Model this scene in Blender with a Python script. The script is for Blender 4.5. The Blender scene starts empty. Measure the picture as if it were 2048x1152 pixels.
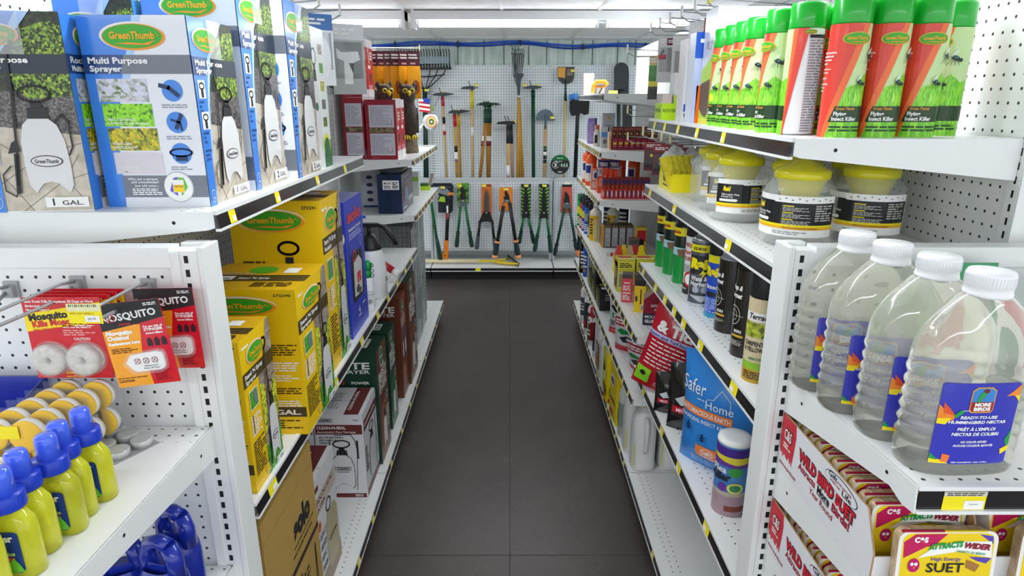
import bpy, math, random
from mathutils import Vector, Matrix
from mathutils.geometry import tessellate_polygon
random.seed(7)
S = bpy.context.scene
C = S.collection
pi = math.pi

# ---------------------------------------------------------------- camera, world, lights, exposure
cam = bpy.data.cameras.new('camera'); cam.sensor_width = 36.0; cam.lens = 1263/2048*36
cam.clip_start = 0.02; cam.clip_end = 60
camo = bpy.data.objects.new('camera', cam); C.objects.link(camo)
camo.location = (0, 0, 1.67); camo.rotation_euler = (pi/2-0.2901, 0, -0.0033)
S.camera = camo
w = bpy.data.worlds.new('store_world'); S.world = w; w.use_nodes = True
w.node_tree.nodes['Background'].inputs[0].default_value = (0.90, 0.96, 1.0, 1)
w.node_tree.nodes['Background'].inputs[1].default_value = 1.0
S.view_settings.view_transform = 'Standard'; S.view_settings.look = 'None'
S.view_settings.gamma = 1; S.view_settings.use_curve_mapping = False
S.view_settings.exposure = 0.6
LAMP_W = 12.5          # watts of the area lamp under each pair of tubes

# ---------------------------------------------------------------- materials
def lin(c):
    if isinstance(c, str):
        c = [int(c[i:i+2], 16)/255 for i in (0, 2, 4)]
    return tuple((x/12.92 if x <= .04045 else ((x+.055)/1.055)**2.4) for x in c)+(1,)
MATS = {}
def mat(col, rough=.5, metal=0, spec=.5, trans=0, ior=1.45, alpha=1, emit=0, coat=0, bump=0, bscale=200, noise=0, nscale=8):
    key = (col, rough, metal, spec, trans, ior, alpha, emit, coat, bump, bscale, noise, nscale)
    if key in MATS: return MATS[key]
    m = bpy.data.materials.new('paint_'+str(col)); m.use_nodes = True
    nt = m.node_tree; b = nt.nodes['Principled BSDF']; L = nt.links
    c = lin(col)
    b.inputs['Base Color'].default_value = c
    b.inputs['Roughness'].default_value = rough; b.inputs['Metallic'].default_value = metal
    b.inputs['Specular IOR Level'].default_value = spec; b.inputs['IOR'].default_value = ior
    b.inputs['Transmission Weight'].default_value = trans; b.inputs['Alpha'].default_value = alpha
    b.inputs['Coat Weight'].default_value = coat; b.inputs['Coat Roughness'].default_value = .08
    if emit:
        b.inputs['Emission Color'].default_value = c; b.inputs['Emission Strength'].default_value = emit
    if bump or noise:
        t = nt.nodes.new('ShaderNodeTexCoord'); n = nt.nodes.new('ShaderNodeTexNoise')
        L.new(t.outputs['Object'], n.inputs['Vector'])
        if bump:
            n.inputs['Scale'].default_value = bscale; n.inputs['Detail'].default_value = 3
            bp = nt.nodes.new('ShaderNodeBump'); bp.inputs['Strength'].default_value = bump; bp.inputs['Distance'].default_value = .002
            L.new(n.outputs['Fac'], bp.inputs['Height']); L.new(bp.outputs['Normal'], b.inputs['Normal'])
        if noise:
            n2 = nt.nodes.new('ShaderNodeTexNoise'); n2.inputs['Scale'].default_value = nscale; n2.inputs['Detail'].default_value = 6
            L.new(t.outputs['Object'], n2.inputs['Vector'])
            cr = nt.nodes.new('ShaderNodeValToRGB')
            cr.color_ramp.elements[0].position = .3; cr.color_ramp.elements[1].position = .7
            cr.color_ramp.elements[0].color = tuple(x*(1-noise) for x in c[:3])+(1,)
            cr.color_ramp.elements[1].color = tuple(min(1, x*(1+noise*.4)) for x in c[:3])+(1,)
            L.new(n2.outputs['Fac'], cr.inputs['Fac']); L.new(cr.outputs['Color'], b.inputs['Base Color'])
    MATS[key] = m
    return m
def spots(key, cols, scale=60, kind='V', rough=.35, stretch=(1, 1, 1), coat=0, bump=0):
    """printed picture or textured stuff: colours picked by a voronoi / noise pattern"""
    k = ('spots', key)
    if k in MATS: return MATS[k]
    m = bpy.data.materials.new(key); m.use_nodes = True
    nt = m.node_tree; b = nt.nodes['Principled BSDF']; L = nt.links
    t = nt.nodes.new('ShaderNodeTexCoord'); mp = nt.nodes.new('ShaderNodeMapping')
    mp.inputs['Scale'].default_value = stretch
    L.new(t.outputs['Object'], mp.inputs[0])
    if kind == 'V':
        n = nt.nodes.new('ShaderNodeTexVoronoi'); n.inputs['Scale'].default_value = scale
        sp = nt.nodes.new('ShaderNodeSeparateColor'); L.new(mp.outputs[0], n.inputs['Vector'])
        L.new(n.outputs['Color'], sp.inputs[0]); f = sp.outputs[0]
    else:
        n = nt.nodes.new('ShaderNodeTexNoise'); n.inputs['Scale'].default_value = scale; n.inputs['Detail'].default_value = 5
        L.new(mp.outputs[0], n.inputs['Vector']); f = n.outputs['Fac']
    cr = nt.nodes.new('ShaderNodeValToRGB'); e = cr.color_ramp.elements
    lo, hi = (0, 1) if kind == 'V' else (.3, .7)
    for i, c in enumerate(cols):
        p = lo+(hi-lo)*i/max(1, len(cols)-1)
        if i == 0: el = e[0]; el.position = p
        elif i == len(cols)-1: el = e[-1]; el.position = p
        else: el = e.new(p)
        el.color = lin(c)
    L.new(f, cr.inputs['Fac']); L.new(cr.outputs['Color'], b.inputs['Base Color'])
    b.inputs['Roughness'].default_value = rough; b.inputs['Coat Weight'].default_value = coat
    if bump:
        bp = nt.nodes.new('ShaderNodeBump'); bp.inputs['Strength'].default_value = bump; bp.inputs['Distance'].default_value = .002
        L.new(f, bp.inputs['Height']); L.new(bp.outputs['Normal'], b.inputs['Normal'])
    MATS[k] = m
    return m
def dots(key, col, ax, pitch=.0254, r=.0031, off=(0, 0), rough=.45, lines=None, hole='2b2b2a', lo=None, groove=0):
    """perforated metal or board. ax: the two object axes; lines: only within these ranges of the first axis"""
    k = ('dots', key)
    if k in MATS: return MATS[k]
    m = bpy.data.materials.new(key); m.use_nodes = True
    nt = m.node_tree; b = nt.nodes['Principled BSDF']; L = nt.links
    t = nt.nodes.new('ShaderNodeTexCoord'); sx = nt.nodes.new('ShaderNodeSeparateXYZ'); L.new(t.outputs['Object'], sx.inputs[0])
    def mt(op, a, b_=None, c_=None):
        n = nt.nodes.new('ShaderNodeMath'); n.operation = op
        for i, v in enumerate((a, b_, c_)):
            if v is None: continue
            if isinstance(v, (int, float)): n.inputs[i].default_value = v
            else: L.new(v, n.inputs[i])
        return n.outputs[0]
    def cell(axis, o):
        v = mt('SUBTRACT', sx.outputs['XYZ'.index(axis)], o); v = mt('DIVIDE', v, pitch)
        v = mt('FRACT', v); v = mt('SUBTRACT', v, .5); return mt('MULTIPLY', v, pitch)
    a = cell(ax[0], off[0]); bb = cell(ax[1], off[1])
    d = mt('ADD', mt('MULTIPLY', a, a), mt('MULTIPLY', bb, bb)); f = mt('LESS_THAN', d, r*r)  # holes are dark dots, the shade inside them put into the colour
    if lines:
        tot = None
        for (u0, u1) in lines:
            g = mt('MULTIPLY', mt('GREATER_THAN', sx.outputs['XYZ'.index(ax[0])], u0), mt('LESS_THAN', sx.outputs['XYZ'.index(ax[0])], u1))
            tot = g if tot is None else mt('ADD', tot, g)
        f = mt('MULTIPLY', f, tot)
    if groove:
        v = mt('DIVIDE', sx.outputs['XYZ'.index(ax[1])], groove); v = mt('FRACT', v); f = mt('LESS_THAN', v, .07)
    mx = nt.nodes.new('ShaderNodeMix'); mx.data_type = 'RGBA'
    L.new(f, mx.inputs[0]); mx.inputs[6].default_value = lin(col); mx.inputs[7].default_value = lin(hole)
    L.new(mx.outputs[2], b.inputs['Base Color']); b.inputs['Roughness'].default_value = rough
    n = nt.nodes.new('ShaderNodeTexNoise'); n.inputs['Scale'].default_value = 90
    inv = mt('MULTIPLY', f, -1); hh = mt('ADD', mt('MULTIPLY', n.outputs['Fac'], .05), inv)
    bp = nt.nodes.new('ShaderNodeBump'); bp.inputs['Strength'].default_value = .5; bp.inputs['Distance'].default_value = .001
    L.new(hh, bp.inputs['Height']); L.new(bp.outputs['Normal'], b.inputs['Normal'])
    MATS[k] = m
    return m
WHITE = mat('e9ebea', .38, noise=.03, nscale=5)     # powder-coated steel
BLACK = mat('141416', .35)
CHAN = mat('1c1c1e', .18, coat=.4)
YEL = mat('f4e21a', .45)
PAPER = mat('f2f2ee', .5)
INK = mat('26262a', .5)
STEEL = mat('b9bcbe', .28, metal=.9)
GREYP = mat('a8abad', .4)
CLEAR = mat('f6fbfa', .06, trans=1, ior=1.12)
def film(col='ffffff', a=.14, rough=.08): return mat(col, rough, alpha=a, spec=.7)

# ---------------------------------------------------------------- text
TX = {}
def text_mesh(s, bold):
    k = (s, bold)
    if k not in TX:
        cu = bpy.data.curves.new('letters', 'FONT'); cu.body = s; cu.resolution_u = 2; cu.offset = bold
        o = bpy.data.objects.new('letters', cu); C.objects.link(o)
        bpy.context.view_layer.update()
        dg = bpy.context.evaluated_depsgraph_get()
        me = bpy.data.meshes.new_from_object(o.evaluated_get(dg))
        v = [(p.co.x, p.co.y) for p in me.vertices]; f = [tuple(q.vertices) for q in me.polygons]
        bpy.data.objects.remove(o); bpy.data.curves.remove(cu); bpy.data.meshes.remove(me)
        x0 = min([p[0] for p in v] or [0]); x1 = max([p[0] for p in v] or [1])
        TX[k] = ([(x-x0, y) for x, y in v], f, x1-x0)
    return TX[k]

# ---------------------------------------------------------------- surface frames (u, v, lift) -> point
EPS = .00035
class Flat:
    step = None
    def __init__(s, o, u, v): s.o, s.u, s.v = Vector(o), Vector(u).normalized(), Vector(v).normalized(); s.n = s.u.cross(s.v)
    def __call__(s, a, b, l): return s.o+s.u*a+s.v*b+s.n*(l*EPS)
class Cyl:
    """label wrapped on an upright cylinder; u runs along the arc, u=0 faces angle a0 (degrees, -90 = towards -Y); sy squashes"""
    def __init__(s, r, z0, a0=-90, sy=1, cx=0, cy=0): s.r, s.z0, s.a0, s.sy, s.cx, s.cy = r, z0, math.radians(a0), sy, cx, cy; s.step = r*.22
    def __call__(s, a, b, l):
        t = s.a0+a/s.r; r = s.r+l*EPS*1.4
        return Vector((s.cx+r*math.cos(t), s.cy+r*s.sy*math.sin(t), s.z0+b))

def clipx(p, x0, x1):
    def half(p, sgn, x):
        o = []
        for i in range(len(p)):
            a, b = p[i-1], p[i]; ia, ib = sgn*(a[0]-x) >= 0, sgn*(b[0]-x) >= 0
            if ia != ib:
                t = (x-a[0])/(b[0]-a[0]); o.append((x, a[1]+(b[1]-a[1])*t))
            if ib: o.append(b)
        return o
    p = half(p, 1, x0)
    return half(p, -1, x1) if p else p

# ---------------------------------------------------------------- mesh builder
class MB:
    def __init__(s): s.v, s.f, s.m, s.s, s.mats = [], [], [], [], []
    def slot(s, m):
        if m not in s.mats: s.mats.append(m)
        return s.mats.index(m)
    def add(s, vs, fs, m, smooth=False):
        b = len(s.v); k = s.slot(m); s.v += [tuple(x) for x in vs]
        for f in fs: s.f.append([b+i for i in f]); s.m.append(k); s.s.append(smooth)
        return s
    def box(s, a, b, m, tf=None, faces=None):
        (x0, y0, z0), (x1, y1, z1) = a, b
        x0, x1 = min(x0, x1), max(x0, x1); y0, y1 = min(y0, y1), max(y0, y1); z0, z1 = min(z0, z1), max(z0, z1)
        v = [Vector(p) for p in ((x0, y0, z0), (x1, y0, z0), (x1, y1, z0), (x0, y1, z0), (x0, y0, z1), (x1, y0, z1), (x1, y1, z1), (x0, y1, z1))]
        if tf: v = [tf(p) if callable(tf) else tf @ p for p in v]
        F = dict(bottom=(3, 2, 1, 0), top=(4, 5, 6, 7), front=(0, 1, 5, 4), right=(1, 2, 6, 5), back=(2, 3, 7, 6), left=(3, 0, 4, 7))
        if isinstance(m, dict):
            for n, f in F.items(): s.add([v[i] for i in f], [(0, 1, 2, 3)], m.get(n, m['all']))
        else: s.add(v, [f for n, f in F.items() if faces is None or n in faces], m)
        return s
    def loft(s, rings, m, smooth=True, cap=True, closed=True):
        n = len(rings[0]); vs = [p for r in rings for p in r]; fs = []; ms = m if isinstance(m, list) else None
        b = len(s.v); s.v += [tuple(p) for p in vs]
        for i in range(len(rings)-1):
            k = s.slot(ms[i] if ms else m)
            for j in range(n if closed else n-1):
                q = (j+1) % n
                s.f.append([b+i*n+j, b+i*n+q, b+(i+1)*n+q, b+(i+1)*n+j]); s.m.append(k); s.s.append(smooth)
        if cap:
            s.f.append([b+j for j in reversed(range(n))]); s.m.append(s.slot(ms[0] if ms else m)); s.s.append(False)
            s.f.append([b+(len(rings)-1)*n+j for j in range(n)]); s.m.append(s.slot(ms[-1] if ms else m)); s.s.append(False)
        return s
    def lathe(s, prof, m, n=28, at=(0, 0, 0), tf=None, sy=1, cap=True, sq=0, smooth=True):
        """prof: list of (radius, z). sq>0 makes the section a rounded square. m may be a list per span"""
        R = []
        for r, z in prof:
            ring = []
            for j in range(n):
                t = 2*pi*j/n; c_, s_ = math.cos(t), math.sin(t)
                if sq: k = (abs(c_)**sq+abs(s_)**sq)**(-1/sq)
                else: k = 1
                p = Vector((at[0]+r*k*c_, at[1]+r*k*s_*sy, at[2]+z))
                if tf: p = tf @ p
                ring.append(p)
            R.append(ring)
        return s.loft(R, m, cap=cap, smooth=smooth)
    def tube(s, pts, r, m, n=8, cap=True, rr=None):
        pts = [Vector(p) for p in pts]; R = []
        up = None
        for i, p in enumerate(pts):
            d = (pts[min(i+1, len(pts)-1)]-pts[max(i-1, 0)]).normalized()
            if up is None: up = d.orthogonal().normalized()
            a = (up-d*up.dot(d))
            a = a.normalized() if a.length > 1e-6 else d.orthogonal().normalized()
            up = a; b = d.cross(a); q = rr[i] if rr else r
            R.append([p+a*(q*math.cos(2*pi*j/n))+b*(q*math.sin(2*pi*j/n)) for j in range(n)])
        return s.loft(R, m, cap=cap)
    def ring(s, c, r, t, m, ax=(1, 0, 0), ay=(0, 0, 1), n=24, k=8, sx=1):
        c, ax, ay = Vector(c), Vector(ax).normalized(), Vector(ay).normalized(); az = ax.cross(ay)
        vs = []; fs = []
        for i in range(n):
            a = 2*pi*i/n; d = ax*(math.cos(a)*sx)+ay*math.sin(a); dn = d.normalized()
            for j in range(k):
                b = 2*pi*j/k; vs.append(c+d*r+dn*(t*math.cos(b))+az*(t*math.sin(b)))
        for i in range(n):
            for j in range(k):
                fs.append((i*k+j, ((i+1) % n)*k+j, ((i+1) % n)*k+(j+1) % k, i*k+(j+1) % k))
        return s.add(vs, fs, m, True)
    def slab(s, pts, th, F, m, edge=None, l0=0):
        """outline in the frame F given real thickness th"""
        n = len(pts); d = th/EPS
        a = [F(u, v, l0) for u, v in pts]; b = [F(u, v, l0+d) for u, v in pts]
        tri = tessellate_polygon([[Vector((u, v, 0)) for u, v in pts]])
        ar = sum(pts[i-1][0]*pts[i][1]-pts[i][0]*pts[i-1][1] for i in range(n))
        fs = []
        for t in tri:
            A = (pts[t[1]][0]-pts[t[0]][0])*(pts[t[2]][1]-pts[t[0]][1])-(pts[t[1]][1]-pts[t[0]][1])*(pts[t[2]][0]-pts[t[0]][0])
            t = tuple(t) if A > 0 else tuple(reversed(t))
            fs.append(tuple(n+i for i in t)); fs.append(tuple(reversed(t)))
        s.add(a+b, fs, m)
        sd = [(i, (i+1) % n, n+(i+1) % n, n+i) if ar > 0 else ((i+1) % n, i, n+i, n+(i+1) % n) for i in range(n)]
        return s.add(a+b, sd, edge or m)
    def poly(s, F, pts, m, l=1):
        tri = [[pts[i] for i in t] for t in tessellate_polygon([[Vector((u, v, 0)) for u, v in pts]])] if len(pts) > 4 or F.step else [pts]
        for t in tri: s._p(F, t, m, l)
        return s
    def _p(s, F, t, m, l):
        A = sum(t[i-1][0]*t[i][1]-t[i][0]*t[i-1][1] for i in range(len(t)))
        if A < 0: t = list(reversed(t))
        if not F.step: s.add([F(u, v, l) for u, v in t], [tuple(range(len(t)))], m); return
        lo, hi = min(p[0] for p in t), max(p[0] for p in t)
        k0, k1 = math.floor(lo/F.step), math.ceil(hi/F.step)
        for k in range(k0, max(k1, k0+1)):
            q = clipx(t, k*F.step, (k+1)*F.step)
            if len(q) > 2: s.add([F(u, v, l) for u, v in q], [tuple(range(len(q)))], m)
    def rect(s, F, u0, v0, u1, v1, m, l=1): return s.poly(F, [(u0, v0), (u1, v0), (u1, v1), (u0, v1)], m, l)
    def ell(s, F, u, v, a, b, m, l=1, n=28, rot=0):
        c_, s_ = math.cos(rot), math.sin(rot)
        return s.poly(F, [(u+a*math.cos(t)*c_-b*math.sin(t)*s_, v+a*math.cos(t)*s_+b*math.sin(t)*c_) for t in [2*pi*i/n for i in range(n)]], m, l)
    def line(s, F, pts, wd, m, l=1):
        for (a, b), (c_, d) in zip(pts, pts[1:]):
            L_ = math.hypot(c_-a, d-b) or 1; nx, ny = -(d-b)/L_*wd/2, (c_-a)/L_*wd/2
            ex, ey = (c_-a)/L_*wd*.3, (d-b)/L_*wd*.3
            s.poly(F, [(a-nx-ex, b-ny-ey), (c_-nx+ex, d-ny+ey), (c_+nx+ex, d+ny+ey), (a+nx-ex, b+ny-ey)], m, l)
        return s
    def hoop(s, F, u, v, a, b, wd, m, l=1, n=24, t0=0, t1=2*pi):
        return s.line(F, [(u+a*math.cos(t), v+b*math.sin(t)) for t in [t0+(t1-t0)*i/n for i in range(n+1)]], wd, m, l)
    def txt(s, F, st, u, v, h, m, l=2, w=None, al='L', rot=0, sh=0, bold=.02):
        """h = height of a capital, w = width to fit"""
        vs, fs, W = text_mesh(st, bold); k = h/.70; kx = (w/W) if w else k*1.0
        ww = W*kx; ox = {'L': 0, 'C': -ww/2, 'R': -ww}[al]; c_, s_ = math.cos(rot), math.sin(rot)
        q = []
        for x, y in vs:
            X_, Y_ = x*kx+ox+sh*y*k, y*k; q.append((u+X_*c_-Y_*s_, v+X_*s_+Y_*c_))
        if not F.step:
            b = len(s.v); kk = s.slot(m); s.v += [tuple(F(a, b_, l)) for a, b_ in q]
            for f in fs: s.f.append([b+i for i in f]); s.m.append(kk); s.s.append(False)
        else:
            for f in fs: s._p(F, [q[i] for i in f], m, l)
        return s
    def fine(s, F, u0, v0, u1, v1, n, m, l=1, seed=0, gap=.45):
        """rows of unreadable small print as thin broken bars"""
        rn = random.Random(seed+int(abs(u0*1e4))+int(abs(v0*1e4)))
        hh = (v1-v0)/n
        for i in range(n):
            y = v1-(i+1)*hh; x = u0; end = u1-(u1-u0)*rn.choice((0, .05, .12, .35))
            while x < end-1e-6:
                wl = min(end-x, hh*rn.uniform(1.5, 4)); s.rect(F, x, y+hh*gap/2, x+wl, y+hh*(1-gap/2), m, l); x += wl+hh*.5
        return s
    def build(s, name, parent=None, loc=None, rz=0, solid=True):
        me = bpy.data.meshes.new(name); me.from_pydata(s.v, [], s.f)
        for m in s.mats: me.materials.append(m)
        me.polygons.foreach_set('material_index', s.m); me.polygons.foreach_set('use_smooth', s.s); me.update()
        o = bpy.data.objects.new(name, me); C.objects.link(o)
        if parent: o.parent = parent
        if loc: o.location = loc
        if rz: o.rotation_euler.z = rz
        return o
def bevel(o, wd=.002, seg=2):
    b = o.modifiers.new('bevel', 'BEVEL'); b.width = wd; b.segments = seg; b.limit_method = 'ANGLE'; b.angle_limit = .7
    return o
def tag(o, label, cat, group=None, kind=None):
    o['label'] = label; o['category'] = cat
    if group: o['group'] = group
    if kind: o['kind'] = kind
    return o
def struct(o): o['kind'] = 'structure'; return o
def empty(name, loc=(0, 0, 0), rz=0, rx=0, ry=0):
    o = bpy.data.objects.new(name, None); C.objects.link(o); o.location = loc; o.rotation_euler = (rx, ry, rz); o.empty_display_size = .05
    return o
def dup(o, loc=None, rz=None, label=None, rot=None, parent=None):
    c = o.copy(); C.objects.link(c)
    if parent is not None: c.parent = parent
    if loc is not None: c.location = loc
    if rz is not None: c.rotation_euler.z = rz
    if rot is not None: c.rotation_euler = rot
    if label: c['label'] = label
    for ch in [x for x in o.children]: dup(ch, parent=c)
    return c
def faces(w, d, h):
    return dict(front=Flat((-w/2, -d/2, 0), (1, 0, 0), (0, 0, 1)), right=Flat((w/2, -d/2, 0), (0, 1, 0), (0, 0, 1)),
                left=Flat((-w/2, d/2, 0), (0, -1, 0), (0, 0, 1)), top=Flat((-w/2, -d/2, h), (1, 0, 0), (0, 1, 0)))
def rrect(u0, v0, u1, v1, r, n=4):
    o = []
    for cx, cy, a in ((u1-r, v1-r, 0), (u0+r, v1-r, 90), (u0+r, v0+r, 180), (u1-r, v0+r, 270)):
        for i in range(n+1):
            t = math.radians(a+90*i/n); o.append((cx+r*math.cos(t), cy+r*math.sin(t)))
    return o
ORD = ['first', 'second', 'third', 'fourth', 'fifth', 'sixth', 'seventh', 'eighth', 'ninth', 'tenth', 'eleventh', 'twelfth', 'thirteenth', 'fourteenth']
def seam(me): pass
# a pixel of the 2048x1152 frame -> point on the upright plane at depth Y, on a side plane X, or on a level Z
_c, _s, _F = math.cos(.2901), math.sin(.2901), 1263.0
def _ray(px, py):
    a = (px-1024)/_F; b = (576-py)/_F; x, y, z = a, _c+b*_s, b*_c-_s; t = .0033
    return x*math.cos(t)+y*math.sin(t), -x*math.sin(t)+y*math.cos(t), z
def at(px, py, Y): r = _ray(px, py); k = Y/r[1]; return Vector((r[0]*k, Y, 1.67+r[2]*k))
def atx(px, py, X): r = _ray(px, py); k = X/r[0]; return Vector((X, r[1]*k, 1.67+r[2]*k))
def atz(px, py, Z): r = _ray(px, py); k = (Z-1.67)/r[2]; return Vector((r[0]*k, r[1]*k, Z))
def pp(Y, pts): return [(at(a, b, Y)[0], at(a, b, Y)[2]) for a, b in pts]
def WF(Y): return Flat((0, Y, 0), (1, 0, 0), (0, 0, 1))
def buildw(mb, name, parent=None, org=None):
    """vertices are in world space; move them under parent (or to origin org)"""
    o = parent.location if parent is not None else Vector(org)
    mb.v = [(p[0]-o[0], p[1]-o[1], p[2]-o[2]) for p in mb.v]
    return mb.build(name, parent, None if parent is not None else o)

# ================================================================ THE ROOM
SEC = [1.162, 2.382, 3.602, 4.822]
XL, XR, XB, XBL = -.55, .513, .93, .965          # shelf fronts, back panels of both runs
def floor_mat():
    m = bpy.data.materials.new('brown_floor'); m.use_nodes = True
    nt = m.node_tree; b = nt.nodes['Principled BSDF']; L = nt.links
    t = nt.nodes.new('ShaderNodeTexCoord')
    n = nt.nodes.new('ShaderNodeTexNoise'); n.inputs['Scale'].default_value = 3.5; n.inputs['Detail'].default_value = 9; n.inputs['Roughness'].default_value = .7
    L.new(t.outputs['Object'], n.inputs[0])
    cr = nt.nodes.new('ShaderNodeValToRGB'); e = cr.color_ramp.elements
    e[0].position = .35; e[0].color = lin('433a37'); e[1].position = .68; e[1].color = lin('524845')
    L.new(n.outputs['Fac'], cr.inputs['Fac'])
    # scuffs
    n2 = nt.nodes.new('ShaderNodeTexNoise'); n2.inputs['Scale'].default_value = 28; n2.inputs['Detail'].default_value = 10; n2.inputs['Distortion'].default_value = 2
    L.new(t.outputs['Object'], n2.inputs[0])
    c2 = nt.nodes.new('ShaderNodeValToRGB'); c2.color_ramp.elements[0].position = .66; c2.color_ramp.elements[1].position = .76
    L.new(n2.outputs['Fac'], c2.inputs['Fac'])
    mx = nt.nodes.new('ShaderNodeMix'); mx.data_type = 'RGBA'; L.new(c2.outputs['Color'], mx.inputs[0])
    L.new(cr.outputs['Color'], mx.inputs[6]); mx.inputs[7].default_value = lin('6a6260')
    L.new(mx.outputs[2], b.inputs['Base Color'])
    r = nt.nodes.new('ShaderNodeMapRange'); r.inputs['To Min'].default_value = .30; r.inputs['To Max'].default_value = .48
    L.new(n.outputs['Fac'], r.inputs['Value']); L.new(r.outputs[0], b.inputs['Roughness'])
    bp = nt.nodes.new('ShaderNodeBump'); bp.inputs['Strength'].default_value = .25; bp.inputs['Distance'].default_value = .003
    L.new(n2.outputs['Fac'], bp.inputs['Height']); L.new(bp.outputs['Normal'], b.inputs['Normal'])
    return m
m = MB(); m.box((-4, -2.5, -.06), (4, 6.6, 0), floor_mat())
m.rect(Flat((0, 0, 0), (1, 0, 0), (0, 1, 0)), -.003, .2, 0, 5.8, mat('2a2423', .6), 1)
m.rect(Flat((0, 0, 0), (1, 0, 0), (0, 1, 0)), -.6, 2.02, .6, 2.023, mat('2f2927', .6), 1)
struct(m.build('floor'))
# ceiling: textured white panels with seams
ceil = mat('fbfbfb', .7, bump=.9, bscale=60, noise=.10, nscale=14)
m = MB(); m.box((-4, -2.5, 2.21), (4, 6.6, 2.27), ceil)
Fc = Flat((0, 0, 2.21), (-1, 0, 0), (0, 1, 0))
for x in (-3.66, -3.05, -2.44, -1.83, -1.22, -.61, 0, .61, 1.22, 1.83, 2.44, 3.05): m.box((x-.06, -2.5, 2.2045), (x-.04, 6.4, 2.2105), mat('e4e7e6', .5))
for y in (-1.2, .1, 1.3, 2.5, 3.72, 4.94, 6.1): m.box((-4, y-.01, 2.205), (4, y+.01, 2.2106), mat('e4e7e6', .5))
struct(m.build('ceiling'))
# back wall: pale green-grey planks
def plank():
    m = bpy.data.materials.new('pale_plank'); m.use_nodes = True
    nt = m.node_tree; b = nt.nodes['Principled BSDF']; L = nt.links
    t = nt.nodes.new('ShaderNodeTexCoord'); mp = nt.nodes.new('ShaderNodeMapping'); mp.inputs['Scale'].default_value = (9, 1, 1.3)
    L.new(t.outputs['Object'], mp.inputs[0]); n = nt.nodes.new('ShaderNodeTexNoise'); n.inputs['Scale'].default_value = 3; n.inputs['Detail'].default_value = 7
    L.new(mp.outputs[0], n.inputs[0]); cr = nt.nodes.new('ShaderNodeValToRGB'); e = cr.color_ramp.elements
    e[0].position = .3; e[0].color = lin('b4c6ba'); e[1].position = .62; e[1].color = lin('dbe8df')
    L.new(n.outputs['Fac'], cr.inputs['Fac']); L.new(cr.outputs['Color'], b.inputs['Base Color']); b.inputs['Roughness'].default_value = .6
    return m
m = MB(); m.box((-4, 6.44, 0), (4, 6.6, 2.21), plank())
x = -3.9
for i in range(36):
    m.box((x, 6.434, .0), (x+.006, 6.441, 2.21), mat('4a5850', .8)); x += (.25, .19, .24, .17)[i % 4]
struct(m.build('wall_back'))
# blue cable run along the top of the wall
m = MB(); pts = []
for i in range(40):
    x = -1.6+i*.085; pts.append((x, 6.415, 2.178-.011*math.sin(i*.55)-.012*math.cos(i*.21)))
m.tube(pts, .0095, mat('2560d4', .35), 8); m.tube([(a, b-.004, c-.021+.004*math.sin(a*9)) for a, b, c in pts], .0085, mat('1b47a8', .35), 8)
for i in (6, 13, 20, 27, 34): m.box((pts[i][0]-.008, 6.395, pts[i][2]-.034), (pts[i][0]+.008, 6.44, pts[i][2]+.014), mat('20242c', .5))
tag(m.build('cable'), 'twin blue cables clipped along the top of the plank wall', 'cable')

# fluorescent strip fixtures under the ceiling
def fixture(x0, x1, y, label):
    e = empty('strip_light', ((x0+x1)/2, y, 2.21)); tag(e, label, 'light fixture', 'strip lights under the ceiling')
    L_ = x1-x0; m = MB()
    m.box((-L_/2, -.065, -.058), (L_/2, .065, -.006), mat('eceff0', .4))
    m.box((-L_/2+.04, -.035, -.068), (L_/2-.04, .035, -.058), mat('dfe3e6', .4))
    for sx in (-1, 1): m.box((sx*L_/2, -.068, -.11), (sx*(L_/2-.02), .068, 0), mat('e3e6e8', .4))
    m.build('housing', e)
    n = max(1, round(L_/1.2)); seg = L_/n
    for k in range(n):
        a = -L_/2+k*seg+.045; b = -L_/2+(k+1)*seg-.045
        t = MB(); t.tube([(a, -.03, -.088), (b, -.03, -.088)], .013, mat('f2f4ff', .3, emit=9), 10)
        t.tube([(a-.02, -.03, -.088), (a, -.03, -.088)], .0125, mat('c9ccd0', .3), 10); t.tube([(b, -.03, -.088), (b+.02, -.03, -.088)], .0125, mat('c9ccd0', .3), 10)
        t.build('tube', e)
        for q in (a-.022, b+.012): h = MB(); h.box((q, -.045, -.104), (q+.01, -.015, -.055), mat('e8eaec', .4)); h.build('lamp_holder', e)
    ld = bpy.data.lights.new('tube_light', 'AREA'); ld.shape = 'RECTANGLE'; ld.size = L_-.1; ld.size_y = .05
    ld.energy = LAMP_W*L_/2.4; ld.color = (.93, .97, 1.0)
    lo = bpy.data.objects.new('tube_light', ld); C.objects.link(lo); lo.parent = e; lo.location = (0, 0, -.112); ld.use_shadow = True
    return e
for y, w_ in ((4.35, 'over the far end of the aisle'), (1.45, 'over the near end of the aisle'), (-1.1, 'behind the viewer')):
    fixture(-3.15, -.66, y, 'white strip light, shorter piece left of the seam, '+w_)
    fixture(-.62, 3.0, y, 'white strip light, long piece right of the seam, '+w_)

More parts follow.
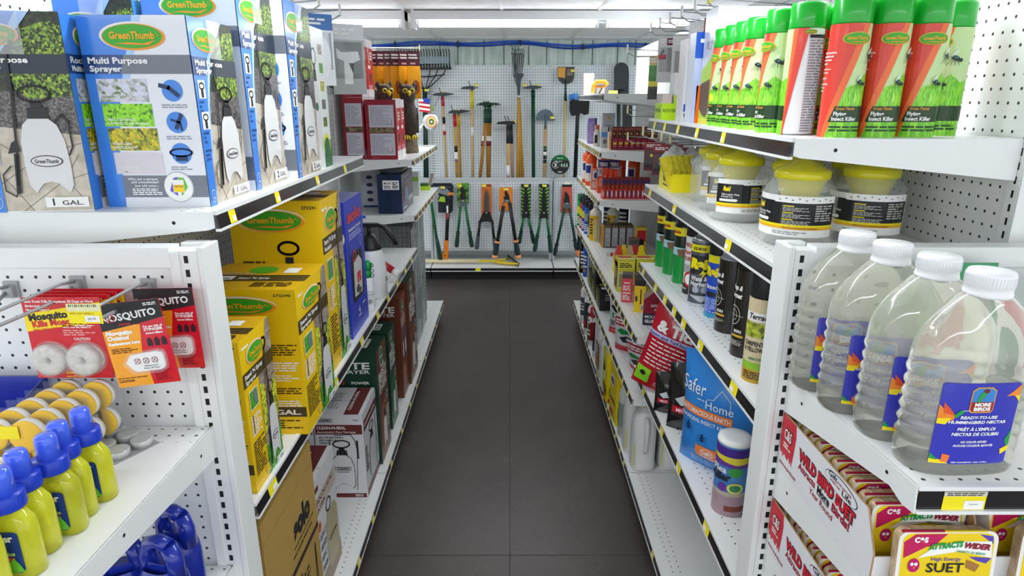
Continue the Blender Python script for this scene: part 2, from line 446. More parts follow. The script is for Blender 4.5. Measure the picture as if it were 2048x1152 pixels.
# ================================================================ SHELVING
SLOT = mat('101112', .6)
def slot_strip(m, F, v0, v1, pitch=.0254, hh=.0135, ww=.004):
    v = v0
    while v < v1: m.rect(F, -ww/2, v, ww/2, v+hh, SLOT, 1); v += pitch
def shelf(side, y0, y1, z, label, tags=(), depth=None, lip=.032, front=None, slope=0, bracket=True, nearcol=WHITE):
    """shelf bolted to the run; side -1 left, +1 right"""
    fx = front if front is not None else (XL if side < 0 else XR)
    depth = depth or (.41 if side < 0 else .412)
    e = empty('shelf', (fx, y0, z)); tag(e, label, 'shelf'); L_ = y1-y0; d = depth*side
    key = 'deck_%d' % round(depth*100)
    dm = dots('perforated_deck_%s%d' % ('lr'[side > 0], round(depth*100)), 'ebedeb', 'XY', .0254, .0024, rough=.35, lines=[(min(side*.02, side*.074), max(side*.02, side*.074)), (min(side*(depth-.09), side*(depth-.04)), max(side*(depth-.09), side*(depth-.04)))])
    m = MB(); m.box((side*.0015, .004, -.012), (d, L_-.004, 0), dm); m.build('deck', e)
    m = MB()
    # channel: white rails above and below a black insert tilted to the aisle
    m.box((-side*.006, .002, -.006), (side*.004, L_-.002, 0.002), WHITE)
    m.box((-side*.010, .002, -lip-.005), (side*.0, L_-.002, -lip), WHITE)
    v = [(-side*.005, .003, -.006), (-side*.005, L_-.003, -.006), (-side*.0085, L_-.003, -lip), (-side*.0085, .003, -lip)]
    m.add(v, [(0, 1, 2, 3)], CHAN)
    m.add([(side*.004, .003, -.006), (side*.004, L_-.003, -.006), (side*.004, L_-.003, -lip), (side*.004, .003, -lip)], [(3, 2, 1, 0)], WHITE)
    ch = m.build('price_channel', e)
    for t in tags:
        yy, wd = t if isinstance(t, tuple) else (t, .032)
        g = MB(); A = -side*.0052; B = -side*.0092
        def q(a, b, y_, zt): s_ = (zt+.006)/(-lip+.006); return (A+(B-A)*s_, y_, zt)
        g.add([q(0, 0, yy, -.0065), q(0, 0, yy+wd, -.0065), q(0, 0, yy+wd, -lip+.001), q(0, 0, yy, -lip+.001)], [(0, 1, 2, 3)], YEL)
        g.add([q(0, 0, yy+wd*.45, -lip*.55), q(0, 0, yy+wd*.92, -lip*.55), q(0, 0, yy+wd*.92, -lip*.88), q(0, 0, yy+wd*.45, -lip*.88)], [(0, 1, 2, 3)], PAPER)
        g.v = [(p[0]-side*(.0004 if i > 3 else 0), p[1], p[2]) for i, p in enumerate(g.v)]
        g.build('price_tag', ch)
    if bracket:
        for k, yy in enumerate((0, L_-.0025)):
            g = MB(); pts = [(0, 0), (0, -.030), (.012, -.034), (depth, -.075), (depth, 0)]
            if side < 0: pts = [(-a, b) for a, b in pts]
            F = Flat((0, yy+.002, 0), (1, 0, 0), (0, 0, 1)); g.slab(pts, .0022, F, nearcol)
            g.ell(F, side*.075, -.02, .0035, .0035, SLOT, .0022/EPS+1.5, 12)
            g.build('bracket', e)
    return e
def frame_run(side, label, panels):
    X = XB if side > 0 else -XBL
    e = empty('gondola_frame', (X, SEC[0], 0)); tag(e, label, 'shelving frame')
    for k in range(3):
        y0 = SEC[k]-SEC[0]; m = MB()
        m.box((0, y0+.015, .1), (side*.03, y0+1.205, 1.985), panels[k]); m.build('back_panel', e)
    for k in range(4):
        y0 = SEC[k]-SEC[0]; m = MB(); a = -.008 if k else .0
        m.box((-side*.004, y0-.016+a*0, .02), (side*.032, y0+.016, 2.0), WHITE)
        F = Flat((-side*.004, y0, 0), (0, -side, 0), (0, 0, 1)); slot_strip(m, F, .15, 1.98, ww=.0055)
        m.build('upright', e)
    m = MB(); m.box((-side*.006, -.016, 1.985), (side*.034, 3.676, 2.02), WHITE); m.build('top_rail', e)
    m = MB(); m.box((side*.034, -.02, 0), (side*.5, 0.0, 2.02), WHITE) ; m.build('end_panel', e)
    return e
PEG_Y = dots('peg_board_side', 'e6e9e8', 'YZ', r=.0030)
PLAIN = dots('grooved_panel', 'c9cdcb', 'YZ', groove=.034, hole='a9adab')  # panel is white; shade below the far top shelf is put into this grey
frame_run(-1, 'left shelving run frame with white pegboard back panels', [PEG_Y, PEG_Y, dots('solid_panel_l', 'd5d9d7', 'YZ', r=.0001)])
frame_run(1, 'right shelving run frame with pegboard and grooved back panels', [PEG_Y, PLAIN, PLAIN])
def tg(n, L_=1.2, seed=0, off=.05, wd=.03):
    r = random.Random(seed); return [(off+(L_-.1)*(i+.3*r.random())/n, wd) for i in range(n)]
shelf(-1, SEC[0], SEC[1], 1.47, 'top left shelf holding the blue sprayer boxes', [(.05, .03), (.30, .03), (.62, .03), (.93, .03)])
shelf(-1, SEC[0], SEC[1], .84, 'middle left shelf under the yellow sprayer boxes', [(.07, .05), (.62, .05), (.98, .05)])
shelf(-1, SEC[1], SEC[2], .84, 'middle left shelf under the blue backpack box and spray bottles', [(.05, .05), (.28, .05), (.52, .05), (.76, .05), (.98, .05)])
shelf(-1, SEC[2], SEC[3], 1.345, 'far left shelf carrying red boxes and owl decoys', tg(7, seed=1))
shelf(-1, SEC[2], SEC[3], 1.03, 'far left shelf carrying the dark blue carton', tg(7, seed=2))
shelf(1, SEC[0], SEC[1], 1.602, 'top right shelf lined with green capped spray cans', [(.36, .03), (.58, .03), (.78, .03), (.95, .03), (1.1, .03)])
shelf(1, SEC[0], SEC[1], 1.365, 'right shelf lined with clear yellow lidded trap jars', [(.25, .04), (.75, .04), (1.1, .04)])
shelf(1, SEC[0], SEC[1], 1.062, 'right shelf lined with insect spray cans', [(.12, .045), (.38, .045), (.55, .045), (.66, .045), (.78, .045), (.92, .04), (1.13, .04)])
shelf(1, SEC[0], SEC[1], .627, 'lower right shelf holding the blue and red pouches', [(.2, .045), (.48, .045), (.70, .045), (1.0, .045)])
for z, l, s_ in ((1.70, 'far right top shelf with the orange handled saw', 3), (1.388, 'far right shelf with dark red packs and a purple box', 4), (1.115, 'far right shelf packed with orange ant bait packs', 5), (.755, 'far right shelf under the yellow bottles and dark boxes', 6), (.48, 'far right low shelf beside tall cans', 7)):
    shelf(1, SEC[2], SEC[3], z, l, tg(0 if s_ == 3 else 13, seed=s_), depth=.412)
shelf(1, SEC[1], SEC[2], .755, 'right shelf with mouse traps and glue boxes', tg(12, seed=8))
shelf(1, SEC[1], SEC[2], .48, 'lower right shelf with white rodent bait bags', tg(8, seed=9))
def base_shelf(side, k, label, tags):
    fx = -.54 if side < 0 else .516
    e = shelf(side, SEC[k], SEC[k+1], .1265, label, tags, depth=(XB if side > 0 else XBL)-abs(fx)-.005, lip=.03, front=fx, bracket=False)
    e.name = 'base_shelf'
    m = MB(); m.box((side*.03, .005, -.1265), (side*((XB if side > 0 else XBL)-abs(fx)-.01), 1.212, -.036), mat('17171a', .5)); m.build('kick_plate', e)
for k, w_ in enumerate(('near', 'middle', 'far')):
    base_shelf(-1, k, w_+' base deck of the left shelving run', tg(4, seed=11+k, wd=.04)); base_shelf(1, k, w_+' base deck of the right shelving run', tg((2, 8, 8)[k], seed=21+k, wd=.03))

# ---------------------------------------------------------------- end units facing the viewer
EY = 1.094
PEG_X = dots('peg_board_end', 'e9ecec', 'XZ', r=.0030, off=(.004, .003))
def end_unit(side):
    xo, so, po = (.545, .032, .060) if side < 0 else (.497, .0245, .048); X = side*xo
    e = empty('end_unit_frame', (X, EY, 0)); tag(e, 'white pegboard end unit frame on the %s of the aisle' % ('left' if side < 0 else 'right'), 'shelving frame')
    s_ = side
    m = MB(); m.box((s_*po, .010, .1), (s_*.95, .032, 1.39), PEG_X); m.build('back_panel', e)
    m = MB(); m.box((s_*(po-.002), -.005, 1.383), (s_*.95, .034, 1.419), WHITE); m.build('top_rail', e)
    m = MB(); m.box((s_*.012, .0, .0), (s_*po, .04, 1.412), WHITE); m.box((s_*(so+.011), -.0035, .0), (s_*po, .0, 1.410), WHITE)
    F = Flat((s_*so, 0, 0), (1, 0, 0), (0, 0, 1)); slot_strip(m, F, .12, 1.40, ww=.0075); m.build('upright', e)
    m = MB(); m.box((0, -.001, 0), (s_*.012, .064, 1.419), WHITE); m.box((s_*.012, .04, 0), (s_*po, .064, 1.419), WHITE); bevel(m.build('corner_post', e), .0025)
    return e
end_unit(-1); end_unit(1)

# ================================================================ BACK WALL DISPLAY
YU, YL = 6.40, 6.15
PEG_B = dots('peg_board_back', 'e8f1f3', 'XZ', r=.0041, off=(.004, .003), hole='363e42')
PEG_D = dots('peg_board_low', 'd3d9dc', 'XZ', r=.0041, off=(.004, .003), hole='363e42')
e = empty('wall_display_frame', (0, YU, 0)); tag(e, 'pegboard display frame covering the back wall behind the hanging tools', 'shelving frame')
for x0, x1 in ((-1.94, -.765), (-.755, .413), (.423, 1.6)):
    m = MB(); m.box((x0, 0, .12), (x1, .03, 1.985), PEG_B); m.build('back_panel', e)
for x in (-.76, .418):
    m = MB(); m.box((x-.006, -.002, .1), (x+.006, .03, 1.985), WHITE)
    slot_strip(m, Flat((x, -.002, 0), (1, 0, 0), (0, 0, 1)), .95, 1.95, ww=.004); m.build('upright', e)
for x0, x1, l in ((-1.94, -.765, 'left, half hidden by wire cages'), (-.755, .413, 'middle, behind the loppers and shears'), (.423, 1.6, 'right, behind the dark green lopper')):
    e2 = empty('low_peg_wall', ((x0+x1)/2, YL, .23)); tag(e2, 'low white pegboard panel, '+l, 'display panel'); h = (x1-x0)/2
    m = MB(); m.box((-h, 0, .01), (h, .02, .70), PEG_D); m.build('panel', e2)
    m = MB(); m.box((-h, -.008, .695), (h, .03, .715), mat('c4cacd', .35)); m.box((-h, -.006, -.004), (h, .03, .012), mat('c4cacd', .35)); m.build('rail', e2)
    for sx in (-1, 1):
        m = MB(); m.box((sx*h-.0 if sx < 0 else h-.022, -.01, -.10), (sx*h+.022 if sx < 0 else h, .03, .715), mat('b4bbbf', .35)); m.build('post', e2)
    m = MB(); m.box((-h, .03, .67), (h, .245, .68), mat('c4cacd', .35)); m.build('ledge', e2)
for x0, x1, l in ((-1.94, -.765, 'left'), (-.755, .413, 'middle'), (.423, 1.6, 'right')):
    e2 = empty('base_shelf', ((x0+x1)/2, 5.86, 0)); tag(e2, 'low base shelf under the hanging tools, '+l+' one', 'shelf'); h = (x1-x0)/2
    m = MB(); m.box((-h, 0, .113), (h, .52, .125), dots('deck_back', 'e4e6e3', 'XY', .0254, .0001)); m.build('deck', e2)
    m = MB(); m.box((-h, .03, .0), (h, .51, .09), mat('0e0e10', .6)); m.build('kick_plate', e2)
    m = MB(); m.box((-h, -.006, .121), (h, .002, .127), WHITE); m.box((-h, -.01, .088), (h, 0, .094), WHITE); m.box((-h, -.004, .094), (h, .0, .121), CHAN)
    ch = m.build('price_channel', e2)
    if l == 'middle':
        m = MB(); m.box((-.16, -.0065, .094), (-.11, -.0045, .121), YEL); m.build('price_tag', ch)

GRN, DGRN = mat('0d6b38', .35), mat('123f30', .45)
WOOD, WOOD2, WOOD3 = mat('d8b98a', .5, noise=.12, nscale=30), mat('b07a2e', .5, noise=.2, nscale=40), mat('caa04e', .5, noise=.15, nscale=40)
DSTEEL = mat('3a4246', .4, metal=.3); BLK = mat('1b1d1f', .45); ORG = mat('f08a24', .4)
def pxtube(m, pts, r, mt, Y, n=8, rr=None): return m.tube([at(a, b, Y) for a, b in pts], r, mt, n, rr=rr)
def hook(px, py, Yp, label, wide=9, tagc=YEL, ln=.13, dx=0):
    """peg hook with a two-wire basket arm and a price plate at its tip"""
    b = at(px, py+6, Yp); e = empty('peg_hook', b); tag(e, label, 'peg hook', None)
    m = MB(); m.box((-.011, -.004, -.016), (.011, .0, .016), GREYP)
    for sx in (-1, 1): m.tube([(sx*.008, -.002, 0), (sx*.012, -.03, -.004), (sx*.013, -ln+.01, -.004), (sx*.013, -ln, .012)], .0022, STEEL, 6)
    m.build('wire_arm', e)
    m = MB(); w_ = wide*.0047/2; m.box((-w_+dx, -ln-.004, .004), (w_+dx, -ln-.001, .026), tagc); m.box((-w_*.1+dx, -ln-.0045, .006), (w_*.8+dx, -ln-.004, .015), PAPER); m.build('price_tag', e)
    return e
def tool(name, px, py, Y, label, cat, group=None): e = empty(name, at(px, py, Y)); tag(e, label, cat, group); return e
Fh = WF
def handle(e, pts, r, mt, Y, name='handle', ex=()):
    m = MB(); pxtube(m, pts, r, mt, Y)
    for a, b, rr, q in ex: pxtube(m, [a, b], rr, q, Y)
    return buildw(m, name, e)

# black garden rake, head up, two stacked
Y = 6.30
for k, (dy, l) in enumerate(((0, 'wide black plastic rake hung head up at the left end of the tools'), (15, 'second black rake hanging just behind the widest rake'))):
    Y = 6.30+.045*k; e = tool('garden_rake', 850, 190, Y, l, 'rake')
    m = MB(); x0, x1 = 797+(-k*3), 898+k*2
    for i in range(19):
        x = x0+i*(x1-x0)/18
        pxtube(m, [(x-1.5, 98+dy*1.9), (x+.5, 104+dy*1.9), (x+1, 136)], .0045, BLK, Y, 6)
    m.slab(pp(Y, [(x0-2, 140), (x1+3, 139), (x1+3, 135), (x0-2, 135)]), .012, Fh(Y), BLK)
    buildw(m, 'tines', e)
    m = MB()
    if k == 0: m.slab(pp(Y, [(x0+3, 128), (x1, 127), (x1, 113), (x0+3, 113)]), .004, Fh(Y), mat('8fa2a8', .4))
    for t in (-44, -28, -12, 12, 28, 44): pxtube(m, [(848+t, 138), (848+t*.85, 150), (849+t*.30, 172), (850, 180)], .005, BLK, Y-.004, 6)
    pxtube(m, [(812, 150), (835, 153), (862, 153), (890, 149)], .005, BLK, Y-.005, 6); buildw(m, 'frame', e)
    handle(e, [(851-k*3, 176), (855-k*5, 360)], .014, mat('10352c', .4), Y)
hook(857, 178, YU, 'peg hook with yellow tag holding the black rakes')
def hoe(px, py, Y, label, left, right, hy, cat='hoe', hm=DSTEEL, col=None, colm=None, bot=(0, 355), wood=WOOD, name='hoe', hr=.015, prong=True, sticker=None):
    e = tool(name, px, py, Y, label, cat)
    m = MB()
    m.slab(pp(Y-.03, [(left, hy+3), (left+4, hy-1), (px-5, hy-3), (px+6, hy-3), (right-2, hy-1), (right, hy+1), (px+5, hy+4), (px-5, hy+4)]), .02, Fh(Y-.03), hm)
    pxtube(m, [(px, hy+14), (px, hy-2)], .012, hm, Y)
    if prong: pxtube(m, [(px-7, hy-13), (px-5, hy-6), (px-2, hy)], .004, hm, Y-.04, 6)
    buildw(m, 'head', e)
    m = MB(); pxtube(m, [(px, hy+10), (bot[0], bot[1])], hr, wood, Y)
    if colm is not None: pxtube(m, [(px, hy+6), (px+(bot[0]-px)*(col)/(bot[1]-hy), hy+col)], hr+.002, colm, Y)
    if sticker:
        for a, b, q in sticker: t0 = (a-hy)/(bot[1]-hy); t1 = (b-hy)/(bot[1]-hy); pxtube(m, [(px+(bot[0]-px)*t0, a), (px+(bot[0]-px)*t1, b)], hr+.001, q, Y)
    buildw(m, 'handle', e); return e
RED = mat('c01f2c', .4); PINK = mat('b8304a', .4); WH = mat('f1f1ee', .5)
hoe(885, 190, 6.30, 'pick mattock with red collar and pale handle, left of the paired hoes', 865, 908, 188, 'mattock', col=24, colm=PINK, bot=(893, 356), name='mattock', sticker=[(234, 247, BLK), (250, 262, WH), (262, 270, RED)])
hook(888, 183, YU, 'peg hook holding the red collared mattock')
hoe(909, 226, 6.26, 'hoe with red collar, left one of the low pair', 896, 925, 223, col=30, colm=RED, bot=(914, 356), wood=WOOD3, sticker=[(292, 304, BLK), (304, 324, WH), (318, 324, RED)], prong=True)
hoe(917, 226, 6.345, 'hoe with yellow collar, right one of the low pair', 903, 941, 222, col=30, colm=mat('e2b31c', .4), bot=(921, 356), wood=WOOD3, prong=False)
hook(917, 218, YU, 'peg hook holding the pair of red and yellow collared hoes')
e = hoe(944, 180, 6.30, 'garden pick with yellow collar and long pale handle, second highest on the wall', 921, 950, 175, 'pick', col=41, colm=mat('ead11f', .4), bot=(946, 356), name='garden_pick', prong=True, sticker=[(254, 272, WH)])
hook(954, 168, YU, 'peg hook holding the yellow collared pick')
GS = mat('1a4a37', .4)
for i, (x, b, l) in enumerate(((971, 960, 'left one'), (976, 976, 'middle one'), (980, 978, 'right one'))):
    Y = 6.21+.062*i; e = tool('cultivator', x, 215, Y, 'green socketed cultivator with brown handle, %s of the three' % l, 'cultivator')
    m = MB(); pxtube(m, [(x, 222), (x, 208), (x-4, 203)], .009, GS, Y)
    for t in (-16, -9, -3, 6, 13, 19): pxtube(m, [(x-1+t*.1, 214), (x+t*.5, 206), (x+t, 207+(t % 3)), (x+t*1.12, 211)], .005, GS, Y-.03-.01*abs(t)/10, 6)
    m.tube([at(x, 218, Y), at(x, 246, Y)], .0175, GS, 10); buildw(m, 'head', e)
    m = MB(); pxtube(m, [(x, 244), (b, 356)], .016, WOOD2, Y)
    pxtube(m, [(x+(b-x)*.30, 272), (x+(b-x)*.45, 290)], .0165, mat('efe9de', .5), Y); pxtube(m, [(x+(b-x)*.40, 282), (x+(b-x)*.50, 292)], .017, mat('7a1f20', .5), Y); buildw(m, 'handle', e)
hook(981, 206, YU, 'peg hook holding the three green cultivators', wide=11)
for i, (x, b, l, le, ri) in enumerate(((1016, 1016, 'left one', 992, 1022), (1022, 1025, 'right one', 1003, 1031))):
    Y = 6.25+.06*i; hoe(x, 250, Y, 'black headed hoe with dark socket beside the fan rake, '+l, le, ri, 245, hm=BLK, col=42, colm=mat('2c3335', .4), bot=(b, 356), wood=(mat('d9b06a', .5, noise=.1), mat('caa58a', .5, noise=.1))[i], sticker=[(330, 352, WH)] if i == 0 else None)
hook(1027, 240, YU, 'peg hook holding the black headed hoes')
for i, (b, l) in enumerate(((1035, 'left one'), (1040, 'middle one'), (1046, 'right one'))):
    Y = 6.27+.035*i; e = tool('spring_rake', 1037, 190, Y, 'wire fan rake hung tines up with honey wood handle, %s of three' % l, 'rake')
    m = MB()
    for j in range(6 if i < 2 else 3):
        t = (j-2.5)*(1 if i < 2 else 1.6); tx = 1038+t*3.9+(i-1)*1.6
        pxtube(m, [(1037+t*.7, 172), (1037+t*2.6, 150), (tx, 122-i*8), (tx+.5, 110-i*8), (tx-2.5, 105-i*8), (tx-4, 109-i*8)], .0035, DSTEEL, Y, 6)
    buildw(m, 'tines', e)
    m = MB(); m.slab(pp(Y-.005, [(1028, 147), (1047, 147), (1047, 152), (1042, 160), (1040, 190), (1035, 190), (1033, 160), (1028, 152)]), .01, Fh(Y-.005), DSTEEL)
    pxtube(m, [(1037, 186), (1037, 200)], .012, STEEL, Y); buildw(m, 'head', e)
    m = MB(); pxtube(m, [(1038, 195), (b, 356)], .014, mat('cf9a3f', .5, noise=.12, nscale=30), Y); buildw(m, 'handle', e)
hook(1049, 168, YU, 'peg hook holding the wire fan rakes')
hoe(1066, 180, 6.31, 'hoe with long dark green tubular handle', 1049, 1084, 174, hm=DSTEEL, col=20, colm=DGRN, bot=(1067, 356), wood=mat('0f4a30', .4), hr=.018)
hook(1074, 169, YU, 'peg hook holding the green handled hoe')
Y = 6.30; e = tool('lawn_edger', 1091, 245, Y, 'half moon steel lawn edger with pale wooden handle', 'edger')
m = MB(); m.slab(pp(Y, [(1072, 241), (1072, 234), (1076, 226), (1083, 220), (1091, 218), (1099, 220), (1105, 226), (1109, 234), (1110, 241)]), .006, Fh(Y), mat('5a6a74', .35, metal=.3)); pxtube(m, [(1091, 228), (1091, 258)], .012, mat('5a6a74', .35), Y-.006); buildw(m, 'blade', e)
m = MB(); pxtube(m, [(1091, 252), (1089, 356)], .0165, mat('cfa77c', .5, noise=.1), Y)
for a, b, q in ((292, 298, GRN), (299, 303, BLK), (304, 310, PAPER), (311, 318, BLK), (319, 326, BLK)): pxtube(m, [(1091-(a-252)*.019, a), (1091-(b-252)*.019, b)], .0172, q, Y)
buildw(m, 'handle', e)
hook(1103, 232, YU, 'peg hook holding the half moon edger')
Y = 6.29; e = tool('flat_shovel', 1131, 175, Y, 'square bladed shovel hung head up right of the slotted upright', 'shovel')
m = MB(); m.slab(pp(Y, [(1115, 134), (1149, 134), (1148, 155), (1145, 164), (1136, 168), (1126, 168), (1118, 162), (1115, 154)]), .008, Fh(Y), mat('3b3a36', .45)); m.slab(pp(Y-.009, [(1116, 135), (1131, 135), (1130, 156), (1116, 154)]), .001, Fh(Y-.009), mat('e2a63a', .5))
m.slab(pp(Y-.009, [(1134, 138), (1147, 138), (1146, 150), (1134, 152)]), .001, Fh(Y-.009), mat('8d7a6a', .5)); buildw(m, 'blade', e)
m = MB(); pxtube(m, [(1131, 160), (1131, 178), (1131, 202)], .011, DGRN, Y-.012, rr=[.008, .009, .014]); pxtube(m, [(1131, 200), (1128, 356)], .0135, mat('d5c483', .5, noise=.1), Y-.012); buildw(m, 'handle', e)
hook(1143, 140, YU, 'peg hook holding the square shovel', ln=.15); 
Y = 6.26; m = MB(); c_ = at(1120, 329, Y); e = empty('round_sign', c_); tag(e, 'round green and black hang sign with a white number three', 'sign')
R_ = .0935; F = Flat((0, 0, 0), (1, 0, 0), (0, 0, 1)); circ = [(R_*math.cos(2*pi*i/40), R_*math.sin(2*pi*i/40)) for i in range(40)]
m.slab(circ, .003, F, BLK); l0 = .003/EPS+1
m.poly(F, [(R_*math.cos(t), R_*math.sin(t)) for t in [math.radians(25+130*i/20) for i in range(21)]], GRN, l0+1)
m.fine(F, -.032, .055, .032, .068, 1, mat('c9e8bf', .5), l0+2); m.fine(F, -.055, .025, .06, .035, 1, PAPER, l0+2)
m.rect(F, -.015, -.022, .08, .012, mat('1f5a34', .5), l0+1); m.hoop(F, -.045, -.005, .031, .031, .005, PAPER, l0+3, t0=.6, t1=2*pi-.6); m.txt(F, '3', -.045, -.021, .033, PAPER, l0+5, al='C', w=.026, bold=.04)
m.poly(F, [(.012, .012), (.02, .004), (.022, -.018), (.012, -.022)], PAPER, l0+3)
for i in range(2): m.poly(F, [(.041+i*.026, .018), (.033+i*.026, -.03), (.04+i*.026, -.016), (.044+i*.026, -.016), (.051+i*.026, -.03)], PAPER, l0+3)
m.rect(F, -.02, -.076, .02, -.068, PAPER, l0+2); m.tube([(0, .002, R_), (0, .06, R_+.02)], .002, STEEL, 6); m.build('sign_face', e)
Y = 6.27; e = tool('pole_saw', 1152, 232, Y, 'black pole saw with draped black head cover, right of the round sign', 'pole saw')
m = MB(); m.slab(pp(Y, [(1139, 203), (1145, 198), (1152, 201), (1160, 198), (1170, 202), (1178, 199), (1177, 215), (1176, 228), (1168, 230), (1160, 226), (1154, 231), (1142, 231), (1139, 222)]), .05, Fh(Y), mat('191b1e', .7, bump=.5, bscale=60)); buildw(m, 'cover', e)
m = MB(); pxtube(m, [(1160, 214), (1155, 235), (1150, 358)], .02, mat('15191a', .4), Y-.03, rr=[.013, .019, .02]); buildw(m, 'pole', e)
for i, (x, y_, w_, c_) in enumerate(((1143, 193, 10, '2f7fd6'), (1150, 191, 11, '57a5ea'), (1162, 194, 10, '2c49c8'), (1170, 195, 9, '7fb4e8'))):
    m = MB(); m.slab(pp(6.29+.02*i, [(x-w_/2, y_+8), (x+w_/2, y_+8), (x+w_/2, y_-5), (x-w_/2, y_-4)]), .012, Fh(6.29+.02*i), mat(c_, .25)); o = buildw(m, 'blue_pack', None, at(x, y_+8, 6.29+.02*i)); tag(o, ['small mid blue pack, leftmost above the black pole saw', 'light blue pack above the black pole saw', 'royal blue pack above the black pole saw', 'pale blue pack, rightmost above the black pole saw'][i], 'pack')
hook(1170, 216, YU, 'peg hook holding the black pole saw', ln=.16)
Y = 6.30; e = tool('snow_shovel', 1242, 190, Y, 'dark round ended shovel seen above the top right far shelf', 'shovel')
m = MB(); pts = [(1227, 196), (1228, 150)]+[(1242+14.5*math.cos(t), 140-15*math.sin(t)) for t in [pi-pi*i/12 for i in range(13)]]+[(1257, 150), (1256, 196)]
m.slab(pp(Y, pts), .03, Fh(Y), mat('2b3438', .5)); pxtube(m, [(1242, 178), (1242, 192)], .03, BLK, Y-.03); buildw(m, 'blade', e)
m = MB(); pxtube(m, [(1237, 190), (1237, 330)], .018, mat('1e2a28', .4), Y); buildw(m, 'handle', e)
hook(1242, 190, YU, 'peg hook behind the dark round ended shovel', ln=.10)
Y = 6.34; m = MB(); m.slab(pp(Y, [(1245, 206), (1264, 206), (1262, 300), (1245, 300)]), .03, Fh(Y), mat('14191c', .5)); tag(buildw(m, 'black_sleeve', None, at(1254, 300, Y)), 'tall black sleeve seen behind the far right shelves', 'sleeve')

# lower row on the front panels
YT = 6.09
def card(e, pts, c, Y=6.12, extra=None):
    m = MB(); m.slab(pp(Y, pts), .003, Fh(Y), c)
    if extra: extra(m, Fh(Y-.0032))
    return buildw(m, 'hang_card', e)
def P2(Y, a, b): p = at(a, b, Y); return p[0], p[2]
Y = YT; e = tool('bypass_axe', 892, 420, Y, 'long black pruning saw in a black sheath with orange grip end', 'pruning saw')
m = MB(); m.slab(pp(Y, [(864, 372), (866, 366), (903, 366), (907, 371), (906, 420), (903, 425), (877, 424), (876, 398), (880, 390), (864, 382)]), .02, Fh(Y), mat('1a2226', .4))
m.line(Fh(Y-.0205), pp(Y, [(866, 373), (901, 374)]), .008, mat('5a666c', .3), 1); m.poly(Fh(Y-.0205), pp(Y, [(868, 376), (880, 372), (895, 377), (904, 388), (898, 392), (880, 386)]), mat('8a9296', .35), 2)
m.poly(Fh(Y-.0205), pp(Y, [(876, 402), (882, 392), (890, 393), (891, 404)]), mat('9fd03a', .4), 1)
for i in range(3): m.ell(Fh(Y-.0205), *P2(Y, 882, 409+5*i), .02, .007, mat('2e383c', .4), 1)
buildw(m, 'sheath', e)
m = MB(); pxtube(m, [(896, 388), (904, 388)], .014, ORG, Y-.03); m.lathe([(.001, -.004), (.016, -.004), (.016, .004), (.001, .004)], ORG, 14, tf=Matrix.Translation(at(904, 388, Y-.03)) @ Matrix.Rotation(pi/2, 4, 'X')); buildw(m, 'knob', e)
m = MB(); pxtube(m, [(897, 400), (895, 440), (893, 484)], .018, BLK, Y-.03); m.rect(Fh(Y-.049), *P2(Y, 894.5, 432), *P2(Y, 897, 410), PAPER, 1); m.rect(Fh(Y-.049), *P2(Y, 894, 436), *P2(Y, 897, 424), RED, 2); buildw(m, 'shaft', e)
m = MB(); m.slab(pp(Y-.02, [(889, 479), (896, 480), (897, 500), (896, 518), (889, 517), (883, 510), (888, 505)]), .03, Fh(Y-.02), ORG); m.ell(Fh(Y-.051), *P2(Y, 891, 509), .006, .006, BLK, 1); buildw(m, 'grip', e)
hook(888, 369, YL, 'peg hook holding the sheathed pruning saw', ln=.11)
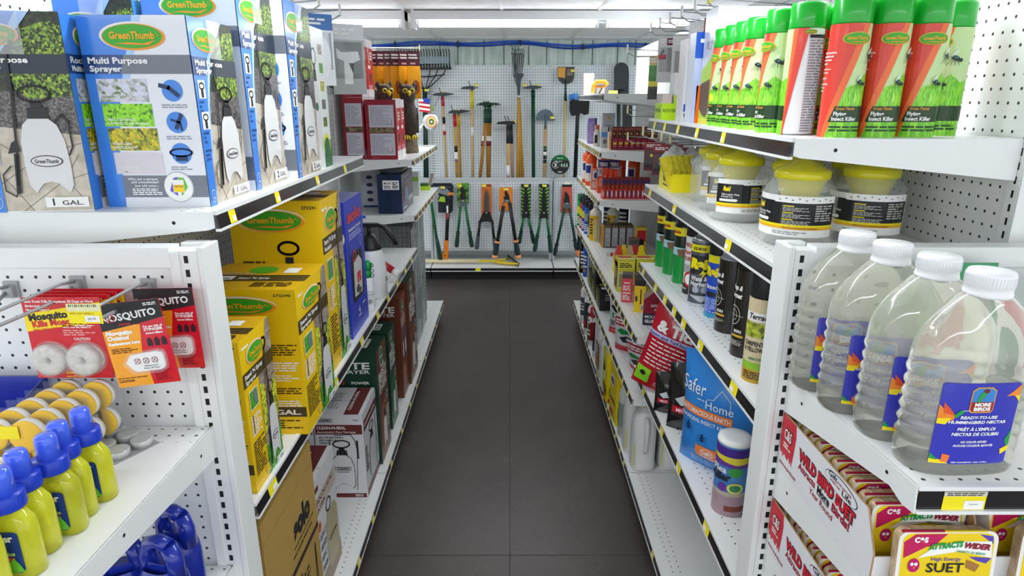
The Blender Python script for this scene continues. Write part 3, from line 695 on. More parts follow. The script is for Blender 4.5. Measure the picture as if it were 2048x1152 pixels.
def lopper(cx, label, cardpts, cardm, jaw, hp, gy, hc, gc, tipc=None, shear=False, cat='loppers', name='lopper', ex=None, hr=.013, jm=BLK, YT=6.09):
    """hp: (left top, left bottom), (right top, right bottom) of the handles; gy grip start"""
    e = tool(name, cx, 425, YT, label, cat); card(e, cardpts, cardm, extra=ex)
    m = MB(); top, piv = jaw
    if shear:
        m.slab(pp(YT, [(cx-5, piv), (cx-5, top+14), (cx-1.5, top), (cx-.3, top+8), (cx-.6, piv)]), .006, Fh(YT), jm)
        m.slab(pp(YT, [(cx+5, piv), (cx+.6, piv), (cx+.3, top+8), (cx+1.5, top), (cx+5, top+14)]), .006, Fh(YT-.007), jm)
    else:
        m.slab(pp(YT, [(cx-6, piv), (cx-7, piv-12), (cx-4, top+14), (cx-5, top+4), (cx-2, top), (cx+4, top+10), (cx+5, piv-10), (cx+6, piv)]), .01, Fh(YT), jm)
    m.slab(pp(YT-.012, [(hp[0][0][0]-4, hp[0][0][1]+2), (cx-6, piv-5), (cx+6, piv-5), (hp[1][0][0]+4, hp[1][0][1]+2), (cx+4, hp[1][0][1]-1), (cx-4, hp[1][0][1]-1)]), .012, Fh(YT-.012), mat('59666b', .35) if not shear else BLK)
    m.lathe([(.001, -.004), (.009, -.004), (.009, .004), (.001, .004)], STEEL, 12, tf=Matrix.Translation(at(cx, piv-2, YT-.03)) @ Matrix.Rotation(pi/2, 4, 'X'))
    buildw(m, 'blades', e)
    for (a, b) in hp:
        g = (a[0]+(b[0]-a[0])*gy, a[1]+(b[1]-a[1])*gy); d = ((b[0]-a[0])*.10, (b[1]-a[1])*.10)
        m = MB(); pxtube(m, [a, g], hr, hc, YT-.02)
        gr = MB(); pxtube(gr, [g, (g[0]+d[0]*.3, g[1]+d[1]*.3), (g[0]+d[0]*.6, g[1]+d[1]*.6), (b[0]-d[0], b[1]-d[1]), b], hr, gc, YT-.02, 10, rr=[hr*1.5, hr*1.6, hr*1.3, hr*1.7, hr*1.3])
        if tipc: pxtube(gr, [g, (g[0]+d[0]*.4, g[1]+d[1]*.4)], hr*1.75, tipc, YT-.02, 10); pxtube(gr, [(b[0]-d[0]*.2, b[1]-d[1]*.2), (b[0]+d[0]*.4, b[1]+d[1]*.4)], hr*1.75, tipc, YT-.02, 10)
        ho = buildw(m, 'handle', e); gr.v = [(p[0]-e.location[0], p[1]-e.location[1], p[2]-e.location[2]) for p in gr.v]; gr.build('grip', ho)
    return e
leaf = spots('leaf_print', ['16401c', '3f8a2c', '8fc23c', '2a6a30'], 45); 
lopper(926, 'green lopper on a leafy green card, left of the orange shears', [(914, 366), (938, 366), (938, 407), (914, 407)], leaf, (372, 404), (((921, 414), (913, 494)), ((931, 414), (944, 494))), .62, GRN, DGRN, ex=lambda m, F: m.rect(F, *P2(6.117, 914, 377), *P2(6.117, 923, 366), mat('d9b81e', .5), 1))
hook(921, 366, YL, 'peg hook holding the green lopper on the leafy card', ln=.09, tagc=mat('cfe02a', .4))
lopper(973, 'hedge shears with grey grips on a tall orange card', [(963, 368), (983, 368), (983, 433), (963, 433)], mat('e07a2c', .45), (377, 428), (((960, 444), (953, 498)), ((984, 444), (992, 508))), .50, BLK, mat('4a5356', .5), shear=True, jm=mat('4a4c4e', .35), name='hedge_shears', cat='hedge shears', ex=lambda m, F: (m.rect(F, *P2(6.117, 964, 373), *P2(6.117, 982, 369), mat('8a3d16', .5), 1)))
hook(969, 366, YL, 'peg hook holding the shears on the tall orange card', ln=.09)
lopper(1014, 'long black lopper with orange banded grips on an orange card', [(999, 375), (1025, 375), (1025, 421), (998, 420)], mat('ef8a2a', .45), (380, 404), (((1007, 412), (990, 512)), ((1019, 405), (1036, 512))), .70, BLK, mat('1e3338', .5), tipc=mat('f0a468', .5), hr=.017, YT=6.03)
hook(1012, 373, YL, 'peg hook holding the long black lopper', ln=.09)
def stripes(m, F, x0=1042, w_=20):
    for i in range(9):
        for s_ in (-1, 1):
            y_ = 374+i*7; c0 = x0+w_/2
            a = P2(6.117, c0+s_*3, y_+4); b = P2(6.117, c0+s_*w_/2, y_); c_ = P2(6.117, c0+s_*w_/2, y_+3.4); d = P2(6.117, c0+s_*3, y_+7)
            m.poly(F, [a, b, c_, d], mat('8bc43c', .45), 1)
for cx, l, hp in ((1052, 'green hedge shears on a striped card, left of the matching pair', (((1047, 436), (1038, 487)), ((1057, 436), (1068, 487)))), (1088, 'green hedge shears on a striped card, right of the matching pair', (((1081, 437), (1069, 503)), ((1094, 437), (1102, 505))))):
    lopper(cx, l, [(cx-10, 368), (cx+10, 368), (cx+9, 432), (cx-10, 431)], mat('16302a', .45), (380, 428), hp, .5, GRN, DGRN, shear=True, name='hedge_shears', cat='hedge shears', YT=6.09 if cx < 1060 else 6.04, ex=lambda m, F, c_=cx: stripes(m, F, c_-10, 19))
    hook(cx, 366, YL, 'peg hook above the %s striped green shears card' % ('left' if cx < 1060 else 'right'), ln=.09)
lopper(1134, 'dark green lopper on a red orange card, right of the grey post', [(1124, 374), (1144, 374), (1145, 426), (1121, 425)], mat('cf5f48', .45), (382, 410), (((1129, 416), (1109, 511)), ((1139, 416), (1153, 500))), .75, mat('16423a', .4), mat('10292a', .5), ex=lambda m, F: m.rect(F, *P2(6.117, 1124, 374), *P2(6.117, 1144, 369), BLK, 1))
hook(1132, 360, YL, 'peg hook holding the lopper on the red orange card', wide=12, tagc=mat('f3efc8', .4), ln=.13)
Y = 6.07; e = tool('lopper', 1157, 470, Y, 'black and orange handled tool half hidden by the far right shelves', 'loppers')
m = MB(); pxtube(m, [(1160, 440), (1158, 505)], .02, BLK, Y); pxtube(m, [(1159, 462), (1159, 470)], .024, mat('e0854a', .5), Y); pxtube(m, [(1157, 500), (1157, 512)], .024, mat('e0854a', .5), Y); buildw(m, 'handle', e)
Y = 5.98; m = MB(); pxtube(m, [(855, 372), (862, 400), (873, 478)], .014, mat('156b34', .4), Y, 10); pxtube(m, [(873, 476), (875, 486), (881, 518)], .02, DGRN, Y, 10, rr=[.015, .02, .022]); tag(buildw(m, 'green_pole', None, at(880, 520, Y)), 'dark green pole leaning beside the wire cages', 'pole')
m = MB(); m.tube([atz(859, 370, .96)+Vector((0, 0, 0)), Vector((-.745, 6.11, .98))], .014, mat('8b7a6a', .5), 8); tag(buildw(m, 'stub_pole', None, (-.77, 6.11, .95)), 'short grey pole end poking above the low left panel', 'pole')
# bow saw lying on the base shelf
e = empty('bow_saw', (-.1, 5.98, .1265)); tag(e, 'yellow framed bow rake with pale wood handle lying on the low back shelf', 'rake')
m = MB(); m.tube([(-.86, 5.99, .158), (-.30, 5.985, .158)], .016, mat('e0cda0', .5, noise=.08, nscale=20), 10); buildw(m, 'handle', e)
YF = mat('d9bb14', .4); m = MB()
m.tube([(-.34, 5.985, .158), (-.14, 5.98, .158), (-.12, 6.0, .16), (0.0, 6.03, .17)], .012, YF, 8); m.tube([(-.14, 5.98, .158), (-.10, 5.95, .15), (.08, 5.91, .145)], .014, YF, 8); buildw(m, 'frame', e)
m = MB(); m.tube([(-.02, 6.04, .20), (.085, 5.91, .15)], .008, BLK, 6)
for i in range(7): t = i/6; m.tube([(-.02+.105*t, 6.04-.13*t, .20-.05*t), (-.03+.105*t, 6.0-.13*t, .165-.035*t)], .005, BLK, 5)
buildw(m, 'tines', e)

# ================================================================ PRINT HELPERS
GL, GO, GY = mat('3fae2a', .35), mat('f59a1c', .35), mat('f6a41e', .35)
BUSH = spots('bush_print', ['161f0f', '263a14', '1f2e12', '8fb82e', '35501a', 'b5d440', '1a2610'], 260)
BUSHD = spots('dark_bush_print', ['14180f', '1e2415', '2a3319', '39471f'], 130)
GRAVEL = spots('gravel_print', ['2e2b2c', '5b5656', '8a8480', '3f3b3b', '6d6762'], 330)
PAVE = spots('paving_print', ['b3a795', 'cfc5b5', 'bfb3a1', 'd8cfc0'], 18, 'N')
LAWN = spots('lawn_print', ['2f7a22', '4ea52c', '6cc038'], 260)
FLOWER = spots('flower_print', ['3d5a1c', 'f0d81e', '6c8f24', 'e8c61a', '2f4a18', 'd9e03a'], 190)
YBUSH = spots('yellow_bush_print', ['3f5a1c', 'cfd92e', 'e8e84a', '7a9428'], 160)
BRICK = spots('brick_print', ['8f8378', 'b7aa9c', '6f655c', 'a09488'], 60, stretch=(1, 1, 3))
TANK = mat('dcdcdc', .3); TANKS = mat('c4c5c8', .3)
SB = mat('3f86e0', .22, coat=.3); SBL = mat('a9cdf4', .22, coat=.3); SW = mat('e6e9ee', .25, coat=.3); NAVY = mat('143f7e', .25, coat=.3); GB = mat('6f7681', .25, coat=.3); DKB = mat('12305e', .3)
def logo(m, F, cx, cy, a, l=3, b=None, txt='GreenThumb', rim=PAPER, tilt=0):
    b = b or a*.40
    m.ell(F, cx-a*.015, cy+a*.015, a*1.03, b*1.06, rim, l, 40); m.ell(F, cx+a*.02, cy-b*.03, a*.99, b*.98, GO, l+1, 40)
    m.ell(F, cx-a*.01, cy+b*.02, a*.93, b*.88, GL, l+2, 40)
    m.txt(F, txt, cx-a*.02, cy-b*.16, b*.52, mat('ffb21c', .35), l+4, w=a*1.42, al='C', bold=.03)
    m.poly(F, [(cx-a*.62, cy-b*.52), (cx-a*.2, cy-b*.42), (cx+a*.3, cy-b*.50), (cx+a*.72, cy-b*.25), (cx+a*.45, cy-b*.62), (cx, cy-b*.60), (cx-a*.3, cy-b*.55)], GO, l+3)
    m.ell(F, cx+a*.74, cy+b*.22, a*.022, a*.022, GO, l+4, 8); m.ell(F, cx+a*.80, cy+b*.10, a*.022, a*.022, GO, l+4, 8)
def tank_art(m, F, x, y, w, h, l=3, col=None, cap=None, logo_=True, outline=False, wand=True, brand='GreenThumb'):
    """picture of a pump sprayer: (x,y) lower left of the tank, w by h of the tank body"""
    col = col or TANK; cap = cap or mat('26262a', .4)
    body = [(.14, 0), (.22, .06), (.34, .13), (.50, .15), (.66, .13), (.78, .06), (.88, 0), (.98, .10), (1, .35), (.97, .68), (.86, .88), (.66, .98), (.30, .98), (.12, .88), (.02, .66), (0, .35), (.03, .10)]
    P_ = [(x+a*w, y+b*h) for a, b in body]
    if outline:
        m.poly(F, P_, cap, l); m.poly(F, [(x+w/2+(a-.5)*w*.95, y+h/2+(b-.5)*h*.965) for a, b in body], col, l+1)
    else: m.poly(F, P_, col, l)
    m.poly(F, [(x+.26*w, y+.96*h), (x+.74*w, y+.96*h), (x+.70*w, y+1.10*h), (x+.30*w, y+1.10*h)], cap, l+1)
    m.rect(F, x+.38*w, y+1.09*h, x+.62*w, y+1.18*h, cap, l+1); m.hoop(F, x+.5*w, y+1.27*h, .34*w, .10*h, .055*w, cap, l+1)
    if wand:
        m.line(F, [(x-.22*w, y+.10*h), (x-.10*w, y+.55*h), (x+.04*w, y+1.25*h), (x+.10*w, y+1.75*h), (x+.26*w, y+1.9*h)], .055*w, cap, l+2)
        m.line(F, [(x-.24*w, y+.02*h), (x-.13*w, y+.50*h)], .11*w, cap, l+2); m.poly(F, [(x-.30*w, y+.52*h), (x-.02*w, y+.55*h), (x-.06*w, y+.70*h), (x-.18*w, y+.66*h)], cap, l+3)
        m.line(F, [(x-.24*w, y+.04*h), (x-.32*w, y-.04*h), (x-.52*w, y+.04*h), (x-.5*w, y+.25*h), (x-.3*w, y+.36*h)], .03*w, cap, l+2)
        m.line(F, [(x+.82*w, y+.92*h), (x+1.0*w, y+1.02*h), (x+1.12*w, y+.9*h), (x+1.12*w, y+.6*h), (x+1.02*w, y+.5*h)], .04*w, cap, l+2)
    if logo_:
        m.ell(F, x+.5*w, y+.42*h, .35*w, .075*h, cap, l+3, 28); m.ell(F, x+.5*w, y+.42*h, .325*w, .064*h, col, l+4, 28)
        m.txt(F, brand, x+.5*w, y+.395*h, .05*h, cap, l+5, w=.52*w, al='C')
def carton(w, d, h, base, paint, name, label, cat, loc, rz=0, group=None, seam_=True):
    m = MB(); m.box((-w/2, -d/2, 0), (w/2, d/2, h), base)
    fs = faces(w, d, h); sz = dict(front=w, right=d, left=d, top=w)
    for k, fn in paint.items(): fn(m, fs[k], sz[k], h if k != 'top' else d)
    if seam_: m.rect(fs['top'], 0, d/2-.0008, w, d/2+.0008, mat('4a4038', .7), 1)
    o = m.build(name, None, loc, rz); tag(o, label, cat, group); return o

# ================================================================ LEFT RUN, TOP SHELF: blue sprayer boxes
def info_face(es=False, gal=1):
    def fn(m, F, w, h):
        U, V = w, h
        m.rect(F, 0, 0, w, h, SW, 1)
        m.poly(F, [(0, 0), (.17*U, 0), (.20*U, .30*V), (.30*U, .62*V), (.52*U, V), (0, V)], SB, 2)
        m.poly(F, [(.52*U, V), (.30*U, .62*V), (.37*U, .62*V), (.60*U, V)], SBL, 2)
        m.rect(F, 0, .71*V, U, .805*V, GB, 3); m.poly(F, [(0, .71*V), (.33*U, .71*V), (.385*U, .805*V), (0, .805*V)], NAVY, 4)
        a, b = ('Rociador', 'Multiuso') if es else ('Multi Purpose', 'Sprayer')
        m.txt(F, a, .05*U, .762*V, .030*V, PAPER, 6, w=(.50 if es else .555)*U, bold=.035); m.txt(F, b, .055*U, .722*V, .028*V, PAPER, 6, w=.30*U, bold=.035)
        logo(m, F, .50*U, .895*V, .295*U)
        for i, (mt_, t1, t2) in enumerate(((spots('sky_tree', ['cfd2e4', 'dcdde8', 'c9c9d6', '5f7a2c', 'd8d6e0'], 150), 'WEED CONTROL', 'CONTROL DE MALEZA'), (spots('bright_lawn', ['8fe01c', 'a6ea20', '7ed018', '2f6a10'], 220), 'PEST CONTROL', 'CONTROL DE PLAGAS'), (FLOWER, 'FERTILIZE', 'FERTILIZANTE'), (mat('d9d2d6', .3), 'CLEAN', 'LIMPIAR'))):
            y1 = .685*V-i*.128*V; y0 = y1-.118*V; x0 = .09*U+i*.015*U
            m.rect(F, x0, y0, x0+.47*U, y1, mt_, 3)
            m.txt(F, t1, x0+.03*U, y0+.03*V, .012*V, PAPER, 5, w=.28*U if i < 2 else .18*U); m.txt(F, t2, x0+.03*U, y0+.010*V, .012*V, PAPER, 5, w=.40*U if i < 2 else .22*U)
        for i in range(3):
            cx, cy = (.79+.0*i)*U, (.625-.165*i)*V; m.ell(F, cx, cy, .098*U, .056*V, SB, 3)
            m.fine(F, cx-.12*U, cy-.092*V, cx+.12*U, cy-.068*V, 2, mat('9a9fa8', .5), 3)
        m.line(F, [(.68*U, .652*V), (.76*U, .64*V), (.84*U, .60*V)], .022*V, DKB, 5)
        m.line(F, [(.84*U, .50*V), (.78*U, .43*V)], .02*V, DKB, 5); m.line(F, [(.74*U, .475*V), (.82*U, .46*V), (.83*U, .42*V)], .012*V, DKB, 5)
        m.hoop(F, .79*U, .30*V, .105*U, .020*V, .009*V, DKB, 5); m.rect(F, .735*U, .255*V, .845*U, .285*V, DKB, 5)
        m.rect(F, .18*U, .055*V, U, .175*V, GB, 4); m.txt(F, 'Why use a sprayer', .53*U, .150*V, .013*V, PAPER, 5, w=.30*U, al='R'); m.txt(F, 'and concentrate?', .53*U, .133*V, .013*V, PAPER, 5, w=.27*U, al='R'); m.txt(F, 'Just add water...', .53*U, .114*V, .011*V, PAPER, 5, w=.24*U, al='R')
        m.fine(F, .26*U, .066*V, .55*U, .106*V, 4, PAPER, 5)
        cx, cy = .72*U, .112*V; m.ell(F, cx, cy, .145*U, .085*V, mat('b9bcc4', .4), 5); m.ell(F, cx, cy, .138*U, .080*V, PAPER, 6); m.poly(F, [(cx-.09*U, cy-.02*V), (cx-.04*U, cy+.05*V), (cx, cy+.055*V), (cx-.02*U, cy-.05*V)], mat('6a58c8', .4), 7)
        m.poly(F, [(cx+.02*U, cy-.05*V), (cx+.09*U, cy), (cx+.06*U, cy+.05*V), (cx, cy+.055*V)], mat('6ac23a', .4), 7); m.rect(F, cx-.055*U, cy-.03*V, cx+.055*U, cy+.04*V, PAPER, 8); m.rect(F, cx-.05*U, cy-.028*V, cx+.052*U, cy+.012*V, mat('f7d21c', .4), 9); m.txt(F, '1 BOTTLE', cx, cy-.002*V, .010*V, mat('b0392a', .4), 10, w=.09*U, al='C')
    return fn
def photo_face(gal='1'):
    def fn(m, F, w, h):
        U, V = w, h
        m.rect(F, 0, 0, U, .46*V, PAVE, 1); m.poly(F, [(0, .46*V), (U, .40*V), (U, .62*V), (0, .62*V)], GRAVEL, 2); m.rect(F, 0, .60*V, U, V, BUSHD, 1)
        m.poly(F, [(.48*U, .62*V), (.60*U, .58*V), (U, .60*V), (U, .96*V), (.80*U, .95*V), (.55*U, .90*V), (.42*U, .78*V)], BUSH, 3)
        J = mat('6f665c', .6)
        for a in ([(0, .10*V), (.6*U, .30*V), (U, .36*V)], [(.3*U, 0), (.75*U, .16*V), (U, .20*V)], [(.05*U, .42*V), (.3*U, .33*V)], [(.62*U, .29*V), (.9*U, .08*V)], [(.75*U, .16*V), (.95*U, .30*V)], [(.2*U, .18*V), (.42*U, 0)]): m.line(F, a, .006*U, J, 2)
        m.poly(F, [(0, 0), (.15*U, 0), (.16*U, .25*V), (.22*U, .55*V), (.34*U, .80*V), (.62*U, V), (0, V)], SB, 5)
        m.poly(F, [(.62*U, V), (.34*U, .80*V), (.22*U, .55*V), (.16*U, .25*V), (.19*U, .25*V), (.26*U, .55*V), (.40*U, .80*V), (.74*U, V)], SBL, 5)
        m.poly(F, [(0, .705*V), (U, .705*V), (U, .80*V), (0, .80*V)], mat('24303e', .25), 4); m.poly(F, [(0, .705*V), (.28*U, .705*V), (.335*U, .80*V), (0, .80*V)], NAVY, 6)
        m.txt(F, 'Multi Purpose', .05*U, .758*V, .028*V, PAPER, 8, w=.60*U, bold=.035); m.txt(F, 'Sprayer', .055*U, .718*V, .027*V, PAPER, 8, w=.34*U, bold=.035)
        logo(m, F, .34*U, .89*V, .27*U, 7)
        for i, y0 in enumerate((.585, .42)):
            m.rect(F, .05*U, y0*V, .20*U, (y0+.095)*V, PAPER, 7); m.hoop(F, .125*U, (y0+.065)*V, .05*U, .016*V, .008*V, INK, 8, 16); m.rect(F, .10*U, (y0+.005)*V, .15*U, (y0+.045)*V, INK, 8)
            for j, t in enumerate((('ERGONOMIC', 'PUMP', 'HANDLE'), ('ADJUSTABLE', 'CONE', 'NOZZLE'))[i]): m.txt(F, t, .035*U, (y0-.025-j*.024)*V, .013*V, DKB, 7, w=.022*U*len(t)*.55)
        for j, t in enumerate(('COMFORTABLE', 'TRIGGER', 'SHUT-OFF')): m.txt(F, t, .03*U, (.30-j*.024)*V, .013*V, DKB, 7, w=.013*U*len(t))
        tank_art(m, F, .42*U, .10*V, .44*U, .40*V, 9)
        m.ell(F, .08*U, .055*V, .055*U, .036*V, PAPER, 8, 24); m.ell(F, .08*U, .055*V, .050*U, .033*V, SB, 9, 24); m.txt(F, '1', .08*U, .058*V, .018*V, PAPER, 10, al='C'); m.txt(F, 'YEAR', .08*U, .040*V, .010*V, PAPER, 10, al='C', w=.055*U)
        m.rect(F, .55*U, .025*V, .97*U, .078*V, PAPER, 14); m.txt(F, gal, .62*U, .036*V, .034*V, INK, 15, bold=.04); m.txt(F, 'GAL.', .71*U, .036*V, .024*V, INK, 15, w=.21*U, bold=.01)
        m.rect(F, .0, .0, U, .002, PAPER, 3)
    return fn
def side_plain(m, F, w, h): m.rect(F, 0, 0, w, h, SB, 1)
def top_blue(m, F, w, d): m.rect(F, 0, 0, w, d, mat('5b96da', .3), 1)
def sprayer_box(gal, w, d, h, loc, rz, label, es=False):
    """front info panel, right photo, back Spanish info panel, left photo"""
    m = MB(); m.box((-w/2, -d/2, 0), (w/2, d/2, h), SB); f = faces(w, d, h)
    info_face(False, gal)(m, f['front'], w, h); photo_face(gal)(m, f['right'], d, h); photo_face(gal)(m, f['left'], d, h); top_blue(m, f['top'], w, d)
    info_face(True, gal)(m, Flat((w/2, d/2, 0), (-1, 0, 0), (0, 0, 1)), w, h)
    m.rect(f['top'], 0, d/2-.025, w, d/2+.025, mat('eef2f4', .05, alpha=.35), 3); m.rect(f['right'], d/2-.025, h-.07, d/2+.025, h, mat('eef2f4', .05, alpha=.35), 16)
    m.rect(f['top'], .0, d/2-.001, w, d/2+.001, INK, 2)
    o = m.build('sprayer_box', None, loc, rz); return tag(o, label, 'box')
sprayer_box('1', .196, .19, .345, (-.680, 1.319, 1.47), 0, 'one gallon blue and white sprayer box showing its info panel, nearest the shelf corner')
sprayer_box('1', .185, .175, .345, (-.880, 1.262, 1.47), math.radians(-82), 'one gallon sprayer box turned photo side to the viewer, leftmost on the top shelf')
sprayer_box('2', .198, .208, .435, (-.678, 1.552, 1.47), 0, 'tall two gallon sprayer box directly behind the corner box')
sprayer_box('2', .196, .206, .435, (-.649, 1.763, 1.47), 0, 'tall two gallon sprayer box second back, beside the white and green box')
sprayer_box('2', .13, .165, .40, (-.872, 1.50, 1.47), math.radians(-90), 'sprayer box at the back left of the top shelf, photo side forward')
def slim_face(m, F, w, h):
    m.rect(F, 0, 0, w, h, mat('e8ece8', .3), 1); tank_art(m, F, .15*w, .10*h, .35*w, .55*h, 2, wand=False, logo_=False)
    for i in range(5): m.rect(F, .62*w, (.30+.13*i)*h, .85*w, (.37+.13*i)*h, (BUSH, GRAVEL, FLOWER, LAWN, BRICK)[i], 2)
    m.rect(F, .55*w, 0, w, .20*h, mat('1f6b34', .35), 3); m.ell(F, .72*w, .17*h, .22*w, .08*h, mat('e3e84a', .35), 4); m.ell(F, .72*w, .15*h, .17*w, .07*h, GRN, 5); m.ell(F, .3*w, .45*h, .08*w, .03*h, GRN, 5)
carton(.20, .17, .40, mat('e8ece8', .3), dict(right=slim_face, front=slim_face), 'sprayer_box', 'white and green sprayer box, farthest back on the top left shelf', 'box', (-.666, 1.962, 1.47))

# ================================================================ LEFT RUN, MIDDLE SHELF: yellow boxes
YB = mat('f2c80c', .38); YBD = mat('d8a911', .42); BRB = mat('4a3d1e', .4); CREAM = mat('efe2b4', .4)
def y_front(num, gal):
    def fn(m, F, w, h):
        logo(m, F, .46*w, .89*h, .36*w, 3, b=.055*h*1.1)
        m.txt(F, num, .80*w, .955*h, .016*h, INK, 3, w=.16*w)
        m.hoop(F, .62*w, .74*h, .11*w, .035*h, .014*h, INK, 4); m.rect(F, .59*w, .50*h, .65*w, .68*h, INK, 4); m.rect(F, .575*w, .65*h, .665*w, .69*h, INK, 5)
        m.fine(F, .10*w, .60*h, .38*w, .67*h, 4, BRB, 3); m.fine(F, .72*w, .56*h, .97*w, .64*h, 5, BRB, 3); m.fine(F, .72*w, .45*h, .97*w, .52*h, 4, PAPER, 3)
        for i in range(3): m.fine(F, .74*w, (.38-.09*i)*h, .97*w, (.43-.09*i)*h, 3, (PAPER, BRB)[i % 2], 3)
        m.rect(F, .30*w, .13*h, w, .20*h, BRB, 3); m.txt(F, gal+'GAL.', .95*w, .147*h, .034*h, PAPER, 4, al='R', w=.30*w, bold=.03)
        m.fine(F, .50*w, .04*h, .95*w, .11*h, 4, BRB, 3)
    return fn
def y_side(gal, l1='Stand \'N Spray', l2='Sprayer'):
    def fn(m, F, w, h):
        m.poly(F, [(.46*w, .0), (w, 0), (w, h), (.88*w, h), (.80*w, .9*h), (.70*w, .72*h), (.47*w, .70*h)], BRICK, 2)
        m.poly(F, [(.46*w, 0), (w, 0), (w, .26*h), (.465*w, .20*h)], LAWN, 3); m.poly(F, [(.47*w, .26*h), (.60*w, .34*h), (.64*w, .60*h), (.47*w, .64*h)], YBUSH, 3); m.poly(F, [(.85*w, .3*h), (w, .32*h), (w, .60*h), (.82*w, .55*h)], YBUSH, 3)
        m.poly(F, [(.6*w, .16*h), (.8*w, .24*h), (.8*w, .36*h), (.62*w, .30*h)], GRAVEL, 3)
        m.rect(F, 0, .70*h, w, .79*h, BRB, 4); m.txt(F, l1, .04*w, .75*h, .026*h, PAPER, 6, w=.58*w, bold=.03); m.txt(F, l2, .05*w, .712*h, .026*h, PAPER, 6, w=.34*w, bold=.03)
        logo(m, F, .44*w, .87*h, .27*w, 5, b=.062*h); m.fine(F, .05*w, .93*h, .30*w, .955*h, 1, PAPER, 4)
        m.rect(F, .10*w, .53*h, .38*w, .66*h, CREAM, 4); m.rect(F, .12*w, .54*h, .36*w, .65*h, LAWN, 5); m.rect(F, .24*w, .56*h, .34*w, .64*h, mat('77808c', .4), 6)
        m.fine(F, .08*w, .36*h, .40*w, .50*h, 8, PAPER, 4); m.fine(F, .06*w, .10*h, .44*w, .33*h, 12, BRB, 4)
        m.line(F, [(.14*w, .38*h), (.14*w, .50*h)], .02*w, INK, 6); m.ell(F, .42*w, .06*h, .07*w, .035*h, CREAM, 5); m.ell(F, .42*w, .06*h, .06*w, .03*h, YB, 6)
        m.line(F, [(.74*w, .50*h), (.72*w, .85*h)], .05*w, BRB, 5); m.hoop(F, .72*w, .87*h, .07*w, .035*h, .014*h, BRB, 5)
        tank_art(m, F, .62*w, .05*h, .30*w, .40*h, 7)
        m.rect(F, .70*w, .01*h, .97*w, .055*h, PAPER, 12); m.txt(F, gal, .73*w, .017*h, .030*h, INK, 13, bold=.03); m.txt(F, 'GAL', .81*w, .017*h, .02*h, INK, 13, w=.13*w)
    return fn
def y_top(gal):
    def fn(m, F, w, h):
        m.rect(F, 0, .30*h, w, .52*h, BRB, 2); m.rect(F, .12*w, .34*h, .30*w, .48*h, PAPER, 3); m.txt(F, gal+' GAL', .14*w, .36*h, .06*h, INK, 4, w=.14*w)
        m.txt(F, "Stand 'N Spray", .35*w, .37*h, .06*h, PAPER, 4, w=.30*w); m.ell(F, .48*w, .72*h, .14*w, .14*h, GL, 3); m.rect(F, .70*w, .60*h, .84*w, .80*h, PAPER, 3)
        m.rect(F, 0, .52*h, .45*w, .60*h, mat('c9b888', .1, alpha=.6), 5); m.fine(F, .55*w, .10*h, .92*w, .26*h, 4, BRB, 3); m.rect(F, 0, .495*h, w, .505*h, INK, 4)
    return fn
def ybox(gal, num, w, d, h, loc, label, rz=0, l2='Sprayer'):
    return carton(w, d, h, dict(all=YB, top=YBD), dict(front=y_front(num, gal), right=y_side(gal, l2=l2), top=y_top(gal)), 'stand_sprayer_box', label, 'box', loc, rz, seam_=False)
ybox('1', '272289', .22, .165, .355, (-.665, 1.285, .84), 'shortest yellow sprayer box, nearest the white corner post')
ybox('2', '272290', .27, .255, .39, (-.655, 1.587, .84), 'yellow two gallon sprayer box overhanging the middle shelf, second from the post')
ybox('3', '272291', .27, .225, .545, (-.695, 1.96, .84), 'tallest yellow sprayer box with code 272291, beside the blue backpack box', l2='Rociador')
# blue backpack sprayer carton
SOL = mat('2b3fc0', .35); SOLR = mat('d8343c', .4)
def solo_side(m, F, w, h):
    m.txt(F, 'solo', .12*w, .84*h, .085*h, SOLR, 3, w=.78*w, bold=.05); m.txt(F, 'Backpack Sprayer', .16*w, .775*h, .022*h, PAPER, 3, w=.70*w)
    m.fine(F, .16*w, .71*h, .86*w, .76*h, 3, mat('b9c2ee', .4), 3)
    m.poly(F, rrect(.18*w, .24*h, .82*w, .60*h, .05*w), INK, 3); m.poly(F, [(.25*w, .28*h), (.70*w, .26*h), (.76*w, .50*h), (.60*w, .56*h), (.30*w, .54*h)], mat('d6d3d2', .4), 4)
    m.ell(F, .36*w, .58*h, .10*w, .045*h, SOLR, 5); m.ell(F, .36*w, .58*h, .07*w, .03*h, mat('22242c', .4), 6); m.rect(F, .44*w, .36*h, .66*w, .44*h, SOLR, 5); m.txt(F, 'S', .50*w, .37*h, .03*h, PAPER, 6, bold=.03)
    m.ell(F, .45*w, .32*h, .10*w, .03*h, mat('55585e', .4), 5); m.ell(F, .56*w, .29*h, .10*w, .025*h, mat('6d7076', .4), 5); m.line(F, [(.22*w, .30*h), (.10*w, .55*h), (.12*w, .68*h)], .02*w, INK, 4)
    m.hoop(F, .78*w, .66*h, .07*w, .035*h, .01*w, PAPER, 3); m.txt(F, '4', .42*w, .13*h, .05*h, PAPER, 3, bold=.04); m.fine(F, .40*w, .10*h, .55*w, .12*h, 1, PAPER, 3); m.fine(F, .66*w, .16*h, .85*w, .18*h, 1, PAPER, 3)
def solo_front(m, F, w, h):
    for i in range(8): m.ell(F, .92*w, (.58-.07*i)*h, .05*w, .022*h, mat('8e1f33', .4), 3, 20); m.ell(F, .93*w, (.585-.07*i)*h, .02*w, .009*h, PAPER, 4, 12)
    m.ell(F, .93*w, .745*h, .055*w, .05*h, PAPER, 3)
    for i in range(4): m.rect(F, .90*w, (.715+.016*i)*h, .965*w, (.722+.016*i)*h, SOLR, 4)
    m.fine(F, .75*w, .02*h, .98*w, .04*h, 1, PAPER, 3); m.fine(F, .1*w, .1*h, .6*w, .5*h, 14, mat('b9c2ee', .4), 3)
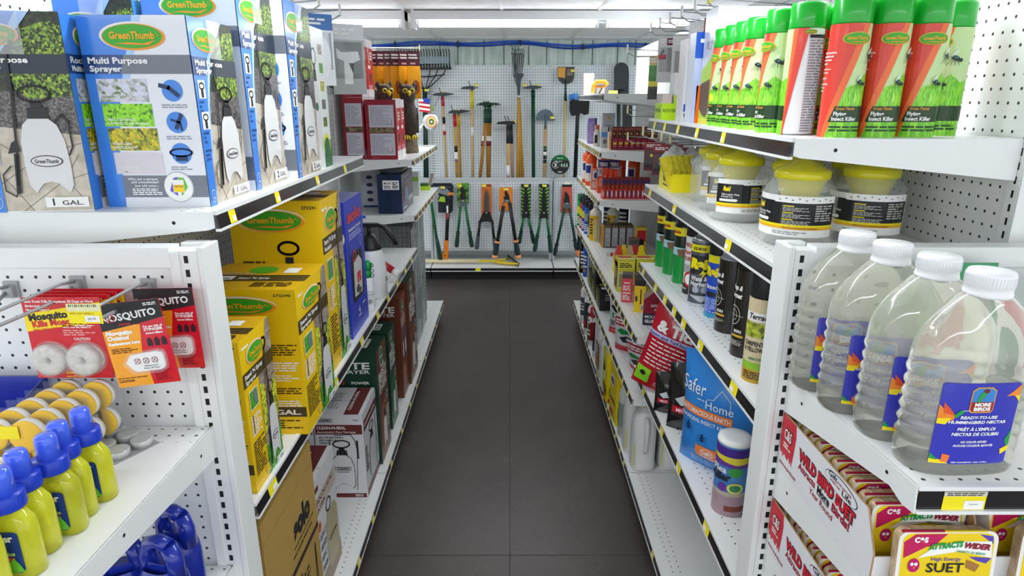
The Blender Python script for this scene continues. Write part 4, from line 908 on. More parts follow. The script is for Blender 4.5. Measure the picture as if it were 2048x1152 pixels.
carton(.27, .262, .495, dict(all=SOL, top=mat('7e86c4', .4)), dict(right=solo_side, front=solo_front), 'backpack_sprayer_box', 'royal blue backpack sprayer box with red lettering on the middle left shelf', 'box', (-.70, 2.263, .84))
# pump spray bottles
HB = mat('e9ecec', .3, trans=0)
def ring_r(pr, k): return [(r*k, z) for r, z in pr]
e = empty('spray_bottle', (-.578, 2.46, .84)); tag(e, 'small white spray bottle with green cap beside the blue box', 'spray bottle')
m = MB(); m.lathe([(.001, 0), (.024, 0), (.026, .006), (.026, .115), (.022, .135), (.014, .148)], HB, 20)
Fb = Cyl(.026, 0, -60); m.ell(Fb, 0, .075, .019, .012, INK, 1, 24); m.ell(Fb, 0, .075, .0175, .0105, HB, 2, 24); m.txt(Fb, 'GreenThumb', 0, .0725, .005, INK, 3, w=.029, al='C')
m.fine(Fb, -.008, .035, .010, .055, 4, INK, 1); m.build('bottle', e)
m = MB(); G_ = mat('17a049', .35); m.lathe([(.001, .14), (.018, .14), (.018, .168), (.015, .172), (.001, .172)], G_, 20); m.lathe([(.001, .17), (.012, .17), (.019, .185), (.019, .200), (.010, .210), (.001, .211)], G_, 20, at=(.004, 0, 0)); m.tube([(-.005, 0, .185), (-.028, -.006, .184)], .006, G_, 8); m.build('cap', e)
for q, zz in enumerate((.195, .172, .152)):
    m = MB(); m.ring((.024, -.012, zz), .007, .0014, INK, n=16, k=6); m.build('clip_ring', e)
def pump_bottle(loc, rz, label, headm, bodycol=HB, k=1.0, hm2=BLK, name='pump_sprayer'):
    e = empty(name, loc, rz); e.scale = (1.13, 1.13, .92); tag(e, label, 'pump sprayer')
    m = MB(); m.lathe([(.001, 0), (.052*k, 0), (.058*k, .008), (.058*k, .12*k), (.055*k, .16*k), (.050*k, .20*k), (.042*k, .232*k), (.03*k, .245*k)], bodycol, 28)
    F = Cyl(.058*k, 0, 0); m.rect(F, -.02, .07, .02, .115, PAPER, 1)
    for i in range(9): m.rect(F, -.016+i*.004, .075, -.016+i*.004+(.0012 if i % 2 else .0022), .10, INK, 2)
    m.build('tank', e)
    m = MB(); m.lathe([(.001, .232*k), (.046*k, .232*k), (.046*k, .238*k), (.040*k, .255*k), (.028*k, .285*k), (.018*k, .30*k), (.001, .30*k)], hm2, 24); m.build('collar', e)
    m = MB(); m.tube([(0, 0, .29*k), (0, 0, .345*k)], .008, hm2, 10); m.box((-.03, -.012, .335*k), (.036, .012, .352*k), headm); m.tube([(-.02, 0, .343*k), (-.05, 0, .345*k)], .007, headm, 8); m.build('pump_head', e)
    m = MB(); m.tube([(.03, 0, .345*k), (.06, 0, .335*k), (.085, 0, .29*k), (.10, 0, .25*k)], .010, headm, 8, rr=[.008, .010, .011, .010]); m.build('trigger', e)
    return e
pump_bottle((-.605, 2.665, .84), 0, 'large white pump sprayer with black head and angled trigger', BLK)
e = pump_bottle((-.735, 2.94, .84), pi, 'pump sprayer with bright blue head behind the black headed one', mat('1c49c4', .35), k=.95)
e = empty('hose_nozzle', (-.605, 2.93, .84)); tag(e, 'red nozzle gun with white tip lying behind the white pump sprayer', 'nozzle')
RN = mat('b3202e', .35)
m = MB(); m.tube([(-.12, .02, .10), (-.06, .01, .10), (0, 0, .075), (.045, -.01, .045)], .017, RN, 10, rr=[.012, .014, .018, .018]); m.tube([(-.09, 0.01, .10), (-.10, .01, .04), (-.10, .01, .0)], .012, RN, 8); m.build('gun', e)
m = MB(); m.tube([(.045, -.01, .045), (.075, -.016, .026)], .016, PAPER, 10); m.build('tip', e)

# ================================================================ LEFT RUN, BASE
KR = mat('b3924e', .6, noise=.05, nscale=30)
def kraft_side(m, F, w, h):
    m.rect(F, 0, .905*h, w, .908*h, mat('8d7038', .7), 1); m.txt(F, 'solo', .50*w, .70*h, .10*h, INK, 2, w=.36*w, bold=.06, rot=0)
    m.txt(F, 'THE BETTER CHOICE SINCE 1946', .48*w, .665*h, .012*h, BRB, 2, w=.44*w); m.fine(F, .45*w, .63*h, .92*w, .65*h, 1, BRB, 2)
    m.rect(F, 0, .565*h, w, .59*h, mat('3a2a26', .5), 2); m.fine(F, .25*w, .38*h, .75*w, .52*h, 5, BRB, 2)
    m.poly(F, [(.66*w, .20*h), (.74*w, .26*h), (.70*w, .42*h), (.62*w, .38*h)], INK, 3); m.line(F, [(.70*w, .15*h), (.86*w, .30*h), (.88*w, .52*h)], .012*w, INK, 3); m.line(F, [(.90*w, .05*h), (.89*w, .52*h)], .012*w, INK, 3)
    m.hoop(F, .76*w, .27*h, .10*w, .12*h, .006*w, BRB, 3); m.ell(F, .52*w, .20*h, .05*w, .035*h, SOLR, 3); m.ell(F, .52*w, .20*h, .038*w, .026*h, PAPER, 4)
carton(.30, .365, .63, KR, dict(right=kraft_side), 'backpack_sprayer_box', 'brown cardboard backpack sprayer box standing on the base deck by the post', 'box', (-.71, 1.385, .1265))
CW = mat('dcdcdf', .35); CM = mat('6b2b2b', .4)
def clean_front(m, F, w, h):
    m.rect(F, .02*w, .775*h, .98*w, .885*h, CM, 2); m.txt(F, 'CLEAN-N-SEAL', .05*w, .835*h, .032*h, PAPER, 3, w=.60*w, bold=.03); m.txt(F, 'Atomizador Para Terrazas', .05*w, .79*h, .024*h, mat('e8d9d4', .4), 3, w=.80*w)
    m.rect(F, .02*w, .915*h, .38*w, .955*h, INK, 2); m.rect(F, .03*w, .921*h, .37*w, .949*h, CW, 3); m.txt(F, 'CHAPIN', .06*w, .925*h, .020*h, INK, 4, w=.28*w, bold=.05); m.txt(F, '25010', .80*w, .93*h, .014*h, INK, 3, w=.12*w)
    for i, t in enumerate(('¡60 A 75% MÁS RÁPIDO', 'QUE USANDO UN', 'CEPILLO!')): m.txt(F, t, .08*w, (.73-.032*i)*h, .020*h, INK, 3, w=(.50, .36, .22)[i]*w, sh=.2)
    tank_art(m, F, .28*w, .13*h, .50*w, .42*h, 4, col=CW, outline=True, wand=False, logo_=False)
    m.line(F, [(.40*w, .765*h), (.74*w, .775*h), (.82*w, .70*h), (.86*w, .55*h)], .014*w, INK, 5); m.line(F, [(.86*w, .70*h), (.86*w, .50*h)], .04*w, INK, 6); m.line(F, [(.84*w, .50*h), (.80*w, .12*h)], .012*w, INK, 5); m.line(F, [(.30*w, .72*h), (.28*w, .55*h), (.34*w, .50*h)], .02*w, INK, 5)
    m.rect(F, .36*w, .355*h, .70*w, .395*h, INK, 8); m.rect(F, .37*w, .361*h, .69*w, .389*h, CW, 9); m.txt(F, 'CHAPIN', .40*w, .365*h, .020*h, INK, 10, w=.26*w, bold=.05); m.txt(F, 'CLEAN-N-SEAL', .40*w, .33*h, .013*h, INK, 8, w=.26*w)
    m.rect(F, .28*w, .025*h, .98*w, .075*h, CM, 2); m.fine(F, .74*w, .035*h, .92*w, .065*h, 2, PAPER, 3)
def clean_side(m, F, w, h):
    m.rect(F, .05*w, .78*h, .98*w, .90*h, CM, 2); m.txt(F, 'CLEAN-N-SEAL', .08*w, .83*h, .03*h, PAPER, 3, w=.80*w, bold=.03)
    tank_art(m, F, .30*w, .14*h, .44*w, .44*h, 4, col=CW, outline=True, wand=False, logo_=False); m.line(F, [(.84*w, .74*h), (.86*w, .40*h), (.80*w, .15*h)], .02*w, INK, 4); m.rect(F, .05*w, .02*h, .98*w, .10*h, CM, 2); m.fine(F, .05*w, .3*h, .25*w, .6*h, 7, INK, 3)
def clean_side2(m, F, w, h):
    WB = mat('a89484', .5, noise=.2, nscale=40); m.rect(F, 0, 0, w, .17*h, WB, 2); m.rect(F, 0, .70*h, w, .84*h, mat('cbb9ae', .4), 2); m.txt(F, 'CLEAN-N-SEAL', .04*w, .78*h, .045*h, mat('4a2c2c', .4), 3, w=.86*w, bold=.01); m.txt(F, 'SPRAYER', .06*w, .72*h, .03*h, mat('4a2c2c', .4), 3, w=.5*w)
    m.rect(F, .02*w, .89*h, .35*w, .93*h, CM, 3); m.ell(F, .26*w, .60*h, .10*w, .06*h, mat('e8c9b0', .4), 3); m.ell(F, .28*w, .60*h, .05*w, .04*h, mat('c25a2a', .4), 4)
    m.poly(F, [(.55*w, .10*h), (.50*w, .20*h), (.50*w, .50*h), (.58*w, .58*h), (.86*w, .58*h), (.95*w, .50*h), (.95*w, .20*h), (.90*w, .10*h)], mat('b6aa84', .4), 4); m.hoop(F, .64*w, .64*h, .09*w, .05*h, .02*w, INK, 5); m.txt(F, 'CHAPIN', .58*w, .33*h, .025*h, INK, 6, w=.30*w, bold=.03)
    for i in range(4): m.ell(F, .18*w, (.50-.09*i)*h, .06*w, .035*h, INK, 3, 14); m.ell(F, .18*w, (.50-.09*i)*h, .05*w, .028*h, CW, 4, 14); m.fine(F, .27*w, (.475-.09*i)*h, .48*w, (.525-.09*i)*h, 3, INK, 3)
def clean_top(m, F, w, d):
    m.rect(F, .62*w, 0, .92*w, d, CM, 2); m.fine(F, .05*w, .2*d, .45*w, .8*d, 14, mat('9a9aa0', .5), 2); m.txt(F, 'CLEAN-N-SEAL', .72*w, .15*d, .05*d, PAPER, 3, w=.7*d, rot=pi/2)
carton(.20, .275, .43, CW, dict(right=clean_side2, front=clean_front, top=clean_top), 'tank_sprayer_box', 'white sprayer box with wood grain print, just behind the brown cardboard box', 'box', (-.698, 1.745, .1265))
carton(.19, .24, .378, CW, dict(right=clean_side, front=clean_front, top=clean_top), 'tank_sprayer_box', 'white and maroon sprayer box with a black tank outline, on the base deck', 'box', (-.667, 2.317, .1265))
carton(.155, .24, .378, CW, dict(right=clean_side, front=clean_front, top=clean_top), 'tank_sprayer_box', 'white and maroon sprayer box hidden behind its outlined twin', 'box', (-.845, 2.317, .1265))
DG = mat('143f2e', .32, coat=.2); BR = mat('6a3826', .35, coat=.2); BRO = mat('8a4a30', .35)
def badge(m, F, cx, cy, r, l=3): m.ell(F, cx, cy, r, r*1.25, PAPER, l, 24); m.ell(F, cx, cy, r*.88, r*1.12, mat('1e7a40', .4), l+1, 24); m.txt(F, 'Scotts', cx, cy-r*.22, r*.5, PAPER, l+2, w=r*1.4, al='C')
def best_side(bg):
    def fn(m, F, w, h):
        m.rect(F, 0, 0, w, h, bg, 1); badge(m, F, .45*w, .90*h, .17*w)
        for i, (t, s_) in enumerate((('THE', .035), ('BEST', .058), ('SPRAYER', .036), ('EVER', .058))): m.txt(F, t, .50*w, (.80-(0, .075, .12, .19)[i])*h, s_*h, PAPER, 3, al='C', w=(.35, .78, .80, .74)[i]*w, bold=.03)
        m.poly(F, [(.1*w, .10*h), (.55*w, .05*h), (.8*w, .5*h), (.2*w, .48*h)], mat('2f8a3a' if bg is DG else '9a6a4c', .4), 2); tank_art(m, F, .32*w, .08*h, .34*w, .28*h, 3, col=PAPER, wand=False, logo_=False)
        m.ell(F, .82*w, .50*h, .12*w, .03*h, PAPER, 3); m.ell(F, .82*w, .50*h, .10*w, .022*h, GRN, 4); m.fine(F, .7*w, .2*h, .95*w, .40*h, 6, PAPER, 3)
    return fn
def elite_side(m, F, w, h):
    m.rect(F, 0, 0, w, h, BRO, 1); badge(m, F, .45*w, .88*h, .17*w); m.txt(F, 'ELITE', .12*w, .74*h, .055*h, PAPER, 3, w=.66*w, bold=.02); m.txt(F, 'SPRAYER', .12*w, .70*h, .028*h, PAPER, 3, w=.66*w)
    m.rect(F, .10*w, .35*h, .48*w, .64*h, mat('7a4630', .4), 2); m.rect(F, .54*w, .35*h, .92*w, .66*h, mat('4a5a8a', .4), 2); m.ell(F, .30*w, .47*h, .09*w, .08*h, PAPER, 3); m.ell(F, .73*w, .47*h, .10*w, .08*h, PAPER, 3); m.fine(F, .15*w, .12*h, .7*w, .30*h, 5, mat('d9b8a6', .4), 2)
def elite_front(bg):
    def fn(m, F, w, h):
        m.rect(F, 0, 0, w, h, bg, 1); m.txt(F, 'ELITE', .88*w, .86*h, .055*h, PAPER, 3, al='R', w=.70*w, bold=.03); m.txt(F, 'SPRAYER', .88*w, .82*h, .030*h, PAPER, 3, al='R', w=.66*w)
        m.rect(F, .20*w, .725*h, .42*w, .76*h, mat('8f2a2a', .4), 3); m.rect(F, .18*w, .722*h, .20*w, .763*h, PAPER, 3); m.txt(F, 'POWER', .86*w, .728*h, .022*h, PAPER, 3, al='R', w=.32*w, bold=.03)
        m.fine(F, .05*w, .55*h, .80*w, .62*h, 3, mat('b9cfc2', .4), 3)
    return fn
def flap_top(m, F, w, d): m.rect(F, .45*w, .25*d, .80*w, .75*d, PAPER, 2); m.fine(F, .48*w, .3*d, .78*w, .7*d, 4, INK, 3); m.txt(F, 'BEST', .15*w, .3*d, .12*d, PAPER, 3, rot=pi/2)
def lawnbox(y0, d, h, xr, w, base, sd, fr, label): return carton(w, d, h, base, dict(right=sd, front=fr, top=flap_top), 'powered_sprayer_box', label, 'box', (xr-w/2, y0+d/2, .1265))
lawnbox(2.452, .205, .53, -.562, .24, DG, best_side(BR), elite_front(DG), 'dark green sprayer box with brown aisle side, first behind the maroon and white box')
lawnbox(2.760, .165, .50, -.572, .22, DG, best_side(DG), elite_front(DG), 'dark green sprayer box with a white barcode sheet on its lid')
lawnbox(3.095, .165, .565, -.570, .23, BR, elite_side, elite_front(BR), 'brown sprayer box with a round green badge and two inset pictures')
lawnbox(3.275, .25, .595, -.556, .23, dict(all=BR, top=DG), best_side(BR), elite_front(BR), 'tallest brown sprayer box with green lid, beside the wire cages')
# wire animal cages standing on the base deck
def cage(loc, w, d, h, label, rz=0):
    e = empty('animal_cage', loc, rz); tag(e, label, 'cage'); g = mat('b9c3c5', .4, metal=.15)
    m = MB(); F1 = [Flat((-w/2, -d/2, 0), (1, 0, 0), (0, 0, 1)), Flat((w/2, -d/2, 0), (0, 1, 0), (0, 0, 1)), Flat((w/2, d/2, 0), (-1, 0, 0), (0, 0, 1)), Flat((-w/2, d/2, 0), (0, -1, 0), (0, 0, 1))]
    for F, ww in zip(F1, (w, d, w, d)):
        n = max(2, int(ww/.026))
        for i in range(n+1): m.tube([F(ww*i/n, 0, 0), F(ww*i/n, h, 0)], .0013, g, 4, cap=False)
        k = int(h/.028)
        for i in range(k+1): m.tube([F(0, h*i/k, 0), F(ww, h*i/k, 0)], .0013, g, 4, cap=False)
    for i in range(8): x = -w/2+w*i/7; m.tube([(x, -d/2, h), (x, d/2, h)], .0013, g, 4, cap=False)
    for a in (-w/2, w/2):
        for b in (-d/2, d/2): m.tube([(a, b, 0), (a, b, h)], .003, g, 6)
    m.build('wire_mesh', e)
    m = MB(); m.box((-w/2+.012, -.004, .05), (w/2-.012, 0, h-.08), mat('a9b2b0', .35, metal=.6)); m.build('trap_door', e)
    m = MB(); m.box((w/2-.018, -d/2+.02, h*.35), (w/2-.016, d/2-.02, h*.9), mat('c3c4bf', .4)); F = Flat((w/2-.016, -d/2+.02, h*.35), (0, 1, 0), (0, 0, 1)); m.poly(F, [(.02, .05), (.06, .10), (.05, .20), (.09, .30), (.13, .22), (.10, .12), (.14, .05)], INK, 1); m.poly(F, [(.04, .36), (.12, .33), (.13, .42), (.06, .44)], INK, 1); m.build('paper_label', e)
    return e
cage((-.73, 3.99, .1265), .25, .22, .84, 'tall upright wire cage nearest the tallest brown box')
cage((-.735, 4.24, .1265), .25, .22, .83, 'tall upright wire cage, second back on the base deck')
cage((-.76, 4.50, .1265), .24, .22, .80, 'tall upright wire cage, farthest back on the base deck')

# ================================================================ LEFT RUN, FAR SECTION
RX = mat('a01d30', .38); RXB = mat('c92a38', .35)
def red_front(m, F, w, h):
    for y0, y1 in ((.07, .44), (.54, .91)):
        m.rect(F, .12*w, y0*h, .93*w, y1*h, mat('d6d3dd', .45), 2); m.fine(F, .16*w, (y0+.03)*h, .80*w, (y1-.03)*h, 12, mat('a9a6b4', .5), 3); m.line(F, [(.72*w, (y0+.05)*h), (.84*w, (y0+.05)*h), (.84*w, (y0+.13)*h)], .015*w, mat('4a5a78', .5), 4)
    m.rect(F, .12*w, .455*h, .93*w, .53*h, spots('ground_print', ['2f4a2a', '6a5a44', 'a58a6a', '4f7a2c'], 60), 2)
    m.fine(F, .15*w, .02*h, .6*w, .045*h, 1, mat('d0505e', .5), 2)
def red_side(m, F, w, h):
    m.rect(F, 0, 0, w, h, RXB, 1); m.rect(F, 0, .86*h, w, h, mat('e6dadb', .4), 2); m.rect(F, 0, 0, w, .14*h, mat('ece9ea', .4), 2); m.rect(F, .1*w, .14*h, .8*w, .22*h, mat('d98a92', .4), 2)
    m.poly(F, [(.15*w, .85*h), (.30*w, .85*h), (.45*w, .60*h), (.30*w, .58*h)], mat('d7c9ae', .4), 3); m.rect(F, .38*w, .28*h, .68*w, .42*h, INK, 3)
    for i in range(3): m.rect(F, .50*w, (.76-.05*i)*h, .80*w, (.79-.05*i)*h, PAPER, 3)
    m.rect(F, .15*w, .50*h, .55*w, .56*h, PAPER, 3)
def red_box(x0, x1, y0, d, z, h, label): return carton(x1-x0, d, h, RX, dict(front=red_front, right=red_side), 'repeller_box', label, 'box', ((x0+x1)/2, y0+d/2, z))
red_box(-.927, -.812, 3.63, .165, 1.345, .335, 'dark red box against the panel, lower front of the red stack'); red_box(-.927, -.812, 3.80, .165, 1.345, .335, 'dark red box against the panel, lower one at the back of the red stack')
red_box(-.927, -.812, 3.63, .165, 1.682, .315, 'dark red box on top of the stack, front one by the hanging packs'); red_box(-.927, -.812, 3.80, .165, 1.682, .315, 'dark red box on top of the stack, back one near the hanging yellow bags')
red_box(-.802, -.632, 3.63, .14, 1.345, .325, 'dark red box with two grey text panels nearest the aisle'); red_box(-.802, -.632, 3.775, .14, 1.345, .325, 'dark red box squeezed between the front red box and the owls')
def owl(loc, rz, label, first=None):
    if first: return dup(first, loc, rz, label)
    e = empty('owl_decoy', loc, rz); tag(e, label, 'owl decoy'); e.scale = (1.1, 1.1, 1.02); FE = mat('4a4038', .7, bump=.8, bscale=90, noise=.45, nscale=60); BE = mat('e3cf2e', .4)
    m = MB(); m.lathe([(.001, 0), (.05, 0), (.052, .02), (.046, .06), (.048, .095), (.001, .10)], mat('857862', .8, noise=.4, nscale=40, bump=.6, bscale=60), 16, sy=.85); m.build('stump', e)
    m = MB(); m.lathe([(.001, .085), (.03, .095), (.05, .14), (.058, .19), (.055, .24), (.042, .28), (.036, .30), (.044, .33), (.047, .36), (.040, .39), (.02, .405), (.001, .408)], FE, 20, sy=.85)
    for s_ in (-1, 1): m.tube([(s_*.03, 0, .375), (s_*.038, 0, .405), (s_*.04, 0, .425)], .01, FE, 8, rr=[.014, .009, .002]); m.loft([[Vector((s_*(.045+.012*math.cos(t)), .03*math.sin(t)*q, z)) for t in [2*pi*i/10 for i in range(10)]] for z, q in ((.12, .3), (.16, .8), (.22, 1.2), (.27, .7))], FE)
    m.build('body', e)
    m = MB(); m.tube([(0, -.036, .362), (0, -.055, .352), (0, -.056, .335)], .01, BE, 8, rr=[.012, .010, .002]); m.build('beak', e)
    for s_ in (-1, 1):
        m = MB(); m.lathe([(.001, -.003), (.014, -.003), (.014, .003), (.001, .003)], BE, 14, tf=Matrix.Translation((s_*.02, -.038, .37)) @ Matrix.Rotation(pi/2, 4, 'X')); m.lathe([(.001, -.003), (.007, -.003), (.007, .006), (.001, .006)], BLK, 12, tf=Matrix.Translation((s_*.02, -.040, .37)) @ Matrix.Rotation(pi/2, 4, 'X')); m.build('eye', e)
        m = MB()
        for t in (-.012, 0, .012): m.tube([(s_*.022, -.03, .108), (s_*.022+t, -.05, .102), (s_*.022+t*1.2, -.056, .085)], .005, BE, 6)
        m.build('foot', e)
    return e
o1 = owl((-.635, 4.10, 1.345), .35, 'brown owl decoy on a stump nearest the aisle')
owl((-.765, 4.04, 1.345), .7, 'brown owl decoy with a white disc, behind the aisle side red boxes', o1)
owl((-.865, 4.10, 1.345), .3, 'brown owl decoy mostly hidden behind the red boxes', o1)
m = MB(); m.slab([(.037*math.cos(2*pi*i/28), .037*math.sin(2*pi*i/28)) for i in range(28)], .001, Flat((0, 0, 0), (1, .15, 0), (0, 0, 1)), mat('eceef0', .4)); m.tube([(0, .002, .036), (.0, .03, .05)], .0008, PAPER, 4); tag(m.build('round_tag', None, (-.70, 3.955, 1.612)), 'white round paper tag hanging from the middle owl decoy', 'tag')
e = empty('hanging_rod', (-.965, 4.27, 1.985)); tag(e, 'white hanging rod above the yellow bags', 'peg hook'); m = MB(); m.tube([(0, 0, 0), (.39, 0, -.004)], .004, PAPER, 8); m.build('rod', e); m = MB(); m.box((.39, -.012, -.016), (.394, .012, .016), mat('ece9a0', .4)); m.build('price_tag', e)
YP = mat('f4a916', .3); 
def bag(x, i, first=None):
    lab = 'yellow insect bag with dark header, %s from the panel on the white rod' % ORD[i]
    if first: return dup(first, (x, 4.27+.004*(i % 3), 1.975), math.radians(24+6*(i % 3)), lab)
    e = empty('hanging_bag', (x, 4.27, 1.975), math.radians(28)); tag(e, lab, 'bag', 'yellow bags on the white rod')
    m = MB(); m.loft([[Vector((sx*ww, sy_*t, z)) for sx, sy_ in ((-1, -1), (1, -1), (1, 1), (-1, 1))] for ww, t, z in ((.040, .001, -.10), (.044, .006, -.13), (.044, .012, -.18), (.044, .012, -.25), (.043, .004, -.295), (.040, .001, -.30))], YP, smooth=False)
    F = Flat((-.044, -.0125, -.30), (1, 0, 0), (0, 0, 1)); m.ell(F, .052, .07, .024, .042, mat('7a3a1c', .3), 2); m.ell(F, .052, .07, .018, .034, mat('e2551c', .3), 3); m.ell(F, .052, .07, .011, .022, mat('3c4a2a', .3), 4); m.build('pouch', e)
    m = MB(); m.box((-.042, -.001, -.115), (.042, .001, -.01), mat('5a2430', .35)); F = Flat((-.042, -.0012, -.115), (1, 0, 0), (0, 0, 1)); m.fine(F, .01, .055, .074, .09, 2, PAPER, 1); m.fine(F, .02, .02, .06, .04, 1, mat('d9a8a0', .4), 1); m.build('header_card', e)
    return e
b1 = None
for i, x in enumerate((-.905, -.855, -.815, -.765, -.725, -.672, -.615)):
    o = bag(x, i, b1); b1 = b1 or o
# foil eye balloon and flag pinwheel beyond the owls
e = empty('eye_balloon', (-.56, 4.62, 1.52)); tag(e, 'silver foil balloon printed with an eye, hanging past the owls', 'balloon'); FO = mat('dfe3e6', .25, metal=.3)
m = MB(); m.lathe([(.001, -.055), (.03, -.05), (.055, -.02), (.058, .01), (.04, .045), (.001, .055)], FO, 18, sy=.6); Ff = Flat((.01, -.036, 0), (1, -.0, 0), (0, 0, 1)); m.ell(Ff, 0, 0, .036, .042, mat('e88a6a', .4), 2); m.ell(Ff, 0, 0, .030, .034, mat('e8d98a', .4), 3); m.ell(Ff, 0, 0, .018, .02, mat('3a6a3a', .4), 4); m.ell(Ff, 0, 0, .008, .008, PAPER, 5); m.build('foil', e)
m = MB(); [m.tube([(-.05, 0, -.01), (-.08, .01, -.03-.012*i), (-.10, 0, -.01-.03*i)], .006, FO, 5) for i in range(4)]; m.tube([(0, 0, .05), (0, -.02, .30), (-.02, -.35, .455)], .001, INK, 4); m.build('streamer', e)
e = empty('flag_pinwheel', (-.585, 4.60, 1.64)); tag(e, 'small red white and blue flag decoration above the eye balloon', 'decoration')
m = MB(); Ff = Flat((-.05, 0, -.05), (1, 0, 0), (0, 0, 1))
for i in range(6): m.slab([(0, .014*i), (.075, .014*i-.01), (.075, .014*i+.003), (0, .014*i+.013)], .002, Ff, mat('c22a35', .4) if i % 2 == 0 else PAPER)
m.slab([(.03, .06), (.075, .05), (.08, .085), (.035, .09)], .003, Ff, mat('23419c', .4)); m.build('flag', e)
m = MB(); m.slab([(.08, .02), (.095, .0), (.11, .01), (.09, .05)], .002, Ff, mat('6a8a3a', .5)); m.tube([(.055, .0, -.02), (.10, .01, .06)], .0015, INK, 5); m.build('leaf', e)
# L4 shelf: navy carton
def navy_front(m, F, w, h): m.rect(F, .42*w, 0, .55*w, h, mat('2c3c58', .15, alpha=.7), 2); m.rect(F, .22*w, .62*h, .90*w, .86*h, PAPER, 3); m.txt(F, 'M-24', .28*w, .76*h, .05*h, INK, 4, w=.25*w); m.fine(F, .28*w, .65*h, .55*w, .73*h, 3, INK, 4); m.fine(F, .62*w, .65*h, .86*w, .82*h, 4, INK, 4)
def navy_side(m, F, w, h): m.poly(F, [(.15*w, .25*h), (.9*w, .15*h), (.95*w, .85*h), (.2*w, .75*h)], spots('blue_photo', ['2c3f55', '5a6f80', '7a4a48', '3a5a70', '9aa6ae'], 16, 'N'), 2); m.poly(F, [(.25*w, .3*h), (.5*w, .25*h), (.55*w, .6*h), (.3*w, .62*h)], mat('6f94b4', .4), 3); m.fine(F, .10*w, .08*h, .4*w, .13*h, 1, PAPER, 3); m.fine(F, .55*w, .20*h, .95*w, .32*h, 2, PAPER, 4); m.fine(F, .2*w, .86*h, .9*w, .92*h, 1, mat('b09aa0', .4), 3)
carton(.14, .42, .225, dict(all=mat('12284c', .3, coat=.2), top=mat('20344e', .3)), dict(front=navy_front, right=navy_side), 'heater_box', 'dark navy carton with a white address sticker on the far left shelf', 'box', (-.695, 3.87, 1.03))
def wf(m, F, w, h):
    for i in range(4): m.ell(F, .5*w, (.2+.2*i)*h, .2*w, .05*h, mat('2a3550', .4), 2, 14)
    m.rect(F, .05*w, 0, .95*w, .05*h, NAVY, 2)
carton(.10, .10, .23, mat('cfd3da', .4), dict(front=wf), 'small_box', 'white box with dark blue figures between the navy carton and the panel', 'box', (-.862, 3.95, 1.03))
m = MB(); m.loft([[Vector((a*q, b*q2, z)) for a, b in ((-1, -1), (0, -1.2), (1, -1), (1.1, 0), (1, 1), (0, 1.1), (-1, 1), (-1.1, 0))] for q, q2, z in ((.06, .12, 0), (.065, .13, .02), (.04, .10, .035), (.01, .04, .04))], mat('5f6a70', .3, coat=.5)); tag(m.build('grey_pouch', None, (-.70, 3.86, 1.2555)), 'crumpled grey plastic pouch on top of the navy carton', 'pouch')
m = MB(); m.box((-.03, -.04, 0), (.03, .04, .16), mat('d0d5d3', .4)); [m.box((-.031, -.04, .02+.03*i), (-.03, .0, .03+.03*i), INK) for i in range(4)]; m.rect(Flat((-.03, -.0401, 0), (1, 0, 0), (0, 0, 1)), .0, .1, .06, .13, mat('8fc23c', .4), 1); tag(m.build('small_box', None, (-.66, 4.42, 1.03)), 'small pale box behind the navy carton', 'box')
e = empty('green_tag_pack', (-.63, 4.68, 1.03)); m = MB(); m.box((-.04, -.02, 0), (.04, .02, .03), mat('b8df2c', .4)); m.box((-.03, -.018, .03), (.03, .018, .05), mat('3c6a30', .4)); bpy.data.objects.remove(e); tag(m.build('small_pack', None, (-.63, 4.68, 1.03)), 'small lime green pack at the far end of the navy carton shelf', 'pack')

# hanging packs in the middle section, above eye level
def hang(px, py, X, label, ln, name='peg_hook'):
    p = atx(px, py, X); return p
def side_hook(side, y, z, ln, label, tagm=PAPER, rise=.0):
    e = empty('peg_hook', (XB if side > 0 else -XBL, y, z)); tag(e, label, 'peg hook')
    m = MB(); m.box((0, -.012, -.016), (-side*.006, .012, .016), GREYP); m.tube([(0, 0, 0), (-side*ln*.9, 0, -.004), (-side*ln, 0, .012)], .0028, STEEL, 6); m.tube([(0, 0, .008), (-side*(ln-.004), 0, .030)], .002, STEEL, 6); m.build('wire_arm', e)
    m = MB(); m.box((-side*ln-.002, -.013, .012), (-side*ln+.002, .013, .05), tagm); m.build('price_tag', e)
    return e
def blister(loc, rz, w, h, label, top, body, art, cat='pack', name='blister_pack'):
    e = empty(name, loc, rz); tag(e, label, cat)
    m = MB(); m.box((-w/2, -.001, -h), (w/2, .001, 0), body); F = Flat((-w/2, -.0012, -h), (1, 0, 0), (0, 0, 1)); m.rect(F, 0, h*.78, w, h, top, 1); m.fine(F, w*.1, h*.84, w*.8, h*.95, 2, PAPER, 2); art(m, F, w, h); m.build('card', e)
    m = MB(); m.loft([[Vector((a*q*w, -.001-d_, -h*.45+b*q*h)) for a, b in ((-.42, -.32), (.42, -.32), (.42, .2), (-.42, .2))] for q, d_ in ((1, 0), (.98, .018), (.8, .026))], film('f4f8fa', .07), smooth=False); m.build('clear_shell', e)
    return e
WG = mat('dfe2e2', .35)
def gun_art(m, F, w, h): m.poly(F, [(w*.35, h*.15), (w*.6, h*.15), (w*.62, h*.45), (w*.85, h*.5), (w*.8, h*.62), (w*.3, h*.6), (w*.15, h*.66), (w*.15, h*.52), (w*.36, h*.48)], WG, 3); m.poly(F, [(w*.5, h*.45), (w*.62, h*.3), (w*.66, h*.45)], BLK, 4)
def dark_art(m, F, w, h): m.poly(F, [(w*.2, h*.1), (w*.5, h*.08), (w*.7, h*.4), (w*.6, h*.7), (w*.3, h*.65)], mat('3a3c40', .35), 3); m.ell(F, w*.5, h*.3, w*.12, h*.06, WG, 4)
